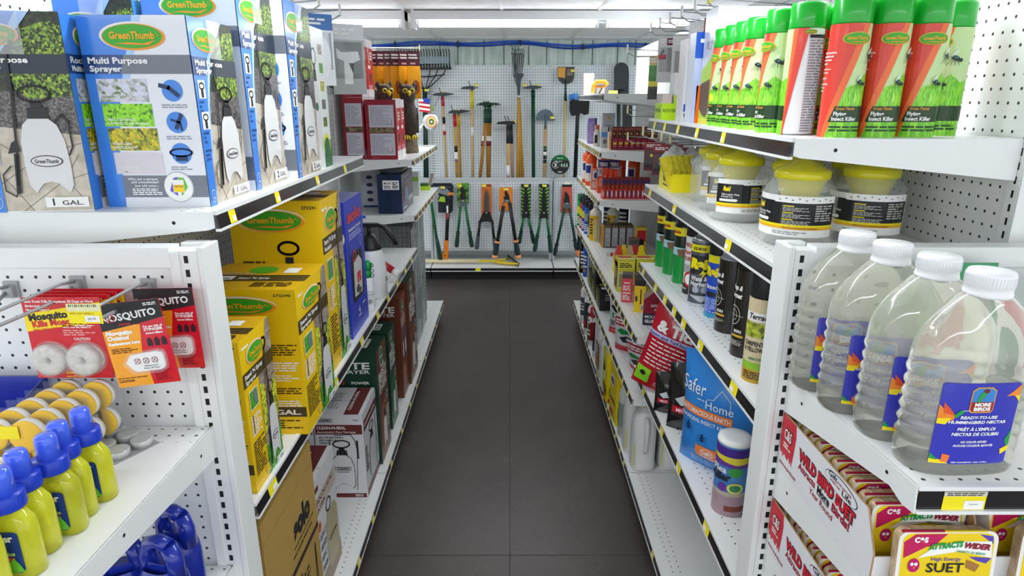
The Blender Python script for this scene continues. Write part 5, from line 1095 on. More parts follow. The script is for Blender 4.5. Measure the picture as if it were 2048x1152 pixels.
side_hook(-1, 2.50, 1.985, .27, 'peg hook with the white bags, nearest on the left run'); side_hook(-1, 2.68, 1.975, .30, 'peg hook with clear blister packs on the left run'); side_hook(-1, 2.16, 2.0, .25, 'empty peg hook above the white and green box'); side_hook(-1, 2.32, 1.99, .25, 'empty peg hook left of the ones holding packs')
for i in range(3): blister((-.70-.05*i, 2.50, 1.97), math.radians(38), .10, .25, 'white plastic bag with blue header, %s on its hook' % ('front one', 'middle one', 'back one')[i], mat('2f6fb4', .3), mat('e6eaec', .2), dark_art if i else (lambda m, F, w, h: m.ell(F, w*.5, h*.4, w*.36, h*.3, mat('f0f2f3', .15), 3)), name='hanging_bag')
for i in range(5): blister((-.645-.045*i, 2.68, 1.955), math.radians(30), .135, .265, 'clear blister pack with a white spray part, %s from the aisle' % ORD[i], mat('d6dadc', .3), mat('a8acab', .25), gun_art if i % 2 == 0 else dark_art)

# ================================================================ RIGHT RUN
def can(name, cat, label, loc, rz, r, h, caph, capm, bodym, art, capr=1.0, dome=None, domem=STEEL, n=28, rim=True):
    e = empty(name, loc, rz); tag(e, label, cat)
    bh = h-caph; m = MB(); pr = [(.001, 0), (r*.94, 0), (r, .003), (r, bh-.004), (r*.97, bh)]
    m.lathe(pr, [STEEL, STEEL, bodym, bodym] if rim else bodym, n); art(m, Cyl(r, 0, -90), r, bh); m.build('can_body', e)
    m = MB()
    if dome: m.lathe([(r*.97, bh), (r*.99, bh+.003), (r*.80, bh+dome*.5), (r*.45, bh+dome), (.001, bh+dome)], domem, n); m.build('shoulder', e)
    m = MB(); z0 = bh+(dome or 0)*.3; m.lathe([(.001, z0), (r*capr*.98, z0), (r*capr, z0+.003), (r*capr*.99, h-.006), (r*capr*.93, h), (r*capr*.6, h+.0005), (.001, h+.0005)], capm, n); m.build('cap', e)
    return e
CG = mat('12ad2c', .28, coat=.3); LG = mat('c9e3a4', .3); LG2 = mat('8fdc2c', .3); CRED = mat('e2402f', .3, coat=.2); COR = mat('f2713a', .3); DKG = mat('22401f', .35); CWH = mat('eef0f2', .28, coat=.3)
GRASS = spots('grass_print', ['6fd41e', '9fe63a', '55b81a', 'b5ec5a'], 60, 'N', stretch=(3, 3, .6))
def fly(m, F, u, v, s_, l=8):
    K = mat('23302e', .4); m.ell(F, u, v, s_, s_*.55, K, l, 12, rot=-.5); m.ell(F, u+s_*1.0, v-s_*.45, s_*.5, s_*.45, K, l, 10); m.ell(F, u-s_*.2, v+s_*1.1, s_*1.0, s_*.3, mat('dfe9dc', .4), l, 10, rot=.9); m.ell(F, u+s_*.1, v+s_*.1, s_*.35, s_*.2, mat('3f9a8a', .4), l+1, 8)
    for a in (-1.5, -.8, 0, .8): m.line(F, [(u+a*s_*.5, v-s_*.3), (u+a*s_*.9, v-s_*1.2), (u+a*s_*1.1, v-s_*1.6)], s_*.10, K, l)
def fik_art(m, F, r, h):
    H = h; G0 = [(-.062, 0), (.045, 0), (.048, H), (-.005, H)]
    m.poly(F, G0, LG, 1); m.poly(F, [(-.062, 0), (.045, 0), (.0465, H*.55), (.02, H*.50), (.0, H*.58), (-.02, H*.48), (-.035, H*.45)], GRASS, 2)
    m.poly(F, [(-.073, 0), (-.062, 0), (-.005, H), (-.018, H)], COR, 2); m.poly(F, [(-.103, 0), (-.073, 0), (-.018, H), (-.100, H)], CRED, 1)
    m.poly(F, [(.045, 0), (.0455, 0), (.058, H), (.048, H)], COR, 2); m.poly(F, [(.0455, 0), (.047, 0), (.078, H), (.058, H)], CRED, 2)
    m.poly(F, [(-.0585, .028), (.0455, .028), (.0458, .056), (-.049, .056)], DKG, 4)
    m.txt(F, 'Green Thumb', -.047, .0575-.008, .0050, mat('e8a03a', .4), 6, w=.030); m.txt(F, 'Flying', -.050, .0395, .0068, PAPER, 6, w=.020, bold=.03); m.txt(F, 'Insect Killer', -.052, .0305, .0068, PAPER, 6, w=.040, bold=.03)
    m.fine(F, -.055, .010, .03, .022, 2, DKG, 5)
    logo(m, F, -.028, H-.026, .0225, 6, b=.0105, rim=mat('d9c04a', .35))
    for i, t in enumerate(('Kills mosquitoes,', 'houseflies and', 'other listed', 'insects')): m.txt(F, t, -.088, H-.050-i*.0062, .0036, PAPER, 5, w=.0018*len(t), bold=.03)
    for i, t in enumerate(('For use indoors', 'and outdoors', 'Kills fast', 'Keeps killing', 'for up to', '4 weeks')): m.txt(F, t, -.088, H-.078-i*.0060-(.004 if i > 1 else 0)-(.004 if i > 2 else 0), .0030, PAPER, 5, w=.0015*len(t))
    fly(m, F, .003, H-.055, .008); fly(m, F, -.014, H-.100, .007)
    m.fine(F, .080, .006, .118, H-.020, 34, mat('8a8f96', .4), 3); m.rect(F, .079, H-.018, .112, H-.012, INK, 4); logo(m, F, .080, H-.007, .010, 5, b=.004, rim=mat('d9c04a', .35))
def fik(x, y, rz, label, first=None, stick=False):
    return can('insect_spray_can', 'spray can', label, (x, y, 1.602), math.radians(rz), .034, .245, .047, CG, CWH, fik_art, capr=1.0)
f1 = fik(.622, 1.235, 42, 'green capped spray can with red front, first of the front row at the shelf corner')
def fd(x, y, rz, l): return dup(f1, (x, y, 1.602), math.radians(rz), l)
fd(.694, 1.235, 38, 'green capped spray can with red front, middle of the three facing the viewer'); fd(.768, 1.24, 33, 'green capped spray can with red front, right one of the three facing the viewer')
fd(.852, 1.30, -20, 'green capped spray can behind the right end of the front row'); fd(.577, 1.315, -146, 'green capped spray can turned to show its white printed back')
fd(.652, 1.335, -10, 'green capped spray can peeking between the turned can and the front row'); fd(.566, 1.405, -30, 'green capped spray can with yellow price sticker, behind the turned one')
fd(.64, 1.425, -25, 'green capped spray can in the inner row behind the turned can')
for i, (y, w_) in enumerate(((1.54, 'nearest of the four farthest'), (1.62, 'second of the four farthest'), (1.70, 'third of the four farthest'), (1.785, 'last of the four farthest'))): fd(.573+.001*i, y, -27-2*i, 'green capped spray can in the aisle row, '+w_)
for x, y, z, l in ((.5405, 1.388, 1.70, 'small yellow price sticker on the spray can behind the turned one'), (.5475, 1.768, 1.675, 'small yellow price sticker on the farthest spray can')):
    m = MB(); m.box((-.012, -.0004, -.009), (.012, .0004, .009), YEL); o = m.build('price_sticker', None, (x, y, z), math.radians(-45)); tag(o, l, 'sticker')
# display boxes beyond the cans
def rescue_front(m, F, w, h):
    m.rect(F, 0, 0, w, h, mat('dfe3ea', .15, metal=.15), 1); m.txt(F, 'RESCUE!', .55*w, .91*h, .028*h, mat('3a7a4a', .4), 2, w=.26*w, sh=.25, bold=.04); m.poly(F, [(0, 0), (.5*w, 0), (.5*w, .4*h), (0, .55*h)], mat('b5d63a', .3), 2); m.ell(F, .78*w, .945*h, .02*w, .012*h, mat('8fc23c', .4), 3, 10)
def rescue_side(m, F, w, h):
    LM = mat('b4da32', .3); m.poly(F, [(0, 0), (w, 0), (w, .62*h), (0, .48*h)], LM, 2); m.txt(F, 'FLY', .30*w, .66*h, .07*h, mat('8f96a4', .4), 3, w=.5*w, bold=.02); m.poly(F, [(.02*w, .36*h), (.80*w, .40*h), (.80*w, .10*h), (.60*w, .06*h), (.30*w, .08*h), (.02*w, .14*h)], mat('6a5444', .6), 3); m.rect(F, .02*w, 0, w, .05*h, mat('e8e03a', .4), 3)
m = MB(); w_, d_, h_ = .26, .11, .308; m.box((-w_/2, -d_/2, 0), (w_/2, d_/2, h_), mat('e1e4ea', .15, metal=.15)); fa = faces(w_, d_, h_); rescue_front(m, fa['front'], w_, h_); rescue_side(m, fa['left'], d_, h_); tag(m.build('trap_display_box', None, (.692, 1.895, 1.602)), 'tall silver white fly trap box with lime side, behind the spray cans', 'box')
def tbox_f(m, F, w, h): m.rect(F, 0, .72*h, w, h, mat('1f57c0', .3), 2); m.txt(F, 'T', .10*w, .78*h, .14*h, PAPER, 3, bold=.06); m.rect(F, .09*w, 0, w, .42*h, mat('f0701e', .3), 2); m.poly(F, [(0, 0), (.09*w, 0), (.16*w, .72*h), (0, .72*h)], mat('b4c0e6', .3), 2)
carton(.13, .065, .255, mat('c8d2ea', .3), dict(front=tbox_f, left=lambda m, F, w, h: m.rect(F, 0, 0, w, h, mat('d6dcea', .3), 1)), 'trap_display_box', 'white box with blue top and orange lower half, beside the silver box', 'box', (.607, 1.995, 1.602))
def fm_f(m, F, w, h): m.txt(F, 'FLY', .16*w, .13*h, .06*h, INK, 2, w=.14*w, bold=.02); m.txt(F, 'MAGNET', .04*w, .06*h, .05*h, INK, 2, w=.28*w, bold=.02); m.poly(F, [(.02*w, .13*h), (.02*w, .22*h), (.14*w, .22*h), (.09*w, .13*h)], mat('2a4fb0', .4), 2); m.rect(F, .35*w, .45*h, .62*w, .56*h, mat('3a62b8', .4), 2); m.fine(F, .1*w, .34*h, .6*w, .40*h, 1, INK, 2)
carton(.12, .08, .245, mat('d9d8d8', .4), dict(front=fm_f), 'trap_display_box', 'pale grey box reading fly magnet, between the orange box and lime tray', 'box', (.598, 2.085, 1.602))
e = empty('fruit_fly_display', (.570, 2.275, 1.602)); tag(e, 'white and lime fruit fly trap display tray at the far end of the top shelf', 'display tray')
LM = mat('b6dc22', .35); m = MB(); m.box((-.055, -.05, 0), (.055, .05, .055), LM); F = Flat((-.055, -.05, 0), (1, 0, 0), (0, 0, 1)); m.txt(F, 'FRUIT FLY TRAPS', .004, .026, .011, INK, 2, w=.046, bold=.01); m.txt(F, 'RESCUE!', .056, .024, .013, INK, 2, w=.05, sh=.3, bold=.04)
F = Flat((-.055, .05, 0), (0, -1, 0), (0, 0, 1)); m.txt(F, 'FRUIT FLY TRAPS', .01, .026, .012, INK, 2, w=.07, bold=.01); m.build('tray', e)
m = MB(); m.box((-.01, -.03, .055), (.055, .04, .155), mat('dcdfe0', .35)); F = Flat((-.01, -.03, .055), (1, 0, 0), (0, 0, 1)); m.txt(F, 'FRUIT FLY', .008, .055, .010, mat('3a4a44', .4), 2, w=.045); m.txt(F, 'TRAPS', .012, .038, .010, mat('3a4a44', .4), 2, w=.03); m.poly(F, [(0, 0), (.065, 0), (.065, .025), (.03, .012), (0, .03)], LM, 2); m.build('inner_box', e)
m = MB(); m.box((-.05, -.03, .055), (-.018, .03, .085), mat('c9b6b4', .3)); m.build('trap_jar', e)

# top row of long hooks over the middle section, and the packs hanging there
for i, y in enumerate((2.22, 2.38, 2.56, 2.74, 2.92, 3.10)): side_hook(1, y, 1.955, .285, 'long wire hook over the right run, %s from the viewer' % ORD[i], tagm=YEL if i == 0 else PAPER)
MAR = mat('7a1a2c', .35)
def trap_card(m, F, w, h): m.rect(F, .45*w, .80*h, .95*w, .95*h, MAR, 3); m.fine(F, .5*w, .84*h, .9*w, .92*h, 2, PAPER, 4); m.rect(F, .05*w, .50*h, .45*w, .60*h, mat('c23a4a', .4), 3); m.poly(F, [(.1*w, .62*h), (.3*w, .72*h), (.35*w, .66*h), (.2*w, .60*h)], mat('6a7a70', .4), 3)
def big_trap(m, F, w, h): m.poly(F, [(.1*w, .15*h), (.8*w, .05*h), (.95*w, .55*h), (.75*w, .95*h), (.3*w, .6*h)], mat('14161a', .3), 3); m.poly(F, [(.15*w, .35*h), (.5*w, .55*h), (.9*w, .35*h), (.88*w, .30*h), (.5*w, .48*h), (.18*w, .28*h)], WG, 4); m.line(F, [(.8*w, .1*h), (.9*w, .5*h), (.75*w, .9*h)], .03*w, MAR, 5)
blister((.715, 3.05, 1.945), math.radians(-4), .085, .20, 'white carded pack with maroon patches, leftmost of the upper hanging packs', mat('e4e2e0', .3), mat('dfe0de', .3), trap_card)
blister((.690, 3.20, 1.87), math.radians(-12), .045, .20, 'narrow pack with green and yellow front at the far end of the upper packs', mat('d8c07a', .3), mat('4fae3a', .35), lambda m, F, w, h: (m.rect(F, 0, 0, w, .3*h, mat('3a3a30', .4), 3), m.rect(F, 0, .3*h, w, .42*h, YEL, 3)))
for i in range(2): blister((.765+.03*i, 2.86+.04*i, 1.93), math.radians(-8), .145, .25, 'black plastic trap on a pale card, %s' % ('front one of the two big ones', 'rear one of the two big ones')[i], mat('e6e8e6', .25), mat('e0e2e0', .25), big_trap)
for i in range(3): blister((.70+.03*i, 2.48+.035*i, 1.945), math.radians(-60), .12, .22, 'glossy white foil pack %s beside the maroon packs' % ('in front', 'in the middle', 'at the back')[i], mat('e9ebee', .15, metal=.2), mat('e3e6ea', .15, metal=.2), lambda m, F, w, h: m.fine(F, .2*w, .2*h, .8*w, .5*h, 3, mat('b9bec6', .4), 3))
for i in range(4): blister((.735+.022*i, 2.40+.03*i, 1.95), math.radians(-50), .11, .24, 'maroon topped hanging pack, %s in its row' % ORD[i], MAR, mat('7d2433', .3), lambda m, F, w, h: (m.rect(F, .1*w, .08*h, .9*w, .45*h, mat('c9b48a', .4), 3), m.ell(F, .4*w, .42*h, .15*w, .05*h, mat('4a6ab0', .4), 4)))
side_hook(1, 3.20, 1.87, .37, 'short hook holding the narrow green and yellow pack')
# white upper part of the run's own back panel, modelled as a separate board
m = MB(); m.box((-.008, -.52, 0), (.008, .52, .30), mat('eceeec', .45)); tag(m.build('upper_back_panel', None, (.905, 4.22, 1.70)), 'plain white upper part of the back panel above the far top shelf', 'board')
# lower hooks with dark red packs between the middle shelves
for i, (y, z, ln) in enumerate(((2.42, 1.50, .33), (2.52, 1.505, .34), (2.64, 1.505, .35), (2.78, 1.51, .36), (3.30, 1.46, .33), (3.34, 1.59, .33))):
    side_hook(1, y, z, ln, 'low wire hook with a tag, %s from the viewer under the top right shelf' % ORD[i], tagm=mat('efe9b0', .4))
for i, (x, y) in enumerate(((.63, 2.43), (.66, 2.50), (.70, 2.55), (.63, 2.63), (.68, 2.70), (.63, 2.80), (.70, 2.86))): blister((x, y, 1.49), math.radians(-25), .09, .12, 'dark red mouse trap pack under the hooks, %s from the viewer' % ORD[i], mat('8a1f2e', .35), mat('5f1a24', .35), lambda m, F, w, h: (m.rect(F, .1*w, .1*h, .9*w, .4*h, INK, 3), m.rect(F, .3*w, .5*h, .9*w, .6*h, YEL, 3)))

# ---- second shelf: empty clear trap jars with yellow lids
JC = film('f1f6f2', .20, .05); YL_ = mat('f1e61c', .22, trans=.15, coat=.3)
def jar(loc, rz, label, first=None):
    if first: return dup(first, loc, math.radians(rz), label)
    e = empty('trap_jar', loc, math.radians(rz)); tag(e, label, 'trap jar', 'yellow lidded wasp trap jars'); R = .0755
    m = MB(); m.lathe([(.001, .002), (.066, .001), (.074, .008), (R, .02), (R, .112), (.072, .122), (.064, .132), (.056, .143), (.053, .150)], JC, 36, cap=False); m.lathe([(.001, .004), (.064, .004), (.060, .010), (.001, .012)], JC, 30, cap=False); m.build('clear_body', e)
    m = MB(); F = Cyl(R+.0004, 0, -90); L_ = .098; m.rect(F, -L_, .026, L_, .112, PAPER, 1); m.rect(F, -L_, .052, L_, .100, mat('1f2024', .35), 2); m.rect(F, -L_, .042, L_, .052, mat('f3e21e', .35), 2); m.rect(F, -L_, .042, L_, .047, mat('f5b41e', .35), 3)
    m.poly(F, [(-.045, .112), (-.03, .098), (.098, .098), (.098, .112)], PAPER, 3)
    for i in range(9): m.ell(F, -.02+.013*i, .104+(i % 2)*.003, .0022, .0011, INK, 4, 6)
    m.txt(F, 'Raid', -.080, .083, .011, mat('f1dc2a', .35), 4, w=.018, sh=.15, bold=.06); m.txt(F, 'Yellow Jacket, Wasp', -.084, .072, .0045, PAPER, 4, w=.045, bold=.02); m.txt(F, '& Hornet Trap', -.084, .066, .0045, PAPER, 4, w=.030, bold=.02); m.poly(F, [(-.088, .056), (-.088, .062), (-.045, .063), (-.042, .060), (-.045, .056)], PAPER, 4)
    for k in range(3): m.rect(F, -.012, .090-.014*k, .010, .0925-.014*k, mat('d8c72c', .35), 4); m.fine(F, -.012, .080-.014*k, .044, .089-.014*k, 3, mat('b9b9b0', .4), 4)
    m.fine(F, .052, .06, .090, .095, 7, mat('b9b9b0', .4), 4); m.fine(F, -.03, .030, .05, .038, 2, mat('9a9a9a', .4), 3); m.txt(F, 'TRAP YELLOW JACKETS WITHOUT', -.01, .0435, .004, mat('a06a10', .4), 5, w=.07)
    m.build('wrap_label', e)
    m = MB(); m.lathe([(.001, .143), (.056, .143), (.0575, .146), (.0575, .158), (.054, .162), (.034, .170), (.010, .184), (.001, .186)], YL_, 36); m.build('lid', e)
    m = MB(); m.lathe([(.052, .143), (.044, .122), (.036, .10), (.030, .09)], mat('f0e63a', .3, alpha=.65), 24, cap=False); m.build('funnel', e)
    return e
j1 = jar((.632, 1.375, 1.365), -38, 'clear jar with yellow lid at the near end of its shelf, aisle side')
for x, y, rz, l in ((.796, 1.400, -38, 'clear jar with yellow lid in the front row, nearest the pegboard'), (.852, 1.565, 15, 'clear jar with yellow lid at the back beside the pegboard'), (.690, 1.530, 22, 'clear jar with yellow lid behind the two front ones'), (.602, 1.665, 12, 'clear jar with yellow lid on the shelf edge, third from the near end'), (.615, 1.822, 22, 'clear jar with yellow lid on the shelf edge, fourth from the near end'), (.64, 1.978, 24, 'clear jar with yellow lid next to the bright yellow tray'), (.77, 1.70, 20, 'clear jar with yellow lid in the inner row')):
    jar((x, y, 1.365), rz, l, j1)
e = empty('display_tray', (.61, 2.245, 1.365)); tag(e, 'bright yellow display tray of bagged yellow traps at the far end of the jar shelf', 'display tray')
VY = mat('f6e618', .35); m = MB(); t_ = .002
m.box((-.06, -.09, 0), (.07, .09, .002), VY); m.box((-.06, -.092, 0), (.07, -.09, .062), VY); m.box((-.062, -.092, 0), (-.06, .09, .055), VY); m.box((.07, -.092, 0), (.072, .09, .08), VY); m.box((-.06, .09, 0), (.07, .092, .08), VY)
F = Flat((-.062, .09, 0), (0, -1, 0), (0, 0, 1)); m.txt(F, 'VICTOR', .06, .030, .018, INK, 2, w=.09, bold=.05); m.fine(F, .06, .012, .13, .022, 1, INK, 2); m.build('tray', e)
for i in range(5): m = MB(); m.box((-.012, -.003, .01), (.012, .003, .125), mat('d6c62a', .5, noise=.3, nscale=90), tf=Matrix.Translation((-.040+.021*i, -.055+.005*i, 0)) @ Matrix.Rotation(-.35, 4, 'Y') @ Matrix.Diagonal((1.5, 2.2, 1, 1))); m.build('yellow_trap', e)
FOILC = mat('e4e8ea', .08, alpha=.55)
for i, (x, y, z) in enumerate(((-.05, 0, .10), (-.02, .04, .115), (.03, -.02, .10), (.055, -.06, .08), (.04, .05, .11))):
    m = MB(); rn = random.Random(i); m.loft([[Vector((x+q*.035*math.cos(t)*rn.uniform(.6, 1.3), y+q*.03*math.sin(t)*rn.uniform(.6, 1.3), z+zz+rn.uniform(-.006, .006))) for t in [2*pi*k/9 for k in range(9)]] for q, zz in ((.5, -.03), (1, -.01), (.9, .012), (.4, .03))], FOILC, smooth=False); m.build('plastic_wrap', e)

# ---- third shelf: spray cans
def green_art(m, F, r, h):
    m.rect(F, -.103, 0, .103, h*.60, mat('10913a', .25, coat=.4), 1); m.rect(F, -.103, h*.58, .103, h, mat('0e1f16', .25, coat=.4), 2); m.poly(F, [(-.103, h*.50), (.103, h*.50), (.103, h*.66), (-.103, h*.66)], mat('0c4a24', .3), 2)
    m.rect(F, -.103, h*.83, .103, h*.97, mat('f2e41e', .3), 3); m.txt(F, 'Spectracide', -.070, h*.87, .012, mat('c0301e', .4), 4, w=.06, bold=.04); m.poly(F, [(-.045, h*.50), (.02, h*.50), (.018, h*.62), (-.04, h*.64)], mat('a9cdd8', .4), 3); m.poly(F, [(-.02, h*.60), (.016, h*.61), (.008, h*.50), (-.005, h*.46), (-.016, h*.52)], mat('7a5a3e', .5), 4)
    m.fine(F, -.08, .02, -.05, h*.48, 14, mat('d9e8dc', .4), 4)
for i, (x, y, l) in enumerate(((.588, 2.34, 'farthest green wasp spray can with yellow band'), (.59, 2.23, 'middle green wasp spray can with yellow band'), (.597, 2.115, 'nearest green wasp spray can with yellow band'))):
    if i == 0: g1 = can('wasp_spray_can', 'spray can', l, (x, y, 1.062), math.radians(-20), .033, .255, .055, mat('1b1d1f', .15, coat=.5), mat('10913a', .25), green_art)
    else: dup(g1, (x, y, 1.062), math.radians(-20), l)
def red_white(m, F, r, h): m.rect(F, -.10, 0, .10, .035, INK, 2); m.txt(F, 'Wasp', -.038, h*.82, .016, mat('c22a2a', .4), 3, w=.045, bold=.02); m.txt(F, 'Hornet', -.042, h*.70, .016, mat('c22a2a', .4), 3, w=.055, bold=.02); m.txt(F, 'Killer', -.036, h*.59, .014, mat('c22a2a', .4), 3, w=.04, bold=.02); m.ell(F, -.012, h*.27, .022, .026, mat('cc2a2a', .4), 3); m.ell(F, -.012, h*.27, .015, .018, PAPER, 4); m.txt(F, 'CAUTION', -.05, .016, .006, PAPER, 4, w=.03); m.fine(F, -.04, h*.38, .0, h*.52, 6, mat('8a8a8a', .4), 3)
can('wasp_spray_can', 'spray can', 'white spray can with red lettering and black base, behind the grey one', (.60, 1.985, 1.062), math.radians(-20), .033, .25, .06, BLK, CWH, red_white)
def raid_art(m, F, r, h):
    GR = mat('5a5f66', .25, metal=.3); m.rect(F, -.10, 0, .10, h*.98, GR, 1); m.rect(F, -.06, h*.84, .05, h*.95, mat('f2e31e', .3), 2); m.txt(F, '25% MORE', -.035, h*.87, .009, INK, 3, w=.04, bold=.03)
    m.poly(F, [(-.05, h*.50), (.045, h*.55), (.05, h*.80), (-.045, h*.78)], INK, 2); m.txt(F, 'Raid', -.042, h*.60, .028, mat('f3e41c', .3), 4, w=.072, sh=.1, bold=.08); m.poly(F, [(.0, h*.58), (-.010, h*.50), (.0, h*.52), (-.004, h*.44), (.012, h*.55), (.004, h*.545)], mat('f3e41c', .3), 4)
    m.txt(F, 'Wasp &', -.036, h*.41, .014, PAPER, 4, w=.05, bold=.03); m.txt(F, 'Hornet', -.036, h*.33, .014, PAPER, 4, w=.05, bold=.03); m.ell(F, -.018, h*.27, .010, .012, mat('a9afb6', .4), 3); m.ell(F, .008, h*.27, .010, .012, mat('a9afb6', .4), 3); m.txt(F, 'KILLS THE ENTIRE NEST', -.042, h*.20, .006, INK, 4, w=.075, bold=.02); m.poly(F, [(-.04, h*.18), (.045, h*.18), (0, h*.08)], mat('b9bfc6', .35), 3); m.rect(F, -.10, 0, .10, h*.06, mat('c2c7cc', .3, metal=.3), 3)
can('wasp_spray_can', 'spray can', 'grey wasp spray can with big yellow lettering and bare silver top', (.586, 1.86, 1.062), math.radians(-12), .0355, .222, .018, STEEL, mat('8f959c', .3, metal=.3), raid_art, capr=.62, dome=.018)
def raid_blue(m, F, r, h): m.rect(F, -.10, 0, .10, h, mat('1e4fc4', .28, coat=.3), 1); m.rect(F, -.10, h*.88, .10, h, mat('f2e31e', .3), 2); m.txt(F, 'Raid', -.046, h*.68, .024, mat('f3e41c', .3), 4, w=.060, sh=.1, bold=.08); m.txt(F, 'Insect', -.034, h*.47, .013, PAPER, 4, w=.040, bold=.02); m.ell(F, -.02, h*.38, .018, .008, INK, 3); m.fine(F, -.04, h*.08, .0, h*.32, 8, mat('a9bdf0', .4), 3); m.rect(F, -.06, 0, .06, h*.07, mat('2a9ac0', .3), 3)
can('insect_spray_can', 'spray can', 'royal blue spray can with yellow band between grey and black cans', (.606, 1.756, 1.062), math.radians(-22), .034, .245, .06, BLK, mat('1e4fc4', .3), raid_blue)
def black_art(m, F, r, h):
    K = mat('1d1916', .3, coat=.3); m.rect(F, -.112, 0, .112, h, K, 1); m.fine(F, .030, .01, .085, h*.96, 34, mat('8a8f96', .4), 4); m.rect(F, .028, .006, .088, h*.985, mat('c9ccd2', .35), 2)
    m.txt(F, 'Wasp &', -.064, h*.77, .012, PAPER, 4, w=.042, sh=.25, bold=.04); m.txt(F, 'Hornet', -.064, h*.68, .012, PAPER, 4, w=.042, sh=.25, bold=.04); m.hoop(F, -.042, h*.48, .020, .024, .0014, mat('cfcfc0', .4), 4, 24); m.hoop(F, -.042, h*.48, .011, .014, .001, mat('cfcfc0', .4), 4, 20); m.line(F, [(-.068, h*.48), (-.014, h*.48)], .001, mat('cfcfc0', .4), 4); m.line(F, [(-.042, h*.36), (-.042, h*.60)], .001, mat('cfcfc0', .4), 4)
    m.txt(F, 'HVH', -.035, h*.285, .008, PAPER, 4, w=.02, bold=.04); m.rect(F, -.042, h*.235, -.01, h*.262, mat('d9a83a', .4), 3); m.fine(F, -.046, .03, -.01, h*.2, 6, mat('b9b4a6', .4), 4)
bk = can('wasp_spray_can', 'spray can', 'wide black spray can with silver dome top beside the blue can', (.604, 1.636, 1.062), math.radians(-28), .0405, .222, .022, mat('9aa0a6', .3, metal=.4), mat('1d1916', .3), black_art, capr=.86, dome=.016, domem=mat('9aa0a6', .3, metal=.4))
can('wasp_spray_can', 'spray can', 'tall black spray can with black cap, second nearest on its shelf', (.586, 1.462, 1.062), math.radians(-20), .037, .265, .045, BLK, mat('1d1916', .3), black_art, rim=True)
def weed_art(m, F, r, h): m.rect(F, -.10, 0, .10, h, mat('d9c9a0', .35), 1); m.rect(F, -.05, h*.74, .05, h*.84, PAPER, 2); m.txt(F, 'Terracide', -.040, h*.765, .012, INK, 3, w=.06, sh=.2, bold=.03); m.rect(F, -.06, h*.55, .06, h*.72, spots('weed_print', ['3a4a20', 'c8d23a', '7a8a2a', 'e8e26a'], 120), 2); m.txt(F, 'CARPENTER BEE', -.044, h*.45, .010, INK, 3, w=.075, bold=.03); m.txt(F, '& YELLOWJACKET', -.044, h*.38, .010, INK, 3, w=.075, bold=.03); m.txt(F, 'AEROSOL', -.030, h*.28, .006, mat('2a8a4a', .4), 3, w=.04, bold=.03); m.rect(F, -.10, h*.16, .10, h*.25, mat('8fc03a', .35), 2); m.rect(F, -.10, 0, .10, h*.16, mat('c39a2c', .35), 2); m.fine(F, -.04, .008, .04, h*.14, 4, INK, 3)
can('bee_spray_can', 'spray can', 'cream and gold spray can with black cap, nearest the white corner post', (.562, 1.318, 1.062), math.radians(-14), .034, .27, .075, BLK, mat('d9c9a0', .35), weed_art)
for i, (x, y, l) in enumerate(((.69, 1.985, 'plain black spray can in the inner row behind the white can'), (.69, 1.86, 'plain black spray can in the inner row behind the grey can'), (.70, 1.745, 'plain black spray can in the inner row behind the blue can'), (.70, 1.60, 'plain black spray can in the inner row behind the wide black can'), (.69, 1.46, 'plain black spray can in the inner row behind the tall black can'))):
    if i == 0: pb = can('insect_spray_can', 'spray can', l, (x, y, 1.062), 0, .033, .262, .06, BLK, mat('1a1a1c', .3), lambda m, F, r, h: m.fine(F, -.03, .03, .03, .15, 6, mat('7a7a78', .4), 2))
    else: dup(pb, (x, y, 1.062), 0, l)

# ---- fourth shelf: pouches and canister
def pouch(name, label, cat, loc, rz, w, h, d, m0, art, lean=0, seed=1, gus=.35, puff=1.0):
    """filled stand-up pouch: nx by nz grid, swollen in the middle, flat sealed top; art drawn on the swollen front"""
    e = empty(name, loc, rz, lean); tag(e, label, cat); rn = random.Random(seed)
    def prof(u, v):   # u,v in 0..1 -> half thickness
        a = max(0, math.sin(pi*min(1, max(0, u))))**.55; b = (1-max(0, (v-.70)/.30)**1.3) if v > .7 else (min(1, .35+v/.18*.65))
        return d/2*a*max(.03, b)*puff*(1+.05*math.sin(9*u+3*v+seed)*math.sin(7*v+seed))
    def P(u, v, s_, l=0):
        x = (u-.5)*w*(1-.05*math.sin(pi*v)); z = v*h*(1-.02*abs(u-.5)) 
        return Vector((x, s_*(prof(u, v)+l), z))
    nx, nz = 16, 20; m = MB()
    for s_ in (-1, 1):
        vs = [P(i/nx, j/nz, s_) for j in range(nz+1) for i in range(nx+1)]; fs = []
        for j in range(nz):
            for i in range(nx):
                q = (j*(nx+1)+i, j*(nx+1)+i+1, (j+1)*(nx+1)+i+1, (j+1)*(nx+1)+i); fs.append(q if s_ < 0 else tuple(reversed(q)))
        m.add(vs, fs, m0, True)
    vs = [P(i/nx, 0, s_) for s_ in (-1, 1) for i in range(nx+1)]; m.add(vs, [(i+1, i, nx+1+i, nx+2+i) for i in range(nx)], m0)
    class PF:
        step = w/16
        def __call__(s, a, b, l): return P(a/w, b/h, -1, l*EPS*1.3+.0006)
    F = PF()
    class G:  # finer patches so the print follows the bulge
        pass
    def patch(u0, v0, u1, v1, mm, l=1):
        k = max(1, int((v1-v0)/(h/20)))
        for i in range(k): m.rect(F, u0, v0+(v1-v0)*i/k, u1, v0+(v1-v0)*(i+1)/k, mm, l)
    art(m, F, w, h, patch); m.build('pouch_body', e); return e
SBU = mat('2f86d8', .32, coat=.25); SDB = mat('123a66', .4)
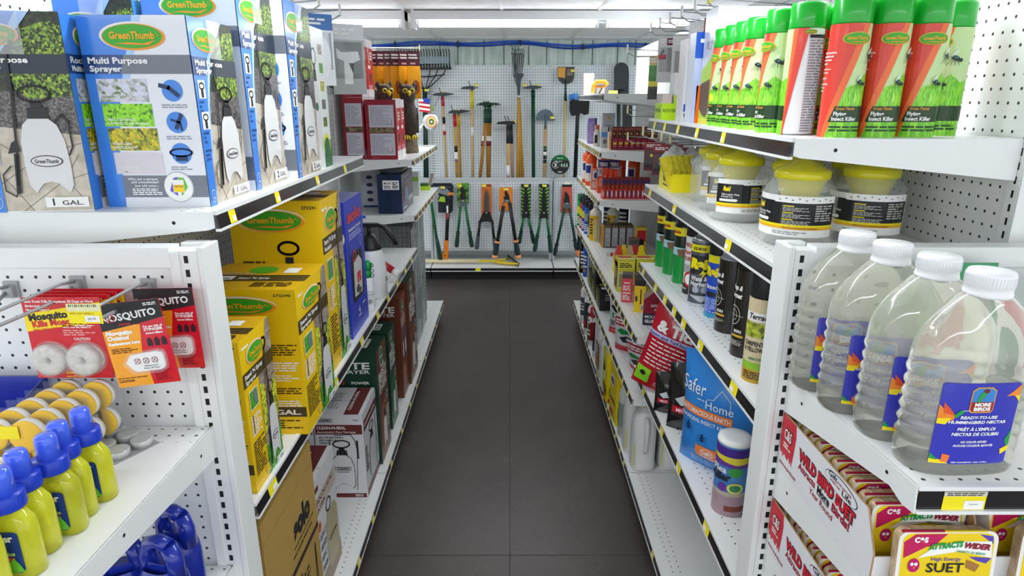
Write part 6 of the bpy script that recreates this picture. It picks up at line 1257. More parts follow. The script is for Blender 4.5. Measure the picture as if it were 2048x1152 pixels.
def bug(m, F, u, v, s_): m.ell(F, u, v, s_*.55, s_, SDB, 4, 14); m.ell(F, u, v+s_*1.1, s_*.3, s_*.3, SDB, 4, 8); [m.line(F, [(u, v+k*s_*.5), (u+q*s_*1.1, v+k*s_*.8), (u+q*s_*1.5, v+k*s_*.8-s_*.4)], s_*.12, SDB, 4) for q in (-1, 1) for k in (-1, 0, 1)]
def safer(m, F, w, h, patch):
    m.txt(F, 'Safer', .03*w, .68*h, .115*h, PAPER, 5, w=.36*w, bold=.0); m.txt(F, 'Home', .40*w, .585*h, .075*h, PAPER, 5, w=.34*w, bold=0); m.line(F, [(.42*w, .67*h), (.50*w, .68*h), (.58*w, .77*h), (.70*w, .70*h), (.70*w, .64*h)], .006*w, PAPER, 5); m.fine(F, .28*w, .635*h, .38*w, .65*h, 1, PAPER, 5)
    patch(.0*w, .49*h, .74*w, .565*h, mat('f0813a', .35), 4); m.txt(F, 'DIATOMACEOUS EARTH', .02*w, .508*h, .04*h, PAPER, 7, w=.70*w, bold=.02); m.txt(F, 'CRAWLING INSECT KILLER', .02*w, .435*h, .035*h, PAPER, 5, w=.72*w, bold=.01)
    bug(m, F, .16*w, .36*h, .05*w); bug(m, F, .38*w, .30*h, .045*w); patch(.30*w, .12*h, .66*w, .235*h, mat('f0813a', .35), 4); m.hoop(F, .46*w, .185*h, .09*w, .035*h, .006*w, PAPER, 6); m.txt(F, 'OMRI', .46*w, .165*h, .04*h, PAPER, 7, w=.14*w, al='C', bold=.02); m.fine(F, .36*w, .13*h, .62*w, .145*h, 1, PAPER, 6)
    m.fine(F, .20*w, .03*h, .60*w, .10*h, 3, mat('9ac4ee', .4), 4); m.txt(F, '4 lb', .66*w, .84*h, .055*h, PAPER, 5, w=.14*w, bold=.02)
pouch('powder_pouch', 'large sky blue stand-up pouch of powder behind the cylindrical canister', 'pouch', (.610, 1.635, .627), math.radians(-46), .25, .355, .10, SBU, safer, lean=.03, seed=2)
ANT = mat('b8152a', .3, coat=.4)
def ant(m, F, w, h, patch):
    m.txt(F, 'Ant', .30*w, .86*h, .10*h, PAPER, 5, w=.36*w, bold=.05); m.txt(F, '& Tick', .10*w, .70*h, .11*h, PAPER, 5, w=.70*w, bold=.05); patch(.0*w, .615*h, w*.98, .675*h, mat('c9c2ea', .35), 4); m.txt(F, 'Lawn and Turf Insect Killer', .02*w, .628*h, .035*h, mat('2a3a8a', .4), 7, w=.9*w, bold=.02)
    for i in range(7): m.fine(F, .08*w, (.56-.045*i)*h, .92*w, (.585-.045*i)*h, 1, PAPER, 4)
    patch(.02*w, .06*h, .26*w, .24*h, mat('8ad62a', .35), 4); m.ell(F, .14*w, .17*h, .05*w, .03*h, INK, 6); m.fine(F, .35*w, .06*h, .8*w, .12*h, 2, mat('e9a0a8', .4), 4)
pouch('insect_granule_bag', 'glossy red insect granule bag leaning behind the crumpled black bag', 'bag', (.555, 2.12, .640), math.radians(-25), .235, .345, .08, ANT, ant, lean=.05, seed=5).rotation_euler.y = .27
KB = mat('17171a', .16, coat=.6, bump=.7, bscale=45)
def blackbag(m, F, w, h, patch): patch(.1*w, .30*h, .5*w, .40*h, mat('c2182c', .3), 4); patch(.45*w, .08*h, .85*w, .16*h, mat('c2182c', .3), 4); m.poly(F, [(.15*w, .5*h), (.4*w, .6*h), (.5*w, .45*h), (.3*w, .42*h)], mat('cfd3d6', .3), 4); m.txt(F, 'MICE', .2*w, .325*h, .05*h, PAPER, 7, w=.24*w); m.txt(F, 'MICE', .5*w, .10*h, .04*h, PAPER, 7, w=.24*w)
pouch('bait_bag', 'crumpled glossy black bag with red strips, between red bag and blue pouch', 'bag', (.590, 1.86, .627), math.radians(-22), .15, .235, .08, KB, blackbag, seed=9)
pouch('bait_bag', 'second crumpled black bag with silver patch, lower and closer to the edge', 'bag', (.550, 1.985, .627), math.radians(-15), .10, .15, .06, KB, blackbag, seed=12)
def powder(m, F, r, h):
    m.rect(F, -.13, 0, .13, h, mat('4a86c8', .3, coat=.3), 1); m.rect(F, -.13, h*.86, .13, h*.98, mat('4a2a8a', .3), 2); m.rect(F, -.13, h*.72, .13, h*.86, mat('e3d23a', .3), 2); m.poly(F, [(-.10, h*.72), (.10, h*.72), (.10, h*.82), (0, h*.76), (-.10, h*.84)], mat('6a3a9a', .3), 3); m.rect(F, -.13, 0, .13, h*.30, mat('a58a94', .4), 2); m.rect(F, -.02, h*.08, .05, h*.16, mat('7a3a24', .4), 3); m.rect(F, -.13, h*.30, .13, h*.36, mat('b9b0a0', .4), 2); m.rect(F, .042, .0, .12, h*.98, PAPER, 5); m.fine(F, .046, .01, .10, h*.80, 30, mat('9a9a9e', .4), 6)
    m.txt(F, 'Flea', -.060, h*.63, .018, PAPER, 6, w=.038, bold=.02); m.txt(F, 'Killer', -.066, h*.52, .022, INK, 6, w=.055, bold=.04); m.ell(F, .0, h*.66, .018, .014, mat('3fa04a', .4), 5); m.ell(F, .002, h*.43, .020, .015, mat('e9e26a', .4), 5); m.ell(F, .002, h*.43, .014, .010, mat('3a8a5a', .4), 6); m.ell(F, -.03, h*.42, .012, .012, mat('6a3a9a', .4), 5)
can('powder_canister', 'canister', 'cylindrical powder canister with white lid and blue purple wrap, lower right shelf', (.580, 1.445, .627), math.radians(-8), .0425, .215, .014, PAPER, mat('4a86c8', .35), powder, capr=1.03)

# ================================================================ RIGHT RUN, MIDDLE AND FAR SECTIONS
def sfront(*ops):
    """small helper: list of (kind, args...) in fractions of the face"""
    def fn(m, F, w, h):
        for o in ops:
            k = o[0]
            if k == 'r': m.rect(F, o[1]*w, o[2]*h, o[3]*w, o[4]*h, o[5], o[6] if len(o) > 6 else 2)
            elif k == 't': m.txt(F, o[1], o[2]*w, o[3]*h, o[4]*h, o[5], 6, w=o[6]*w, bold=o[7] if len(o) > 7 else .02)
            elif k == 'f': m.fine(F, o[1]*w, o[2]*h, o[3]*w, o[4]*h, o[5], o[6], 5)
            elif k == 'e': m.ell(F, o[1]*w, o[2]*h, o[3]*w, o[4]*h, o[5], 4, 20)
    return fn
R5, Y5, G5 = mat('c51f30', .4), mat('f0d61c', .4), mat('b9bdc2', .4)
# mouse traps and glue boards shelf (z .755)
e = empty('glue_trap_box', (.625, 2.555, .755), math.radians(-12)); tag(e, 'maroon and navy mouse glue box with open top at the shelf corner', 'box')
m = MB(); w_, d_, h1, h2 = .11, .10, .10, .16
MR = mat('8f1830', .35); m.box((-w_/2, -d_/2, 0), (w_/2, d_/2, h1), MR); m.add([(-w_/2, -d_/2, h1), (w_/2, -d_/2, h1), (w_/2, -d_/2, h2-.03), (0, -d_/2, h2), (-w_/2, -d_/2, h1+.01)], [(0, 1, 2, 3, 4)], MR)
m.add([(w_/2, -d_/2, h1), (w_/2, d_/2, h1), (w_/2, d_/2, h2-.03), (w_/2, -d_/2, h2-.03)], [(0, 1, 2, 3)], MR); m.add([(-w_/2, -d_/2, h1+.01), (0, -d_/2, h2), (0, d_/2, h2), (-w_/2, d_/2, h1+.01)], [(0, 1, 2, 3)], mat('8a6f58', .6))
m.add([(-w_/2, d_/2, h1), (-w_/2, -d_/2, h1), (-w_/2, -d_/2, h1+.01), (-w_/2, d_/2, h1+.01)], [(0, 1, 2, 3)], MR)
F = Flat((-w_/2, -d_/2, 0), (1, 0, 0), (0, 0, 1)); m.rect(F, 0, 0, w_, .052, mat('1b2240', .4), 1); m.txt(F, 'CATCHMASTER', .028, .082, .011, PAPER, 3, w=.078, sh=.25, bold=.03); m.txt(F, 'PRO SERIES', .045, .066, .007, PAPER, 3, w=.05); m.txt(F, 'MOUSE', .008, .032, .013, PAPER, 3, w=.055, bold=.01); m.txt(F, 'GLUE TRAPS', .008, .012, .013, PAPER, 3, w=.09, bold=.04); m.ell(F, .08, .12, .02, .012, mat('5a1024', .4), 2)
F = Flat((-w_/2, d_/2, 0), (0, -1, 0), (0, 0, 1)); m.rect(F, 0, 0, d_, .045, mat('1b2240', .4), 1); m.fine(F, .01, .05, .09, .09, 4, PAPER, 2); m.rect(F, .02, .01, .08, .04, G5, 2); m.build('printed_box', e)
carton(.048, .055, .15, dict(all=mat('edc91a', .35), top=BLK), dict(front=sfront(('r', .0, .82, 1, 1, BLK), ('r', .55, .25, .66, .72, INK), ('r', .66, .06, .95, .25, PAPER), ('f', .68, .08, .93, .23, 3, INK), ('e', .2, .42, .12, .10, mat('4a4438', .5)))), 'trap_box', 'yellow box with black top beside the maroon mouse glue box', 'box', (.585, 2.71, .755), math.radians(-15))
for i, (x, y, l) in enumerate(((.553, 2.855, 'small red and white bait box nearest the aisle, behind the yellow and black one'), (.607, 2.845, 'small red and white bait box, inner one of the pair'))):
    carton(.046, .055, .135, dict(all=mat('d94550', .4), top=mat('5d5550', .5)), dict(front=sfront(('f', .12, .08, .88, .28, 4, PAPER), ('r', .1, .32, .9, .36, PAPER), ('f', .12, .42, .88, .62, 3, PAPER), ('r', .2, .68, .8, .72, PAPER), ('r', 0, .86, 1, 1, mat('4a4440', .5))), left=sfront(('r', .1, .3, .9, .7, PAPER), ('f', .2, .4, .8, .6, 3, R5))), 'bait_box', l, 'box', (x, y, .755), math.radians(-14))
for i, (x, l) in enumerate(((.572, 'yellow green box nearest the aisle with a red striped lid'), (.664, 'yellow green box in the middle with a red striped lid'), (.756, 'yellow green box at the back with a red striped lid'))):
    carton(.085, .09, .165, mat('d0cf3a', .4), dict(front=sfront(('r', .04, .70, .96, .94, mat('e3e04a', .4)), ('f', .1, .74, .9, .9, 3, INK), ('r', .04, .1, .96, .62, mat('c9cf9a', .4)), ('f', .1, .15, .9, .55, 7, mat('6a6a3a', .5))), top=sfront(('r', 0, 0, 1, .25, mat('e9e9a0', .4)), ('r', .1, .3, .9, .5, R5), ('r', .1, .6, .9, .8, R5)), left=sfront(('r', .08, .1, .92, .9, mat('6a5238', .5)), ('e', .5, .55, .3, .2, mat('b09a6a', .5)), ('r', .1, .75, .9, .88, PAPER))), 'bait_box', l, 'box', (x, 3.045, .755))
e = empty('display_tray', (.655, 3.33, .755)); tag(e, 'yellow cardboard tray of mouse traps behind the yellow green boxes', 'display tray')
m = MB(); m.box((-.085, -.08, 0), (.085, .08, .09), VY); F = Flat((-.085, -.08, 0), (1, 0, 0), (0, 0, 1)); m.poly(F, [(.012, .065), (.028, .065), (.02, .048)], R5, 2); m.txt(F, 'Victor', .11, .062, .012, INK, 3, w=.045, sh=.3, bold=.05); m.fine(F, .05, .035, .15, .045, 1, INK, 3); m.build('tray', e)
for i in range(5):
    m = MB(); a = -.07+.03*i; m.loft([[Vector((a+sx*w2, -.02+.015*(i % 2)+sy_*.02*q, .09+z)) for sx, sy_ in ((-1, -1), (1, -1), (1, 1), (-1, 1))] for w2, q, z in ((.02, 1, -.02), (.02, .8, .03), (.008, .2, .075))], (mat('d8453a', .35), mat('e3c42a', .35), mat('c9b08a', .35), R5, Y5)[i], smooth=False); m.build('trap_pack', e)
# dark boxes with grey labels and neighbours, far section (z .755)
for i in range(4):
    carton(.044, .09, .145, mat('57463c', .45), dict(front=sfront(('r', .10, .05, .92, .88, mat('b9bcc4', .4)), ('f', .18, .1, .84, .45, 6, mat('8a8d96', .5)), ('t', 'Kness', .2, .62, .05, mat('7a7f8a', .5), .6), ('r', .05, .9, .95, .98, mat('8a6a4a', .5)))), 'bait_box', 'dark brown box with a grey label, %s of four from the aisle' % ORD[i], 'box', (.626+.047*i, 4.02, .755))
carton(.012, .09, .14, mat('d9a038', .45), dict(left=sfront(('f', .1, .1, .9, .9, 12, mat('7a3a2a', .5)))), 'bait_box', 'slim orange brown box at the aisle end of the dark boxes', 'box', (.597, 4.02, .755))
carton(.06, .06, .17, mat('e0c22a', .4), dict(front=sfront(('r', .05, .5, .95, .9, R5), ('e', .5, .45, .3, .15, BLK), ('r', .1, .05, .9, .25, mat('8a6a50', .5)))), 'trap_box', 'yellow box with red patch and dark picture, right of the dark boxes', 'box', (.80, 3.80, .755))
carton(.06, .05, .12, mat('8a6a5a', .4), dict(front=sfront(('r', .05, .6, .95, .95, mat('5a5450', .5)), ('e', .5, .35, .3, .2, mat('c99a7a', .5)))), 'trap_box', 'small brown pictured box in front of the yellow and red box', 'box', (.745, 3.715, .755), math.radians(-10))
m = MB(); m.box((-.035, -.02, 0), (.035, .02, .002), PAPER); m.lathe([(.001, .002), (.016, .002), (.015, .018), (.001, .02)], mat('dfe2e0', .2), 16, at=(-.015, 0, 0)); m.box((.012, -.012, .002), (.028, .012, .02), R5); tag(m.build('small_pack', None, (.60, 3.74, .755)), 'small clear pack with a white disc lying before the dark boxes', 'pack')
def bottle(x, y, z, h, r, bm, capm_, label, lab=None, name='squeeze_bottle', neck=.35, cat='bottle', sq=0, sy=1, rz=-25, grp=None):
    e = empty(name, (x, y, z), math.radians(rz)); tag(e, label, cat, grp)
    m = MB(); m.lathe([(.001, 0), (r*.95, 0), (r, .004), (r, h*.72), (r*.9, h*.78), (r*neck*1.1, h*.86), (r*neck, h*.88)], bm, 20, sy=sy, sq=sq)
    if lab: lab(m, Cyl(r, 0, -90, sy), r, h)
    m.build('body', e); m = MB(); m.lathe([(.001, h*.87), (r*neck*1.25, h*.87), (r*neck*1.2, h*.96), (r*neck*.8, h), (.001, h)], capm_, 16); m.build('cap', e); return e
def yl(m, F, r, h): m.rect(F, -.05, .01, .03, h*.68, mat('f2c21a', .35), 1); m.fine(F, -.03, h*.2, -.005, h*.62, 6, INK, 2); m.rect(F, .0, .02, .025, h*.6, mat('e9d9a0', .4), 2)
bottle(.572, 4.17, .755, .26, .04, mat('f0ecd8', .35), PAPER, 'yellow bottle with white cap nearest the aisle, left of the dark boxes', yl); bottle(.69, 4.19, .755, .26, .04, mat('f0ecd8', .35), PAPER, 'yellow bottle with white cap behind the dark boxes', yl)
for i, (x, y, c_, t_, l) in enumerate(((.535, 4.72, '1ba04a', 'e4e02a', 'green and yellow can at the very far end of the shelf'), (.545, 4.62, 'c22a30', 'e8d82a', 'red and yellow can, second from the far end'), (.55, 4.52, '23399c', 'd9dc3a', 'blue and yellow can, third from the far end'), (.555, 4.41, '2a5ab8', '9aa6b0', 'blue can with a black cap beside the grey one'), (.565, 4.29, '5a6066', '2f3338', 'dark grey can next to the yellow bottle'))):
    can('insect_spray_can', 'spray can', l, (x, y, .755), 0, .03, .24, .05, (BLK, mat('14803c', .3))[i == 0], mat(c_, .3), lambda m, F, r, h, t_=t_: (m.rect(F, -.07, h*.5, .04, h*.78, mat(t_, .35), 1), m.fine(F, -.05, h*.1, .02, h*.4, 4, PAPER, 2)), n=16)
for i, (x, y, l) in enumerate(((.70, 4.45, 'tall navy can with dark red cap in the inner row, left one'), (.80, 4.40, 'tall navy can with dark red cap in the inner row, right one'))):
    can('insect_spray_can', 'spray can', l, (x, y, .755), 0, .035, .33, .05, mat('7a1f2a', .35), mat('1c2248', .35), lambda m, F, r, h: m.fine(F, -.05, h*.3, .02, h*.6, 3, PAPER, 2), n=16)
# orange bait shelf (z 1.115)
ORB = mat('ee4a22', .35); TB = mat('26307c', .4)
for i in range(11):
    o = None; m = MB(); w_ = .0235; m.box((-w_/2, -.03, 0), (w_/2, .03, .055), ORB); F = Flat((-w_/2, -.03, 0), (1, 0, 0), (0, 0, 1)); m.poly(F, [(.012, .004), (.0215, .004), (.0215, .05), (.010, .05), (.014, .03)], TB, 1); m.rect(F, .002, .015, .007, .045, PAPER, 1)
    e = empty('bait_pack', (.548+.0255*i, 3.70, 1.115)); tag(e, 'slim orange bait tray pack with blue mark, %s from the aisle' % ORD[i], 'pack', 'orange bait tray packs'); m.build('tray', e)
    m = MB(); m.box((-w_/2+.001, -.012, .055), (w_/2-.001, .028, .12), mat('8a2f26', .3)); F = Flat((-w_/2, -.0122, .055), (1, 0, 0), (0, 0, 1)); m.poly(F, [(.004, .03), (.020, .035), (.020, .055), (.004, .05)], TB, 1); m.rect(F, .002, .002, .021, .02, mat('b9402c', .4), 1); m.build('clear_window', e)
for i in range(3):
    carton(.028, .05, .165-.005*i, ORB, dict(front=sfront(('r', .3, .3, .55, .75, mat('f0c9b9', .4)), ('r', .15, .02, .85, .16, PAPER)), left=sfront(('r', .2, .6, .8, .9, TB), ('r', .2, .1, .8, .5, PAPER))), 'bait_sleeve', 'upright orange sleeve with pale lettering, %s from the aisle' % ORD[i], 'box', (.565+.032*i, 3.80, 1.115))
for i in range(2):
    carton(.064, .07, .20, mat('e6552c', .4), dict(front=sfront(('r', 0, .78, 1, 1, TB), ('t', 'TERRO', .08, .82, .11, PAPER, .84, .05), ('r', 0, .52, 1, .78, mat('dfe2e4', .4)), ('f', .1, .58, .8, .74, 3, mat('6a6a70', .5)), ('f', .1, .2, .9, .45, 5, mat('f0b9a0', .4))), left=sfront(('r', 0, .78, 1, 1, PAPER), ('r', .1, .4, .9, .7, TB))), 'bait_box', 'orange ant bait box with blue and white header, %s' % ('left one beside the aisle', 'right one, inner side')[i], 'box', (.573+.067*i, 3.95, 1.115))
carton(.05, .05, .13, mat('e0906a', .4), dict(front=sfront(('r', .1, .5, .9, .95, PAPER), ('e', .5, .7, .2, .15, TB), ('f', .1, .1, .9, .4, 4, PAPER)), left=sfront(('r', .1, .2, .9, .9, mat('c9b0a0', .4)))), 'bait_box', 'pale orange box left of the upright orange sleeves', 'box', (.545, 4.08, 1.115))
for i, (x, y, h_, l) in enumerate(((.540, 4.42, .25, 'orange spray bottle nearest the far end of the bait shelf'), (.545, 4.28, .245, 'orange spray bottle beside the pale orange box'), (.63, 4.20, .235, 'orange bottle behind the left ant bait box'), (.72, 4.18, .235, 'orange bottle behind the right ant bait box'), (.80, 4.12, .23, 'orange bottle deepest on the bait shelf'))):
    bottle(x, y, 1.115, h_, .038, mat('ef5a26', .35), mat('d94a1e', .4), l, lambda m, F, r, h: (m.rect(F, -.04, .03, .02, h*.6, mat('f0e0d8', .4), 1), m.rect(F, -.03, h*.35, .01, h*.55, TB, 2)))
# maroon packs and purple box (z 1.388)
for i in range(8):
    e = empty('bait_pack', (.612+.034*i, 3.80, 1.388)); tag(e, 'dark red bait pack with yellow mark, %s from the aisle' % ORD[i], 'pack', 'dark red bait packs')
    m = MB(); m.box((-.0155, -.035, 0), (.0155, .035, .065), mat('8c1430', .4)); F = Flat((-.0155, -.035, 0), (1, 0, 0), (0, 0, 1)); m.poly(F, [(.006, .028), (.024, .032), (.026, .046), (.016, .040), (.007, .048)], mat('e0c42a', .4), 1); m.rect(F, .006, .018, .024, .022, mat('c98a90', .4), 1); m.build('tray', e)
    m = MB(); m.box((-.014, -.01, .065), (.014, .033, .13), mat('6a2a28', .25)); F = Flat((-.014, -.0102, .065), (1, 0, 0), (0, 0, 1)); m.rect(F, .002, .045, .026, .058, mat('a04a40', .3), 1); m.rect(F, .005, .02, .014, .03, mat('c9b04a', .4), 1); m.build('clear_window', e)
carton(.012, .06, .10, mat('d9c08a', .4), dict(front=sfront(('f', .1, .1, .9, .9, 8, R5))), 'bait_box', 'thin cream and red box at the aisle end of the dark red packs', 'box', (.585, 3.80, 1.388))
carton(.055, .06, .165, mat('9a86c8', .4), dict(front=sfront(('f', .1, .1, .7, .85, 12, mat('c9bce6', .4)), ('r', .8, 0, 1, 1, mat('4a3a6a', .4))), left=sfront(('r', .1, .5, .9, .9, mat('7a62b0', .4)), ('f', .1, .1, .9, .4, 5, mat('c9bce6', .4)))), 'bait_box', 'tall lavender box near the far end of the dark red packs', 'box', (.545, 4.32, 1.388))
carton(.022, .04, .10, mat('e0b04a', .4), dict(front=sfront(('r', .1, .1, .9, .4, Y5), ('r', .1, .6, .9, .85, mat('c04a3a', .4)))), 'bait_box', 'small orange and yellow box in front of the lavender one', 'box', (.567, 4.20, 1.388))
carton(.078, .05, .20, mat('b4b8be', .4), dict(front=sfront(('e', .5, .85, .14, .05, mat('c9b04a', .4)), ('r', .15, .60, .85, .615, INK), ('r', .15, .52, .85, .53, INK))), 'bait_box', 'tall grey box with a small gold mark beside the lavender box', 'box', (.627, 4.16, 1.388))
carton(.05, .03, .125, mat('c9ccd0', .3), dict(front=sfront(('r', .1, .5, .75, .75, mat('4a8fd8', .35)), ('e', .5, .3, .25, .12, mat('6a6e74', .4)), ('r', .85, .0, 1, 1, BLK))), 'bait_pack', 'grey pack with a light blue window before the grey box', 'pack', (.574, 3.93, 1.388))
m = MB(); m.lathe([(.001, 0), (.02, 0), (.02, .08), (.012, .10), (.014, .125), (.001, .13)], mat('e6d8cc', .35), 16); m.rect(Cyl(.0205, 0, -110), -.01, .02, .01, .07, BLK, 1); m.box((-.012, -.02, .105), (.012, .012, .13), mat('d95a2a', .4)); tag(m.build('small_bottle', None, (.545, 4.06, 1.388)), 'small pale bottle with orange top left of the blue window pack', 'bottle')
# far top shelf (z 1.70)
carton(.065, .06, .14, mat('e3dccb', .45), dict(front=sfront(('r', .5, .72, .85, .88, mat('d8d88a', .4)), ('r', .05, .05, .95, .95, mat('ececea', .4), 1)), left=sfront(('r', .0, 0, 1, 1, mat('c9b8a8', .5)))), 'small_box', 'small white box standing at the far end of the top far shelf', 'box', (.535, 4.52, 1.70))
e = empty('hand_saw', (.595, 4.36, 1.70)); tag(e, 'orange handled tool standing on the top far shelf beside the white box', 'saw')
m = MB(); OH = mat('f29a1a', .4); m.tube([(-.048, 0, .01), (-.045, 0, .055), (-.025, 0, .082), (.03, 0, .082), (.048, 0, .06)], .014, OH, 10); m.tube([(-.03, 0, .05), (.035, 0, .05)], .008, mat('c97a14', .4), 8); m.build('handle', e)
m = MB(); m.box((-.02, -.004, .0), (.03, .004, .045), mat('b9b2a8', .4)); m.tube([(-.01, -.006, .0), (.012, -.006, .045)], .003, BLK, 6); m.build('blade', e)
m = MB(); m.box((-.03, -.001, 0), (.03, .001, .025), mat('e8e67a', .4)); tag(m.build('shelf_tag', None, (.66, 4.22, 1.70)), 'small yellow tag standing right of the orange handled tool', 'tag')
m = MB(); m.tube([(0, 0, 0), (0, 0, .12)], .016, mat('c99a5a', .5), 10); tag(m.build('wooden_dowel', None, (.60, 5.9, 1.50)), 'short wooden dowel end seen under the top far shelf', 'dowel'); bpy.data.objects['wooden_dowel'].location = (.93, 6.36, 1.42)
# low shelf (z .48)
for i, (x, y, c_, l) in enumerate(((.532, 4.38, '17181b', 'tall black can with white marks on the low far shelf'), (.536, 4.27, '2a62c8', 'slim blue can beside the tall black one on the low shelf'))):
    can('insect_spray_can', 'spray can', l, (x, y, .48), 0, .036-.01*i, .262-.01*i, .04, BLK, mat(c_, .3), lambda m, F, r, h, i=i: (m.fine(F, -.035, h*.3, .0, h*.75, 4, PAPER, 2), m.ell(F, -.02, h*.22, .010, .012, mat('c9a03a', .4), 2)), n=16)
carton(.03, .04, .19, mat('c3c8d0', .25), dict(), 'clear_pack', 'thin clear and grey pack between the blue can and the black boxes', 'pack', (.540, 4.12, .48))
BB = mat('1e1d1b', .35)
for i, (y, z, l) in enumerate(((3.60, .48, 'black box with yellow green side print at the end of the black stack'), (3.80, .48, 'black box behind the yellow green printed one'), (3.98, .48, 'black box farthest along the low shelf'), (3.82, .60, 'black box lying on top of the middle black one'))):
    carton(.15, .17, .12 if i < 3 else .10, BB, dict(left=sfront(('f', .08, .2, .8, .85, 4, mat('b9c42a', .4))), front=sfront(('f', .2, .5, .8, .85, 3, mat('8a8f8a', .5))), top=sfront(('r', .1, .2, .5, .45, PAPER), ('e', .6, .6, .15, .15, R5), ('f', .1, .6, .5, .9, 3, mat('c9c23a', .4)))), 'trap_box', l, 'box', (.60, y, z))
TW = mat('d9dadb', .35); TR = mat('c2202f', .38)
def tom(m, F, w, h, patch):
    patch(.0, 0, w, .17*h, TR, 3); patch(.02*w, .92*h, .98*w, .985*h, TR, 3); m.txt(F, 'TOMCAT', .22*w, .76*h, .09*h, TR, 6, w=.66*w, sh=.1, bold=.05); m.poly(F, [(.08*w, .70*h), (.3*w, .76*h), (.55*w, .66*h), (.8*w, .56*h), (.5*w, .60*h), (.3*w, .56*h), (.2*w, .62*h)], INK, 5)
    patch(.15*w, .42*h, .85*w, .54*h, mat('1fa04c', .4), 4); m.fine(F, .22*w, .45*h, .8*w, .51*h, 1, PAPER, 8); m.poly(F, [(.45*w, .22*h), (.62*w, .22*h), (.68*w, .30*h), (.58*w, .37*h), (.42*w, .33*h)], mat('2b3034', .4), 5); m.fine(F, .1*w, .06*h, .85*w, .11*h, 1, mat('e8a0a4', .4), 5); m.fine(F, .08*w, .22*h, .35*w, .36*h, 4, INK, 5)
def tom2(m, F, w, h, patch):
    patch(.0, 0, w, .20*h, TR, 3); patch(.05*w, .75*h, .95*w, .95*h, mat('b03a44', .4), 3); m.fine(F, .1*w, .79*h, .9*w, .91*h, 2, PAPER, 6); m.poly(F, [(.15*w, .6*h), (.35*w, .70*h), (.7*w, .62*h), (.85*w, .5*h), (.6*w, .55*h), (.35*w, .52*h)], mat('1f8a44', .4), 5); m.poly(F, [(.25*w, .42*h), (.55*w, .50*h), (.8*w, .42*h), (.65*w, .32*h), (.4*w, .30*h)], mat('2b3034', .4), 5)
pouch('bait_pouch', 'white rodent bait bag with green band and red base, nearest the black boxes', 'pouch', (.60, 3.13, .48), math.radians(-35), .17, .225, .06, TW, tom, lean=.05, seed=3)
pouch('bait_pouch', 'white rodent bait bag standing just behind the green banded one', 'pouch', (.63, 3.30, .48), math.radians(-50), .16, .23, .06, TW, tom, lean=.05, seed=4)
pouch('bait_pouch', 'white rodent bait bag with a dark green block, slumped by the shelf edge', 'pouch', (.585, 2.90, .48), math.radians(-38), .15, .19, .06, TW, tom2, lean=.12, seed=6)
pouch('bait_pouch', 'white rodent bait bag slumped against the red insect granule bag', 'pouch', (.67, 2.74, .48), math.radians(-30), .16, .20, .06, TW, tom2, lean=.15, seed=7)
pouch('bait_pouch', 'white rodent bait bag lying lowest, at the near corner of the low shelf', 'pouch', (.60, 2.66, .48), math.radians(-55), .14, .15, .05, TW, tom2, lean=.25, seed=8)
# base deck of the right run
JW = mat('e4e5e3', .32)
def jug(x, y, h, w, d, rz, label, capm_, lab=None, body=JW, z=.1265, name='plastic_jug', first=None):
    if first: return dup(first, (x, y, z), math.radians(rz), label)
    e = empty(name, (x, y, z), math.radians(rz)); tag(e, label, 'jug'); m = MB()
    def ring(a, b, z_, k=3.2):
        o = []
        for j in range(28):
            t = 2*pi*j/28; c_, s_ = math.cos(t), math.sin(t); q = (abs(c_)**k+abs(s_)**k)**(-1/k); o.append(Vector((a*q*c_, b*q*s_, z_)))
        return o
    a, b = w/2, d/2
    m.loft([ring(a*.92, b*.92, 0), ring(a, b, .008), ring(a, b, h*.10), ring(a*.97, b*.97, h*.13), ring(a*.98, b*.98, h*.55), ring(a*.92, b*.92, h*.72), ring(a*.70, b*.75, h*.84), ring(.022, .022, h*.90, 2), ring(.020, .020, h*.94, 2)], body)
    if lab:
        F = Flat((-a, -b*1.0, 0), (1, 0, 0), (0, 0, 1)); lab(m, F, w, h); F = Flat((-a*1.0, b, 0), (0, -1, 0), (0, 0, 1)); lab(m, F, d, h)
    m.build('body', e)
    m = MB(); m.tube([(-.0, -b*.85, h*.80), (-.0, -b*1.12, h*.74), (-.0, -b*1.14, h*.50), (-.0, -b*1.02, h*.34), (-.0, -b*.85, h*.30)], .011, body, 10); m.build('handle', e)
    m = MB(); m.lathe([(.001, h*.925), (.025, h*.925), (.025, h*.99), (.022, h), (.001, h)], capm_, 20); m.build('cap', e)
    return e
jg = jug(.578, 2.445, .315, .105, .12, 0, 'white jug with gold cap at the near end of the lower jugs', mat('b39a4e', .4), lambda m, F, w, h: m.rect(F, w*.02, h*.10, w*.06, h*.42, mat('d9dc2a', .4), 2) )
jug(.70, 2.45, 0, 0, 0, 0, 'white jug in the middle of the lower jugs, cap hidden by the shelf', None, first=jg); jug(.822, 2.46, 0, 0, 0, 0, 'white jug deepest on the lower deck', None, first=jg)
jug(.57, 2.585, 0, 0, 0, 0, 'white jug directly behind the gold capped one', None, first=jg)
m2 = bottle(.556, 2.70, .1265, .30, .042, mat('c9cfc9', .35), mat('1f8a3c', .4), 'grey jug with a green cap behind the gold capped jug', lambda m, F, r, h: m.rect(F, -.05, h*.2, .03, h*.6, mat('8a9a90', .4), 1), name='plastic_jug', neck=.6, cat='jug')
YJ = mat('ecd21a', .35)
def yjl(m, F, w, h): m.rect(F, w*.15, h*.15, w*.85, h*.30, mat('2b2b20', .4), 4); m.fine(F, w*.2, h*.18, w*.8, h*.27, 2, Y5, 5); m.rect(F, w*.3, h*.38, w*.7, h*.55, PAPER, 4); m.rect(F, w*.1, h*.05, w*.5, h*.12, R5, 4)
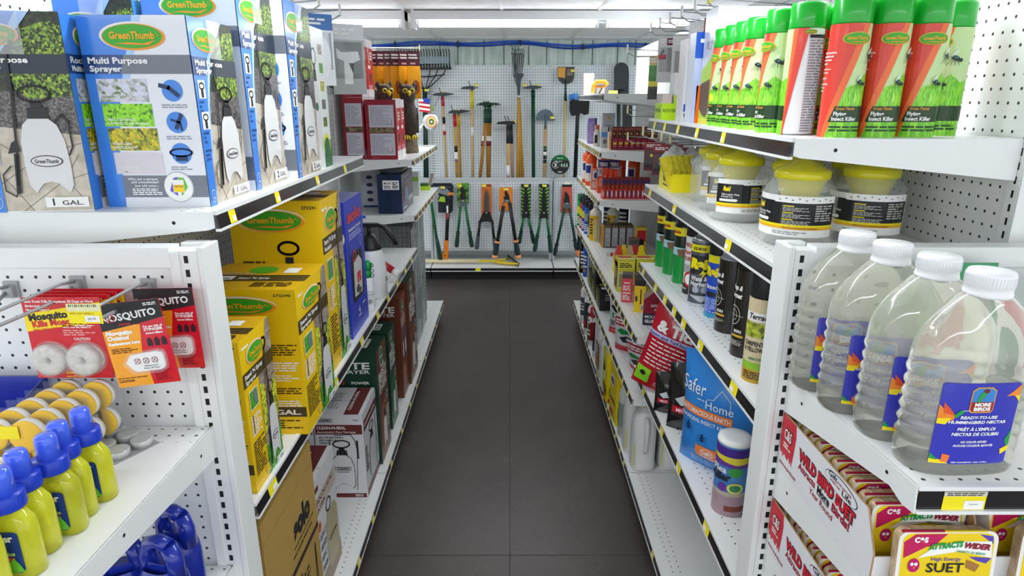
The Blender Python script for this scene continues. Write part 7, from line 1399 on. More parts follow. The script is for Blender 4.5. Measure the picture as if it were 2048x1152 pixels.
carton(.10, .15, .325, YJ, dict(left=sfront(('t', 'TERMINATE', .1, .30, .06, INK, .8, .02), ('r', .15, .55, .6, .72, PAPER), ('e', .4, .64, .2, .06, mat('5a6a8a', .4)), ('r', .1, .08, .6, .15, R5)), front=sfront(('r', .1, .1, .9, .3, mat('3a3a20', .4)))), 'bait_box', 'tall yellow box on the base deck beside the yellow jug', 'box', (.562, 2.86, .1265), math.radians(3))
yj = jug(.552, 3.07, .33, .10, .13, 0, 'tall yellow jug with a black blotch on its side', mat('e8c81a', .4), yjl, body=YJ)
m = MB(); m.slab([(0, 0), (.03, .0), (.04, .03), (.02, .06), (.01, .05), (.015, .03), (0, .02)], .002, Flat((.498, 3.10, .30), (0, -1, 0), (0, 0, 1)), BLK); 
tag(buildw(m, 'black_spout', None, (.498, 3.09, .30)), 'black pour spout clipped to the yellow jug', 'spout')
def redl(m, F, w, h): m.rect(F, w*.1, h*.15, w*.9, h*.62, mat('8f2a2c', .4), 4); m.rect(F, w*.15, h*.18, w*.85, h*.32, mat('c9a03a', .4), 5); m.fine(F, w*.2, h*.36, w*.8, h*.58, 5, PAPER, 5)
rj = jug(.555, 3.40, .33, .10, .14, 0, 'white jug with a dark red label and a red cap, behind the yellow jug', mat('c2222c', .35), redl)
jug(.552, 3.24, .33, .10, .11, 0, 'white jug with lime liquid stripe between red labelled and yellow jugs', mat('d9d9d9', .4), lambda m, F, w, h: m.rect(F, w*.05, h*.1, w*.2, h*.8, mat('b9c83a', .4), 3))
e = empty('spray_bottle', (.56, 3.66, .1265)); tag(e, 'white bottle with a red trigger sprayer hanging at its side', 'spray bottle')
m = MB(); m.lathe([(.001, 0), (.045, 0), (.047, .01), (.047, .24), (.03, .29), (.018, .31), (.018, .33)], JW, 20); m.rect(Cyl(.0475, 0, 180), -.04, .05, .03, .25, mat('3a3f46', .4), 1); m.build('body', e)
m = MB(); m.tube([(-.052, -.01, .33), (-.055, -.015, .27), (-.055, -.015, .12)], .016, mat('b01c28', .35), 10, rr=[.018, .016, .012]); m.box((-.075, -.03, .24), (-.035, .0, .27), PAPER); m.build('trigger_sprayer', e)
bottle(.555, 3.88, .1265, .33, .05, JW, BLK, 'white jug with brown label, second from the far end of the base deck', lambda m, F, r, h: (m.rect(F, -.12, h*.12, -.0, h*.68, mat('6a4a3a', .4), 1), m.fine(F, -.10, h*.2, -.02, h*.6, 5, PAPER, 2)), name='plastic_jug', cat='jug', rz=0)
bottle(.555, 4.08, .1265, .33, .05, JW, BLK, 'white jug with black cap, third from the far end of the base deck', lambda m, F, r, h: (m.rect(F, -.12, h*.15, -.0, h*.70, mat('3a3f44', .4), 1), m.ell(F, -.06, h*.25, .02, .02, R5, 2)), name='plastic_jug', cat='jug', rz=0)
bottle(.555, 4.30, .1265, .33, .05, JW, BLK, 'white jug at the far end of the base deck', lambda m, F, r, h: (m.rect(F, -.12, h*.2, -.0, h*.6, mat('4a4f54', .4), 1), m.fine(F, -.10, h*.3, -.02, h*.5, 3, PAPER, 2)), name='plastic_jug', cat='jug', rz=0)

# ================================================================ END UNIT ON THE RIGHT: nectar jugs and suet
def end_shelf(side, x0, x1, yf, z, label, shear=0, tags=(), lip=.034, back=.075):
    """shelf of an end unit; x0 is its aisle edge, yf the front"""
    e = empty('shelf', (x0, EY, z)); tag(e, label, 'shelf'); L_ = EY-yf; W = abs(x1-x0); s_ = side
    def tf(p): return Vector((p[0]+shear*(-p[1]), p[1], p[2]))
    dm = dots('end_deck_%s' % ('l' if s_ < 0 else 'r'), 'eceeec', 'YX', .0254, .0030, rough=.32, hole='25262c', lines=[(-L_+.012, -L_+.064), (-.062, -.012)])
    m = MB(); m.box((s_*.002, -L_, -.012), (s_*W, -.004, 0), dm, tf=tf); m.build('deck', e)
    pts = [(0, 0), (-L_, 0), (-L_-.004, -lip-.006), (-L_+.02, -lip-.008), (-L_+.05, -lip+.002), (0, -back)]
    if s_ > 0: F = Flat((0, 0, 0), (0, -1, 0), (0, 0, 1)); pts = [(-a, b) for a, b in pts]
    else: F = Flat((0, 0, 0), (0, 1, 0), (0, 0, 1))
    m = MB(); m.slab(pts, .0022, F, WHITE); u = .06 if s_ > 0 else -.06
    m.ell(F, u, -.03, .003, .003, SLOT, 8, 12); m.ell(F, u*5, -.016, .003, .003, SLOT, 8, 12); m.v = [tuple(tf(p)) for p in m.v]; m.build('bracket', e)
    m = MB(); m.box((s_*.0, -L_-.004, -.005), (s_*W, -L_+.004, .001), WHITE, tf=tf); m.box((0, -L_-.008, -lip-.005), (s_*W, -L_, -lip), WHITE, tf=tf); m.box((s_*.002, -L_-.003, -lip), (s_*W, -L_, -.005), CHAN, tf=tf)
    ch = m.build('price_channel', e)
    for (a, w_) in tags:
        m = MB(); F = Flat((s_*a if s_ > 0 else s_*(a+w_), -L_-.0035, -lip), (1, 0, 0), (0, 0, 1)); m.box((0, 0, 0), (0, 0, 0), YEL)
        m.v, m.f, m.m, m.s = [], [], [], []
        m.rect(F, 0, .0, w_, lip-.006, YEL, 1); m.rect(F, .0, lip-.013, w_, lip-.006, mat('cfcdb8', .5), 2); m.fine(F, .004, lip-.0125, w_-.004, lip-.0065, 2, mat('4a4858', .5), 3); m.rect(F, w_*.5, .001, w_*.96, .014, PAPER, 2); m.fine(F, w_*.62, .007, w_*.85, .010, 1, mat('b9b9b9', .5), 3)
        m.v = [tuple(tf(p)) for p in m.v]; m.build('price_tag', ch)
    return e
end_shelf(1, .527, 1.35, .735, 1.172, 'right end unit shelf carrying the large clear nectar jugs', shear=.06, tags=[(.034, .058)])
end_shelf(1, .527, 1.35, .76, .985, 'right end unit shelf under the upper suet display box', tags=[])
end_shelf(1, .527, 1.35, .76, .795, 'right end unit shelf under the lower suet display box', tags=[])
LIQ = mat('fbfcee', .02, trans=.78, ior=1.14, spec=1, coat=1)
class Front:
    step = .008
    def __init__(s, rx, ry, k=3.0, cx=0): s.rx, s.ry, s.k, s.cx = rx, ry, k, cx
    def __call__(s, u, v, l): x = u+s.cx; return Vector((x, -s.ry*max(0, 1-abs(x/s.rx)**s.k)**(1/s.k)-.0012-l*EPS, v))
def nectar(loc, label, rz=0, first=None):
    if first: return dup(first, loc, math.radians(rz), label)
    e = empty('nectar_jug', loc, math.radians(rz)); tag(e, label, 'jug', 'large clear nectar jugs')
    N = 56; RX, RY = .0795, .041; rings = []
    Z = [0, .002, .010, .02]+[.03+.006*i for i in range(32)]+[.225, .232, .240, .247, .252, .256]
    for z in Z:
        if z < .012: k = .90+.1*(z/.012)**.5; 
        elif z <= .165: k = 1
        else: k = max(.0, 1-((z-.165)/.088)**2.3) 
        nk = .027
        a = nk+(RX-nk)*max(0, k); b = nk*.95+(RY-nk*.95)*max(0, k)
        p = 3.0 if z < .17 else max(2.0, 3.0-(z-.17)/.05)
        ring = []
        for j in range(N):
            t = 2*pi*j/N; c_, s_ = math.cos(t), math.sin(t); q = (abs(c_)**p+abs(s_)**p)**(-1/p)
            amp = .0022*math.sin((z*330)+2.2*math.cos(t)+1.3*s_) if .025 < z < .15 else (.0012*math.sin(9*t)*math.sin((z-.15)/.09*pi) if .15 <= z < .24 else 0)
            if s_ < -.55 and .02 < z < .145: amp *= .12
            ring.append(Vector(((a+amp)*q*c_, (b+amp)*q*s_, z)))
        rings.append(ring)
    m = MB(); m.loft(rings, LIQ); m.build('clear_body', e)
    m = MB(); m.lathe([(.001, .250), (.0285, .250), (.0285, .2545), (.0275, .2555), (.0275, .262), (.0282, .263), (.0282, .279), (.0265, .283), (.001, .283)], mat('f3f4f5', .35), 36)
    for j in range(44): t = 2*pi*j/44; m.box((-.0005, .0279, .264), (.0005, .0287, .278), mat('e4e6e8', .35), tf=Matrix.Rotation(t, 4, 'Z'))
    m.build('cap', e)
    m = MB(); F = Front(RX, RY, 3.0, cx=-.010); BL = mat('3437b4', .3, coat=.3); u0, u1, v0, v1 = -.052, .052, .020, .140
    m.poly(F, rrect(u0, v0, u1, v1, .005), BL, 1); back = Front(RX, RY-.0016, 3.0, cx=-.010)
    OR, GR_, YE_ = mat('f08a2a', .35), mat('1d9a4a', .35), mat('f6dc1e', .35)
    m.poly(F, [(u0, .108), (u0+.010, .098), (u0+.022, .094), (u0+.018, .086), (u0, .084)], OR, 2); m.poly(F, [(u0+.004, .112), (u0+.012, .104), (u0+.020, .094), (u0+.006, .096)], mat('e2552a', .35), 3); m.poly(F, [(u0, .088), (u0+.016, .090), (u0+.010, .080), (u0, .080)], YE_, 3); m.poly(F, [(u0+.018, .094), (u0+.026, .1025), (u0+.031, .0995), (u0+.022, .090)], GR_, 4); m.line(F, [(u0+.029, .101), (u0+.040, .1015)], .0008, PAPER, 4)
    m.poly(F, [(u1, .138), (u1, .115), (u1-.010, .122), (u1-.020, .121), (u1-.011, .128)], OR, 2); m.poly(F, [(u1, .122), (u1-.008, .122), (u1, .112)], YE_, 3); m.poly(F, [(u1, .072), (u1-.008, .055), (u1-.003, .045), (u1, .050)], GR_, 2); m.poly(F, [(u1, .048), (u1-.012, .042), (u1-.010, .034), (u1, .040)], YE_, 3)
    m.poly(F, [(u0, .030), (u0+.014, .026), (u0+.024, .021), (u0, .0205)], YE_, 2); m.poly(F, [(u0, .036), (u0+.010, .026), (u0, .027)], GR_, 3); m.poly(F, [(u0+.014, .036), (u0+.024, .034), (u0+.022, .023), (u0+.013, .024)], mat('ef7a3a', .35), 3)
    m.poly(F, [(-.014, .098), (.014, .098), (.0165, .102), (.0165, .130), (.010, .135), (-.010, .135), (-.0165, .130), (-.0165, .102)], mat('e8a83a', .3), 3); m.poly(F, [(-.013, .100), (.013, .100), (.015, .103), (.015, .129), (.009, .1335), (-.009, .1335), (-.015, .129), (-.015, .103)], mat('3f86d0', .3), 4)
    m.poly(F, [(-.013, .100), (.013, .100), (.015, .103), (.015, .114), (-.015, .114), (-.015, .103)], mat('a8231f', .35), 5); m.poly(F, [(-.009, .114), (-.004, .114), (.004, .127), (.001, .131), (-.005, .127)], mat('2f9a4a', .35), 5); m.ell(F, .002, .130, .004, .003, mat('7a1f2a', .35), 6, 10)
    m.txt(F, 'MORE', 0, .1082, .0048, PAPER, 7, w=.022, al='C', bold=.06); m.txt(F, 'BIRDS', 0, .1018, .0048, PAPER, 7, w=.023, al='C', bold=.06)
    for t, v, hh, w_ in (('READY-TO-USE', .0890, .0042, .050), ('HUMMINGBIRD NECTAR', .0820, .0042, .078), ("PRÊT À L'EMPLOI", .0715, .0044, .052), ('NECTAR DE COLIBRI', .0640, .0044, .064), ('NO COLOR ADDED', .0530, .0030, .036), ('AUCUNE COULEUR AJOUTÉE', .0475, .0030, .055), ('NET CONTENTS 1 GAL / 3.78 L', .0225, .0018, .050)): m.txt(F, t, 0, v, hh, PAPER, 4, w=w_, al='C', bold=.035, sh=.1)
    m.poly(back, [(-a, b) for a, b in rrect(u0, v0, u1, v1, .005)], BL, -1.2)
    m.build('front_label', e)
    return e
n1 = nectar((.634, .800, 1.172), 'clear nectar jug nearest the viewer, its blue label fully visible', 3)
nectar((.622, .886, 1.172), 'clear nectar jug second from the viewer, label mostly hidden', 1, n1); nectar((.604, .971, 1.172), 'clear nectar jug third from the viewer, before the last one', 0, n1); nectar((.592, 1.054, 1.172), 'clear nectar jug farthest back, against the pegboard', -1, n1)
# suet display boxes
CARD = mat('e3e4e6', .45); KIN = mat('b28a5e', .65); SRED = mat('c81e32', .4)
def suet_side(m, F, w, h):
    """w runs along the box, u=0 at the back"""
    pts = [(0, h), (.17*w, h), (.185*w, .80*h)]
    for i in range(7): x = .18*w-.026*w*i; pts += [(x, (.30+.04*(i % 2)-.02*i+.12*(i == 0))*h+(.10 if i % 2 == 0 else 0)*h), (x-.013*w, (.22+.02*i)*h)]
    pts += [(0, .40*h)]
    m.poly(F, pts, SRED, 2)
    m.txt(F, 'C&S', .045*w, .60*h, .20*h, INK, 3, w=.095*w, bold=.07); m.txt(F, 'C&S', .047*w, .61*h, .18*h, PAPER, 4, w=.090*w, bold=.02); m.fine(F, .05*w, .44*h, .14*w, .55*h, 2, PAPER, 4)
    m.txt(F, 'WILD BIRD SUET', .235*w, .545*h, .175*h, INK, 3, w=.60*w, bold=.10); m.txt(F, 'WILD BIRD SUET', .240*w, .555*h, .165*h, mat('d42536', .4), 4, w=.59*w, bold=.045)
    m.txt(F, 'Attracts', .25*w, .385*h, .115*h, mat('a01c34', .4), 3, w=.20*w, bold=.03); m.txt(F, 'More', .475*w, .385*h, .115*h, INK, 3, w=.13*w, bold=.04); m.rect(F, .475*w, .355*h, .605*w, .37*h, INK, 3); m.txt(F, 'Birds!', .63*w, .385*h, .125*h, mat('a01c34', .4), 3, w=.17*w, bold=.04)
    m.txt(F, 'Year Round', .40*w, .235*h, .095*h, mat('a01c34', .4), 3, w=.25*w, bold=.01); m.txt(F, 'www.cs-prod.com', .02*w, .10*h, .07*h, mat('a03048', .4), 3, w=.22*w)
    m.ell(F, .68*w, .845*h, .155*w, .13*h, INK, 3, 36); m.ell(F, .68*w, .845*h, .150*w, .12*h, CARD, 4, 36); m.txt(F, 'Gift', .56*w, .86*h, .085*h, INK, 5, w=.085*w); m.txt(F, 'FOR NATURE', .65*w, .87*h, .035*h, mat('a03048', .4), 5, w=.13*w); m.txt(F, 'HOBBY FOR', .58*w, .80*h, .035*h, mat('a03048', .4), 5, w=.10*w); m.txt(F, 'Life', .70*w, .775*h, .085*h, INK, 5, w=.085*w)
SUET = mat('cbb089', .22, coat=.5, noise=.25, nscale=60, bump=.4, bscale=120)
def suet_box(x0, y0, z, label, n=0, W=.155, L=.325, h=.112):
    e = empty('suet_display_box', (x0+W/2, y0+L/2, z)); tag(e, label, 'display box'); t = .0025; a, b = W/2, L/2; m = MB()
    m.box((-a, -b, 0), (a, b, t), CARD)
    for s_ in (-1, 1):   # long sides slope down at the front
        pts = [(0, t), (L, t), (L, h*.50), (L-.030, h), (0, h)]
        F = Flat((s_*a-(t if s_ > 0 else 0), b, 0), (0, -1, 0), (0, 0, 1)); m.slab(pts, t, F, KIN)
    m.box((-a, b-t, t), (a, b, h), KIN); m.box((-a, -b, t), (a, -b+t, h*.45), CARD)
    F = Flat((-a-t*1.02, b, 0), (0, -1, 0), (0, 0, 1)); m.poly(F, [(0, 0), (L, 0), (L, h*.50), (L-.030, h), (0, h)], CARD, 1); suet_side(m, F, L, h); m.build('printed_box', e); return e
def suet_front(m, F, w, h):
    m.poly(F, rrect(.0, .0, w, h, .014), mat('f1efe6', .25, coat=.5), 1); m.poly(F, rrect(w*.04, h*.03, w*.96, h*.97, .012), mat('f2d21e', .25, coat=.5), 2)
    m.poly(F, [(w*.06, h*.62), (w*.05, h*.85), (w*.16, h*.96), (w*.48, h*.965), (w*.36, h*.80), (w*.28, h*.78)], mat('c01e5a', .3), 3); m.poly(F, [(w*.80, h*.96), (w*.94, h*.93), (w*.95, h*.82)], mat('5a48b0', .3), 3)
    m.poly(F, [(w*.20, h*.62), (w*.36, h*.78), (w*.62, h*.86), (w*.93, h*.86), (w*.95, h*.62), (w*.62, h*.72), (w*.36, h*.66)], PAPER, 4); m.txt(F, 'C&S', w*.15, h*.85, h*.07, PAPER, 5, w=w*.14, bold=.06)
    m.txt(F, 'ATTRACTS', w*.30, h*.745, h*.075, mat('1c9a44', .35), 6, w=w*.34, sh=.25, bold=.06, rot=.10); m.txt(F, 'WIDER', w*.64, h*.775, h*.075, mat('8f1f34', .35), 6, w=w*.28, sh=.25, bold=.06, rot=-.10); m.txt(F, 'VARIETY OF BIRDS!', w*.58, h*.71, h*.030, mat('2a9a6a', .4), 6, w=w*.30, rot=-.12)
    m.txt(F, 'High Energy', w*.34, h*.585, h*.050, mat('5a3a9a', .4), 6, w=w*.30, bold=.01); m.txt(F, 'SUET', w*.30, h*.42, h*.13, INK, 6, w=w*.38); m.ell(F, w*.17, h*.52, w*.06, h*.10, mat('c0186a', .35), 6, 16); m.ell(F, w*.15, h*.54, w*.018, h*.025, PAPER, 7, 10); m.ell(F, w*.19, h*.54, w*.018, h*.025, PAPER, 7, 10); m.poly(F, [(w*.16, h*.50), (w*.185, h*.50), (w*.172, h*.47)], GO, 8)
    m.poly(F, [(w*.70, h*.60), (w*.84, h*.52), (w*.80, h*.42), (w*.70, h*.48)], mat('a8743c', .4), 5); m.poly(F, [(w*.72, h*.64), (w*.95, h*.62), (w*.90, h*.54), (w*.80, h*.58)], mat('5a48b0', .35), 4)
def suet(loc, label, rx=0, first=None):
    if first: return dup(first, loc, label=label, rot=(rx, 0, 0))
    e = empty('suet_cake', loc, rx=rx); tag(e, label, 'suet cake', 'wrapped suet cakes'); w, h, t = .140, .108, .024; m = MB()
    R_ = [[(x-w/2, z) for x, z in rrect(0, 0, w, h, .014, 5)]]
    def ring(y, k): return [Vector((x*k, y, h/2+(z-h/2)*k)) for x, z in R_[0]]
    m.loft([ring(-t/2, 1.0), ring(-t/2+.003, 1.0), ring(-t/2+.0035, .965), ring(t/2-.003, .93), ring(t/2, .90)], SUET, smooth=False)
    for i in range(6): m.tube([(-.05+.02*i, -t/2+.004, h*.972), (-.05+.02*i, t/2-.002, h*.955)], .0022, SUET, 5)
    m.build('cake', e); m = MB(); F = Flat((-w/2, -t/2, 0), (1, 0, 0), (0, 0, 1)); suet_front(m, F, w, h)
    m.box((-w*.47, -t/2-.0004, h*.985), (-w*.05, -t/2+.003, h*1.008), mat('a8163c', .3)); m.box((-w*.05, -t/2-.0004, h*.985), (w*.38, -t/2+.003, h*1.006), mat('e0c41e', .3)); m.build('front_label', e); return e
s0 = None
for b_, (x0, z) in enumerate(((.527, .985), (.527, .795), (.70, .985))):
    suet_box(x0, .762, z, ('white suet display box with red lettering under the nectar jugs', 'second suet display box, one shelf lower', 'suet display box to the right, mostly out of view')[b_])
    for i in range(10 if b_ != 1 else 7):
        y = 1.062-.0285*i; 
        o = suet((x0+.0775, y, z+.003+.004*(i % 2)), 'wrapped suet cake, %s from the back of the %s box' % (ORD[i], ('upper', 'lower', 'right hand')[b_]), -.04, s0); s0 = s0 or o
suet((.615, .748, .995-.012), 'wrapped suet cake leaning at the front of the upper box, label showing', -.10, s0); suet((.79, .752, .985), 'wrapped suet cake at the front of the right hand box', -.08, s0)
# hung goods behind the jugs
def sack(name, label, x0, x1, z0, z1, y, mm, art=None, th=.03):
    e = empty(name, ((x0+x1)/2, y, z0)); tag(e, label, 'bag'); w, h = x1-x0, z1-z0; m = MB()
    m.loft([[Vector((sx*w/2*q, sy_*t, z)) for sx, sy_ in ((-1, -.6), (-.4, -1), (.4, -1), (1, -.6), (1, .6), (-1, .6))] for q, t, z in ((.95, .005, 0), (1, th*.6, h*.15), (1, th*.6, h*.6), (1, .006, h*.88), (.98, .002, h))], mm, smooth=False)
    if art: art(m, Flat((-w/2, -th*.6-.0005, 0), (1, 0, 0), (0, 0, 1)), w, h)
    m.build('pouch', e); return e
sack('seed_bag', 'green topped bag with red lower half hanging behind the nectar jugs', .70, .845, 1.19, 1.40, 1.055, mat('158a4c', .2, coat=.5), lambda m, F, w, h: (m.rect(F, .1*w, .1*h, .9*w, .75*h, mat('e4e2dc', .3), 1), m.rect(F, .5*w, .2*h, .8*w, .7*h, R5, 2)))
sack('clear_bag', 'grey clear zip bag with white sign text hanging at the right edge', .855, 1.03, 1.20, 1.375, 1.03, mat('b9c4be', .12, alpha=.75, coat=.5), lambda m, F, w, h: (m.rect(F, .15*w, .35*h, .95*w, .60*h, PAPER, 1), m.txt(F, 'ET', .22*w, .42*h, .10*h, INK, 2, w=.2*w, bold=.03), m.rect(F, .15*w, .25*h, .95*w, .33*h, mat('2f5a5c', .4), 1)))
carton(.10, .03, .085, mat('c9202c', .35), dict(front=sfront(('r', 0, 0, 1, .2, YEL), ('r', 0, .2, 1, .32, mat('1f8a44', .4)), ('r', .25, .32, .8, .8, PAPER))), 'feeder_box', 'red box with green and yellow base standing by the hanging clear bag', 'box', (.88, .985, 1.172))

# ================================================================ END UNIT ON THE LEFT
end_shelf(-1, -.575, -1.35, .60, 1.067, 'left end unit shelf with the yellow liquid spray bottles', back=.065)
end_shelf(-1, -.575, -1.35, .80, .745, 'low left end unit shelf holding the blue bottles', back=.065)
def end_hook(x, z, ln, label, tagw=0, drop=.03):
    e = empty('peg_hook', (x, EY+.010, z)); tag(e, label, 'peg hook'); HG = mat('a9acae', .3, metal=.4)
    m = MB(); m.box((-.013, -.006, -.018), (.013, 0, .012), GREYP); m.box((-.009, -.016, -.016), (.009, -.006, .006), GREYP); m.build('plate', e)
    m = MB(); m.tube([(-.003, -.010, -.004), (-.004, -.04, -.018), (-.004, -ln*.75, -.016), (-.004, -ln*.92, -.016), (-.004, -ln, .008)], .0032, HG, 8); m.tube([(.003, -.010, .004), (.002, -.05, .010), (.002, -ln*.8, .008), (.002, -ln-.01, .008)], .0028, HG, 8); m.build('wire_arm', e)
    if tagw:
        m = MB(); m.box((-tagw/2, -ln-.012, -.010), (tagw/2, -ln-.0105, .022), YEL); F = Flat((-tagw/2, -ln-.012, -.010), (1, 0, 0), (0, 0, 1)); m.rect(F, 0, .020, tagw, .032, mat('e2e0b0', .4), 1)
        for i in range(14): m.rect(F, .004+.0032*i, .027, .004+.0032*i+(.0008 if i % 3 else .0016), .031, INK, 2)
        m.rect(F, tagw*.5, .003, tagw*.93, .013, PAPER, 2); m.txt(F, '$9.99', tagw*.58, .006, .004, mat('9a9a9a', .5), 3, w=.013); m.fine(F, .004, .014, tagw-.01, .019, 1, mat('c9a81a', .5), 2); m.build('price_tag', e)
    return e
end_hook(-.904, 1.343, .20, 'peg hook at the left edge of the left end unit'); end_hook(-.782, 1.353, .26, 'peg hook carrying the red mosquito cards'); end_hook(-.655, 1.348, .17, 'peg hook with a yellow price tag carrying the black topped cards', tagw=.052)
# mosquito dunk cards
DR = mat('cf1c28', .3, coat=.3)
def dunk(loc, label, first=None, rz=0):
    if first: return dup(first, loc, rz, label)
    e = empty('hanging_card', loc, rz); tag(e, label, 'hanging pack', 'red mosquito ring cards'); w, h = .135, .150; m = MB(); m.box((-w/2, -.0006, -h), (w/2, .0006, 0), DR); F = Flat((-w/2, -.0007, -h), (1, 0, 0), (0, 0, 1))
    m.txt(F, 'Each Dunk Kills Mosquitoes 30 Days or More', .006, h-.009, .0045, PAPER, 2, w=.118, bold=.03); m.txt(F, 'Biological', .006, h-.017, .0042, PAPER, 2, w=.025, bold=.03); m.txt(F, 'Mosquito Control', .006, h-.024, .0042, PAPER, 2, w=.040, bold=.03)
    m.poly(F, [(0, h-.062), (0, h-.030), (w, h-.008), (w, h-.044)], mat('f7dc1c', .3), 2); m.txt(F, 'Mosquito Dunks', .008, h-.042, .012, INK, 3, w=.120, bold=.05, rot=.10); m.txt(F, 'Kills Mosquitoes', .012, h-.054, .0105, DR, 3, w=.105, bold=.05, rot=.10); m.txt(F, "Before They're Old Enough To Bite", .012, h-.0605, .0035, DR, 3, w=.07, rot=.10)
    m.fine(F, .062, .094, .118, .104, 3, PAPER, 2); m.fine(F, .062, .080, .118, .092, 3, mat('e9a0a0', .4), 2); m.txt(F, 'CAUTION', .078, .072, .005, PAPER, 2, w=.028); m.txt(F, 'Summit', .052, .0085, .0055, mat('f7dc1c', .3), 2, w=.024); m.txt(F, '...responsible solutions', .050, .0025, .003, mat('f7dc1c', .3), 2, w=.034); m.build('card', e)
    DK = mat('d9d5ce', .9, bump=1, bscale=250, noise=.2, nscale=120)
    for cx in (.033, .093):
        T = Matrix.Translation((-w/2+cx, -.001, -h+.038)) @ Matrix.Rotation(pi/2, 4, 'X')
        d_ = MB(); d_.lathe([(.006, 0), (.027, 0), (.029, .004), (.028, .012), (.020, .0155), (.008, .014), (.005, .009), (.006, .0)], DK, 28, tf=T, cap=False); d_.build('ring', e)
        s_ = MB(); s_.lathe([(.033, 0), (.031, .001), (.0305, .015), (.027, .0185), (.001, .019)], film('ffffff', .16, .04), 30, tf=T, cap=False); s_.build('clear_bubble', e)
    return e
d1 = dunk((-.772, 1.035, 1.345), 'front red mosquito card with two pale rings on the left end unit')
for i in range(1, 4): dunk((-.770+.005*i, 1.035+.014*i, 1.345+.001*i), 'red mosquito card with pale rings, %s behind the front one' % ('first', 'second', 'last')[i-1], d1)
NR, NO = mat('d4172a', .3, coat=.3), mat('f3a21c', .3, coat=.3)
def nosq(loc, label, first=None, rot=(0, 0, 0)):
    if first: return dup(first, loc, label=label, rot=rot)
    e = empty('hanging_card', loc); e.rotation_euler = rot; tag(e, label, 'hanging pack', 'black topped mosquito lure cards'); w, h = .105, .152; m = MB(); m.box((-w/2, -.0006, -h), (w/2, .0006, 0), NR); F = Flat((-w/2, -.0007, -h), (1, 0, 0), (0, 0, 1))
    m.poly(F, [(0, 0), (.060*1, 0), (.055, .060), (.064, .110), (0, .122)], NO, 1); m.poly(F, [(0, h), (w, h), (w, h-.032), (.06, h-.040), (0, h-.048)], INK, 2)
    m.txt(F, 'NOSQUITO', .004, h-.033, .012, PAPER, 3, w=.092, bold=.03, rot=.07); m.hoop(F, .0195, h-.026, .0065, .0065, .0014, NR, 5, 20); m.line(F, [(.015, h-.031), (.024, h-.021)], .0013, NR, 5); m.txt(F, 'STINGER', .03, h-.040, .0035, NR, 4, w=.02); m.fine(F, .078, h-.010, .10, h-.004, 2, PAPER, 4)
    for i, (t, w_) in enumerate((('Mosquito', .044), ('Octenol', .036), ('Replacement Lure', .052))): m.txt(F, t, .004, .096-.009*i, .0072-.002*(i == 2), PAPER, 3, w=w_, sh=.2, bold=.06)
    m.fine(F, .006, .062, .055, .072, 3, mat('6a3a10', .4), 3)
    for i, (t, w_) in enumerate((('For use with all', .032), ('STINGER', .032), ('insect killers', .028))): m.txt(F, t, .068+(0, 0, .002)[i], .104-.006*i, (.0036, .0048, .0036)[i], PAPER, 3, w=w_, bold=.04)
    for i in range(3): m.poly(F, [(.068+.012*i, .070), (.076+.012*i, .070), (.076+.012*i, .080), (.072+.012*i, .086), (.068+.012*i, .081)], mat('26222c', .4), 3)
    m.txt(F, 'CAUTION', .003, .009, .0045, INK, 3, w=.026); m.fine(F, .003, .015, .055, .018, 1, mat('6a3a10', .4), 3); m.fine(F, .066, .006, .098, .026, 6, mat('8f1020', .4), 3); m.build('card', e)
    T = Matrix.Translation((.008, -.001, -h+.045)) @ Matrix.Rotation(pi/2, 4, 'X')
    s_ = MB(); pl = [(-.034, 0), (-.024, .014), (.02, .017), (.028, .014), (.030, .008), (.030, -.008), (.028, -.014), (.02, -.017), (-.018, -.017), (-.024, -.014)]
    Fp = Flat((.008, -.001, -h+.045), (1, 0, 0), (0, 0, 1)); s_.slab(pl[::-1], .006, Fp, mat('f0f0ee', .35)); q = .006/EPS+1
    for i in range(3): s_.ell(Fp, -.014+.0145*i, .002, .0055, .0055, mat('9a1f34', .4), q, 18); s_.ell(Fp, -.014+.0145*i, .002, .0042, .0042, PAPER, q+1, 18); s_.line(Fp, [(-.018+.0145*i, -.002), (-.010+.0145*i, .006)], .0012, mat('9a1f34', .4), q+2); s_.line(Fp, [(-.018+.0145*i, .006), (-.010+.0145*i, -.002)], .0010, INK, q+2)
    s_.txt(Fp, 'Replace Lure', -.004, -.0085, .0028, INK, q, w=.022, al='L'); s_.txt(Fp, 'Every 30 Days', -.006, -.0130, .0028, INK, q, w=.026, al='L'); s_.build('lure', e)
    c_ = MB(); c_.slab([(a*1.12, b*1.22) for a, b in pl[::-1]], .010, Fp, film('ffffff', .12, .04)); c_.build('clear_bubble', e); return e
q1 = nosq((-.640, 1.005, 1.347), 'black topped orange and red lure card in front, tilted on its hook', rot=(0, -.10, .06))
nosq((-.612, 1.066, 1.352), 'black topped lure card hanging straight behind the tilted one', q1, (0, -.02, 0))
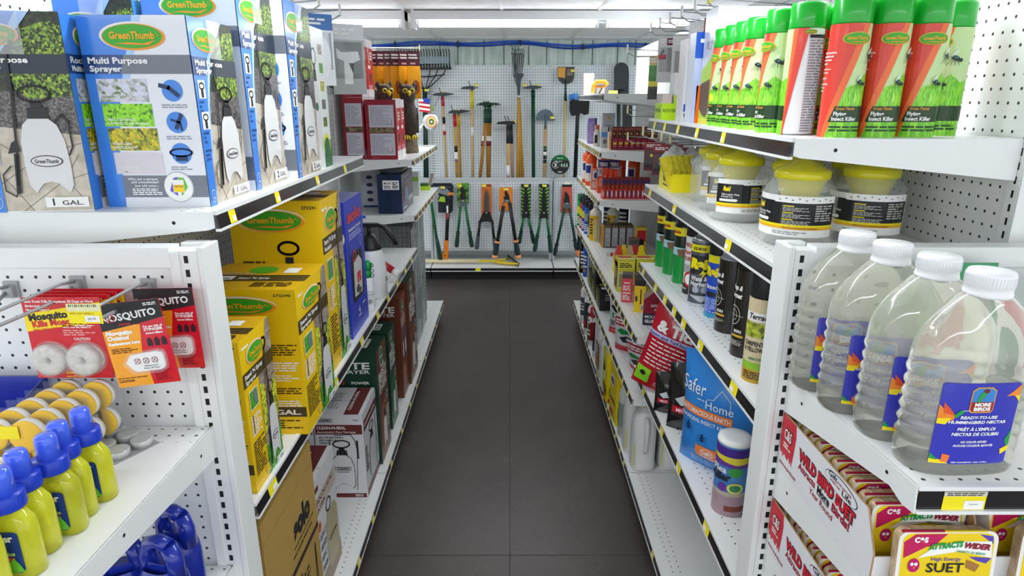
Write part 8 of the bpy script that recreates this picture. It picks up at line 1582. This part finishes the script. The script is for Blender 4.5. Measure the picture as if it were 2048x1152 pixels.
# yellow liquid spray bottles
LY = mat('e9ea3a', .06, trans=.45, ior=1.2, coat=.5); BC = mat('4a6cf0', .15, coat=.6); BC2 = mat('1f3fc0', .3)
def sprayb(loc, label, first=None, rz=0):
    if first: return dup(first, loc, math.radians(rz), label)
    e = empty('spray_bottle', loc, math.radians(rz)); tag(e, label, 'spray bottle', 'yellow liquid spray bottles'); m = MB()
    m.lathe([(.001, 0), (.030, 0), (.033, .004), (.033, .070), (.031, .082), (.022, .094), (.014, .098), (.014, .102)], LY, 36, sy=.56, sq=2.6); m.build('body', e)
    F = Front(.033, .0185, 2.6); m = MB(); m.poly(F, rrect(-.024, .012, .024, .074, .006), mat('1b3a86', .3), 1); m.txt(F, 'Cutter', -.021, .058, .010, PAPER, 3, w=.040, bold=.04, rot=.06); m.txt(F, 'Lemon', -.019, .047, .006, mat('c9e86a', .4), 3, w=.024); m.txt(F, 'Eucalyptus', -.019, .039, .006, mat('c9e86a', .4), 3, w=.036); m.rect(F, -.024, .030, .016, .036, mat('c9303a', .4), 3); m.fine(F, -.020, .031, .012, .035, 1, PAPER, 4); m.poly(F, [(.004, .022), (.014, .036), (.020, .026), (.024, .014), (.010, .013)], mat('6ac03a', .4), 4); m.rect(F, -.023, .013, .010, .027, mat('c3d62a', .4), 2); m.fine(F, -.021, .014, .008, .025, 3, mat('6a8a1a', .4), 4); m.build('front_label', e)
    m = MB(); m.lathe([(.001, .098), (.0225, .098), (.023, .100), (.0225, .117), (.0215, .119), (.001, .119)], BC2, 30); m.build('collar', e)
    m = MB(); m.lathe([(.001, .119), (.0155, .119), (.0135, .150), (.0115, .1535), (.001, .154)], BC, 24); m.build('overcap', e); return e
b0 = sprayb((-.652, .705, 1.067), 'yellow spray bottle with blue cap, nearest one with its label in view', rz=-8)
for y, x, l in ((.748, -.662, 'second yellow spray bottle from the front'), (.790, -.652, 'middle yellow spray bottle of the row'), (.826, -.660, 'second yellow spray bottle from the back'), (.868, -.655, 'yellow spray bottle farthest back in the row'), (.662, -.665, 'yellow spray bottle cut off by the left edge')): sprayb((x, y, 1.067), l, b0, -6)
# candle clamshells
YD = mat('f7c400', .5, spec=.2); WD = mat('e9e9e6', .35)
def clam(loc, label, first=None, rz=0):
    if first: return dup(first, loc, math.radians(rz), label)
    e = empty('candle_pack', loc, math.radians(rz)); tag(e, label, 'candle pack', 'clear packs of yellow candles'); w, h = .118, .118
    m = MB(); m.box((-w/2, -.0105, 0), (w/2, -.0095, h), film('f4f6f6', .04, .05)); m.box((-w/2, .0125, .004), (w/2, .0135, h*.94), film('f4f6f6', .04, .05)); m.build('clear_shell', e)
    for i, (cx, cz) in enumerate(((-.027, .088), (.027, .088), (-.027, .036), (.027, .036))):
        T = Matrix.Translation((cx, .010, cz)) @ Matrix.Rotation(pi/2, 4, 'X'); d_ = MB(); d_.lathe([(.001, 0), (.026, 0), (.0265, .012)], WD, 24, tf=T); d_.lathe([(.0265, .012), (.0265, .0165), (.024, .0185), (.001, .0185)], YD, 24, tf=T); d_.build('candle', e)
    m = MB(); m.box((-.036, -.0125, .010), (.034, -.0112, .062), spots('green_frame', ['5a6a2a', '8a6a2a', 'a04a3a', '3a5a2a'], 200)); F = Flat((-.036, -.0126, .010), (1, 0, 0), (0, 0, 1)); m.rect(F, .006, .005, .064, .046, mat('efe6d2', .4), 1); m.txt(F, "Citronella", .014, .030, .008, mat('a88a6a', .4), 2, w=.04); m.fine(F, .014, .010, .056, .026, 4, mat('b9a88a', .5), 2); m.build('label_card', e); return e
c0 = clam((-.800, .905, 1.067), 'clear pack of yellow candles with yellow price sticker, front of the stack')
for i in range(1, 5): clam((-.800+.010*i, .905+.030*i, 1.067+.003*i), 'clear pack of yellow candles, %s behind the front one' % ORD[i-1], c0)
m = MB(); m.box((-.018, -.0003, -.011), (.018, .0003, .011), YEL); tag(m.build('price_sticker', None, (-.795, .8935, 1.165)), 'yellow price sticker on the front candle pack', 'sticker')
e = empty('candle_pack', (-.715, 1.022, 1.067), math.radians(-28)); tag(e, 'clear pack of six pale candles lying flat on the end shelf', 'candle pack')
m = MB(); m.box((-.062, -.042, .0), (.062, .042, .0015), film('eef0f0', .35, .05)); m.build('clear_shell', e)
for i in range(6):
    T = Matrix.Translation((-.041+.041*(i % 3), -.021+.042*(i//3), .0015)); m = MB(); m.lathe([(.001, 0), (.0175, 0), (.0185, .012), (.0175, .0135), (.001, .0125)], mat('cfd2d2', .25, metal=.3), 24, tf=T); m.ell(Flat(T @ Vector((0, 0, .0137)), (1, 0, 0), (0, 1, 0)), 0, 0, .016, .016, mat('bfc3bf', .3), 1, 20); m.build('candle', e)
e = empty('display_tray', (-.93, 1.0, 1.067)); tag(e, 'dark blue display tray at the left edge behind the candle packs', 'display tray')
NB = mat('1c2f9c', .3, coat=.3); m = MB(); m.slab([(-.07, 0), (.07, 0), (.07, .118), (-.07, .075)], .003, Flat((.075, 0, 0), (0, 1, 0), (0, 0, 1)), NB); m.box((-.15, .062, 0), (.075, .065, .118), NB); m.box((-.15, -.07, 0), (.075, .065, .003), NB); m.box((-.15, -.07, .003), (.075, -.067, .05), NB); m.build('tray', e)
# blue bottles low on the left
BJ = mat('1a2f9e', .22, coat=.4)
def bluejug(loc, rz, label, first=None):
    if first: return dup(first, loc, math.radians(rz), label)
    e = empty('blue_bottle', loc, math.radians(rz)); tag(e, label, 'bottle', 'blue bottles on the low left shelf'); m = MB()
    m.lathe([(.001, 0), (.040, 0), (.042, .005), (.042, .110), (.040, .125), (.030, .145)], BJ, 28, sy=.75, sq=2.8, cap=False)
    # raised grip with a square hole through it
    m.tube([(-.026, 0, .130), (-.027, 0, .165), (-.018, 0, .188), (.004, 0, .196), (.022, 0, .188)], .014, BJ, 12, rr=[.016, .014, .013, .013, .014]); m.tube([(.022, 0, .190), (.030, 0, .165), (.028, 0, .130)], .014, BJ, 12, rr=[.014, .015, .017])
    m.box((-.016, -.012, .130), (.020, .012, .158), BJ); F = Cyl(.042, 0, -90, .75); m.rect(F, -.02, .03, .03, .10, mat('1f3cb8', .3), 1); m.fine(F, -.01, .05, .025, .09, 3, PAPER, 2); m.build('body', e); return e
bj = bluejug((-.628, 1.005, .745), -20, 'tallest standing blue bottle with a grip hole, right at the back')
bluejug((-.612, .925, .742), -15, 'blue bottle with a grip hole in front of the back one', bj); bluejug((-.700, .945, .720), 25, 'blue bottle left of the other two, showing its rounded top', bj)
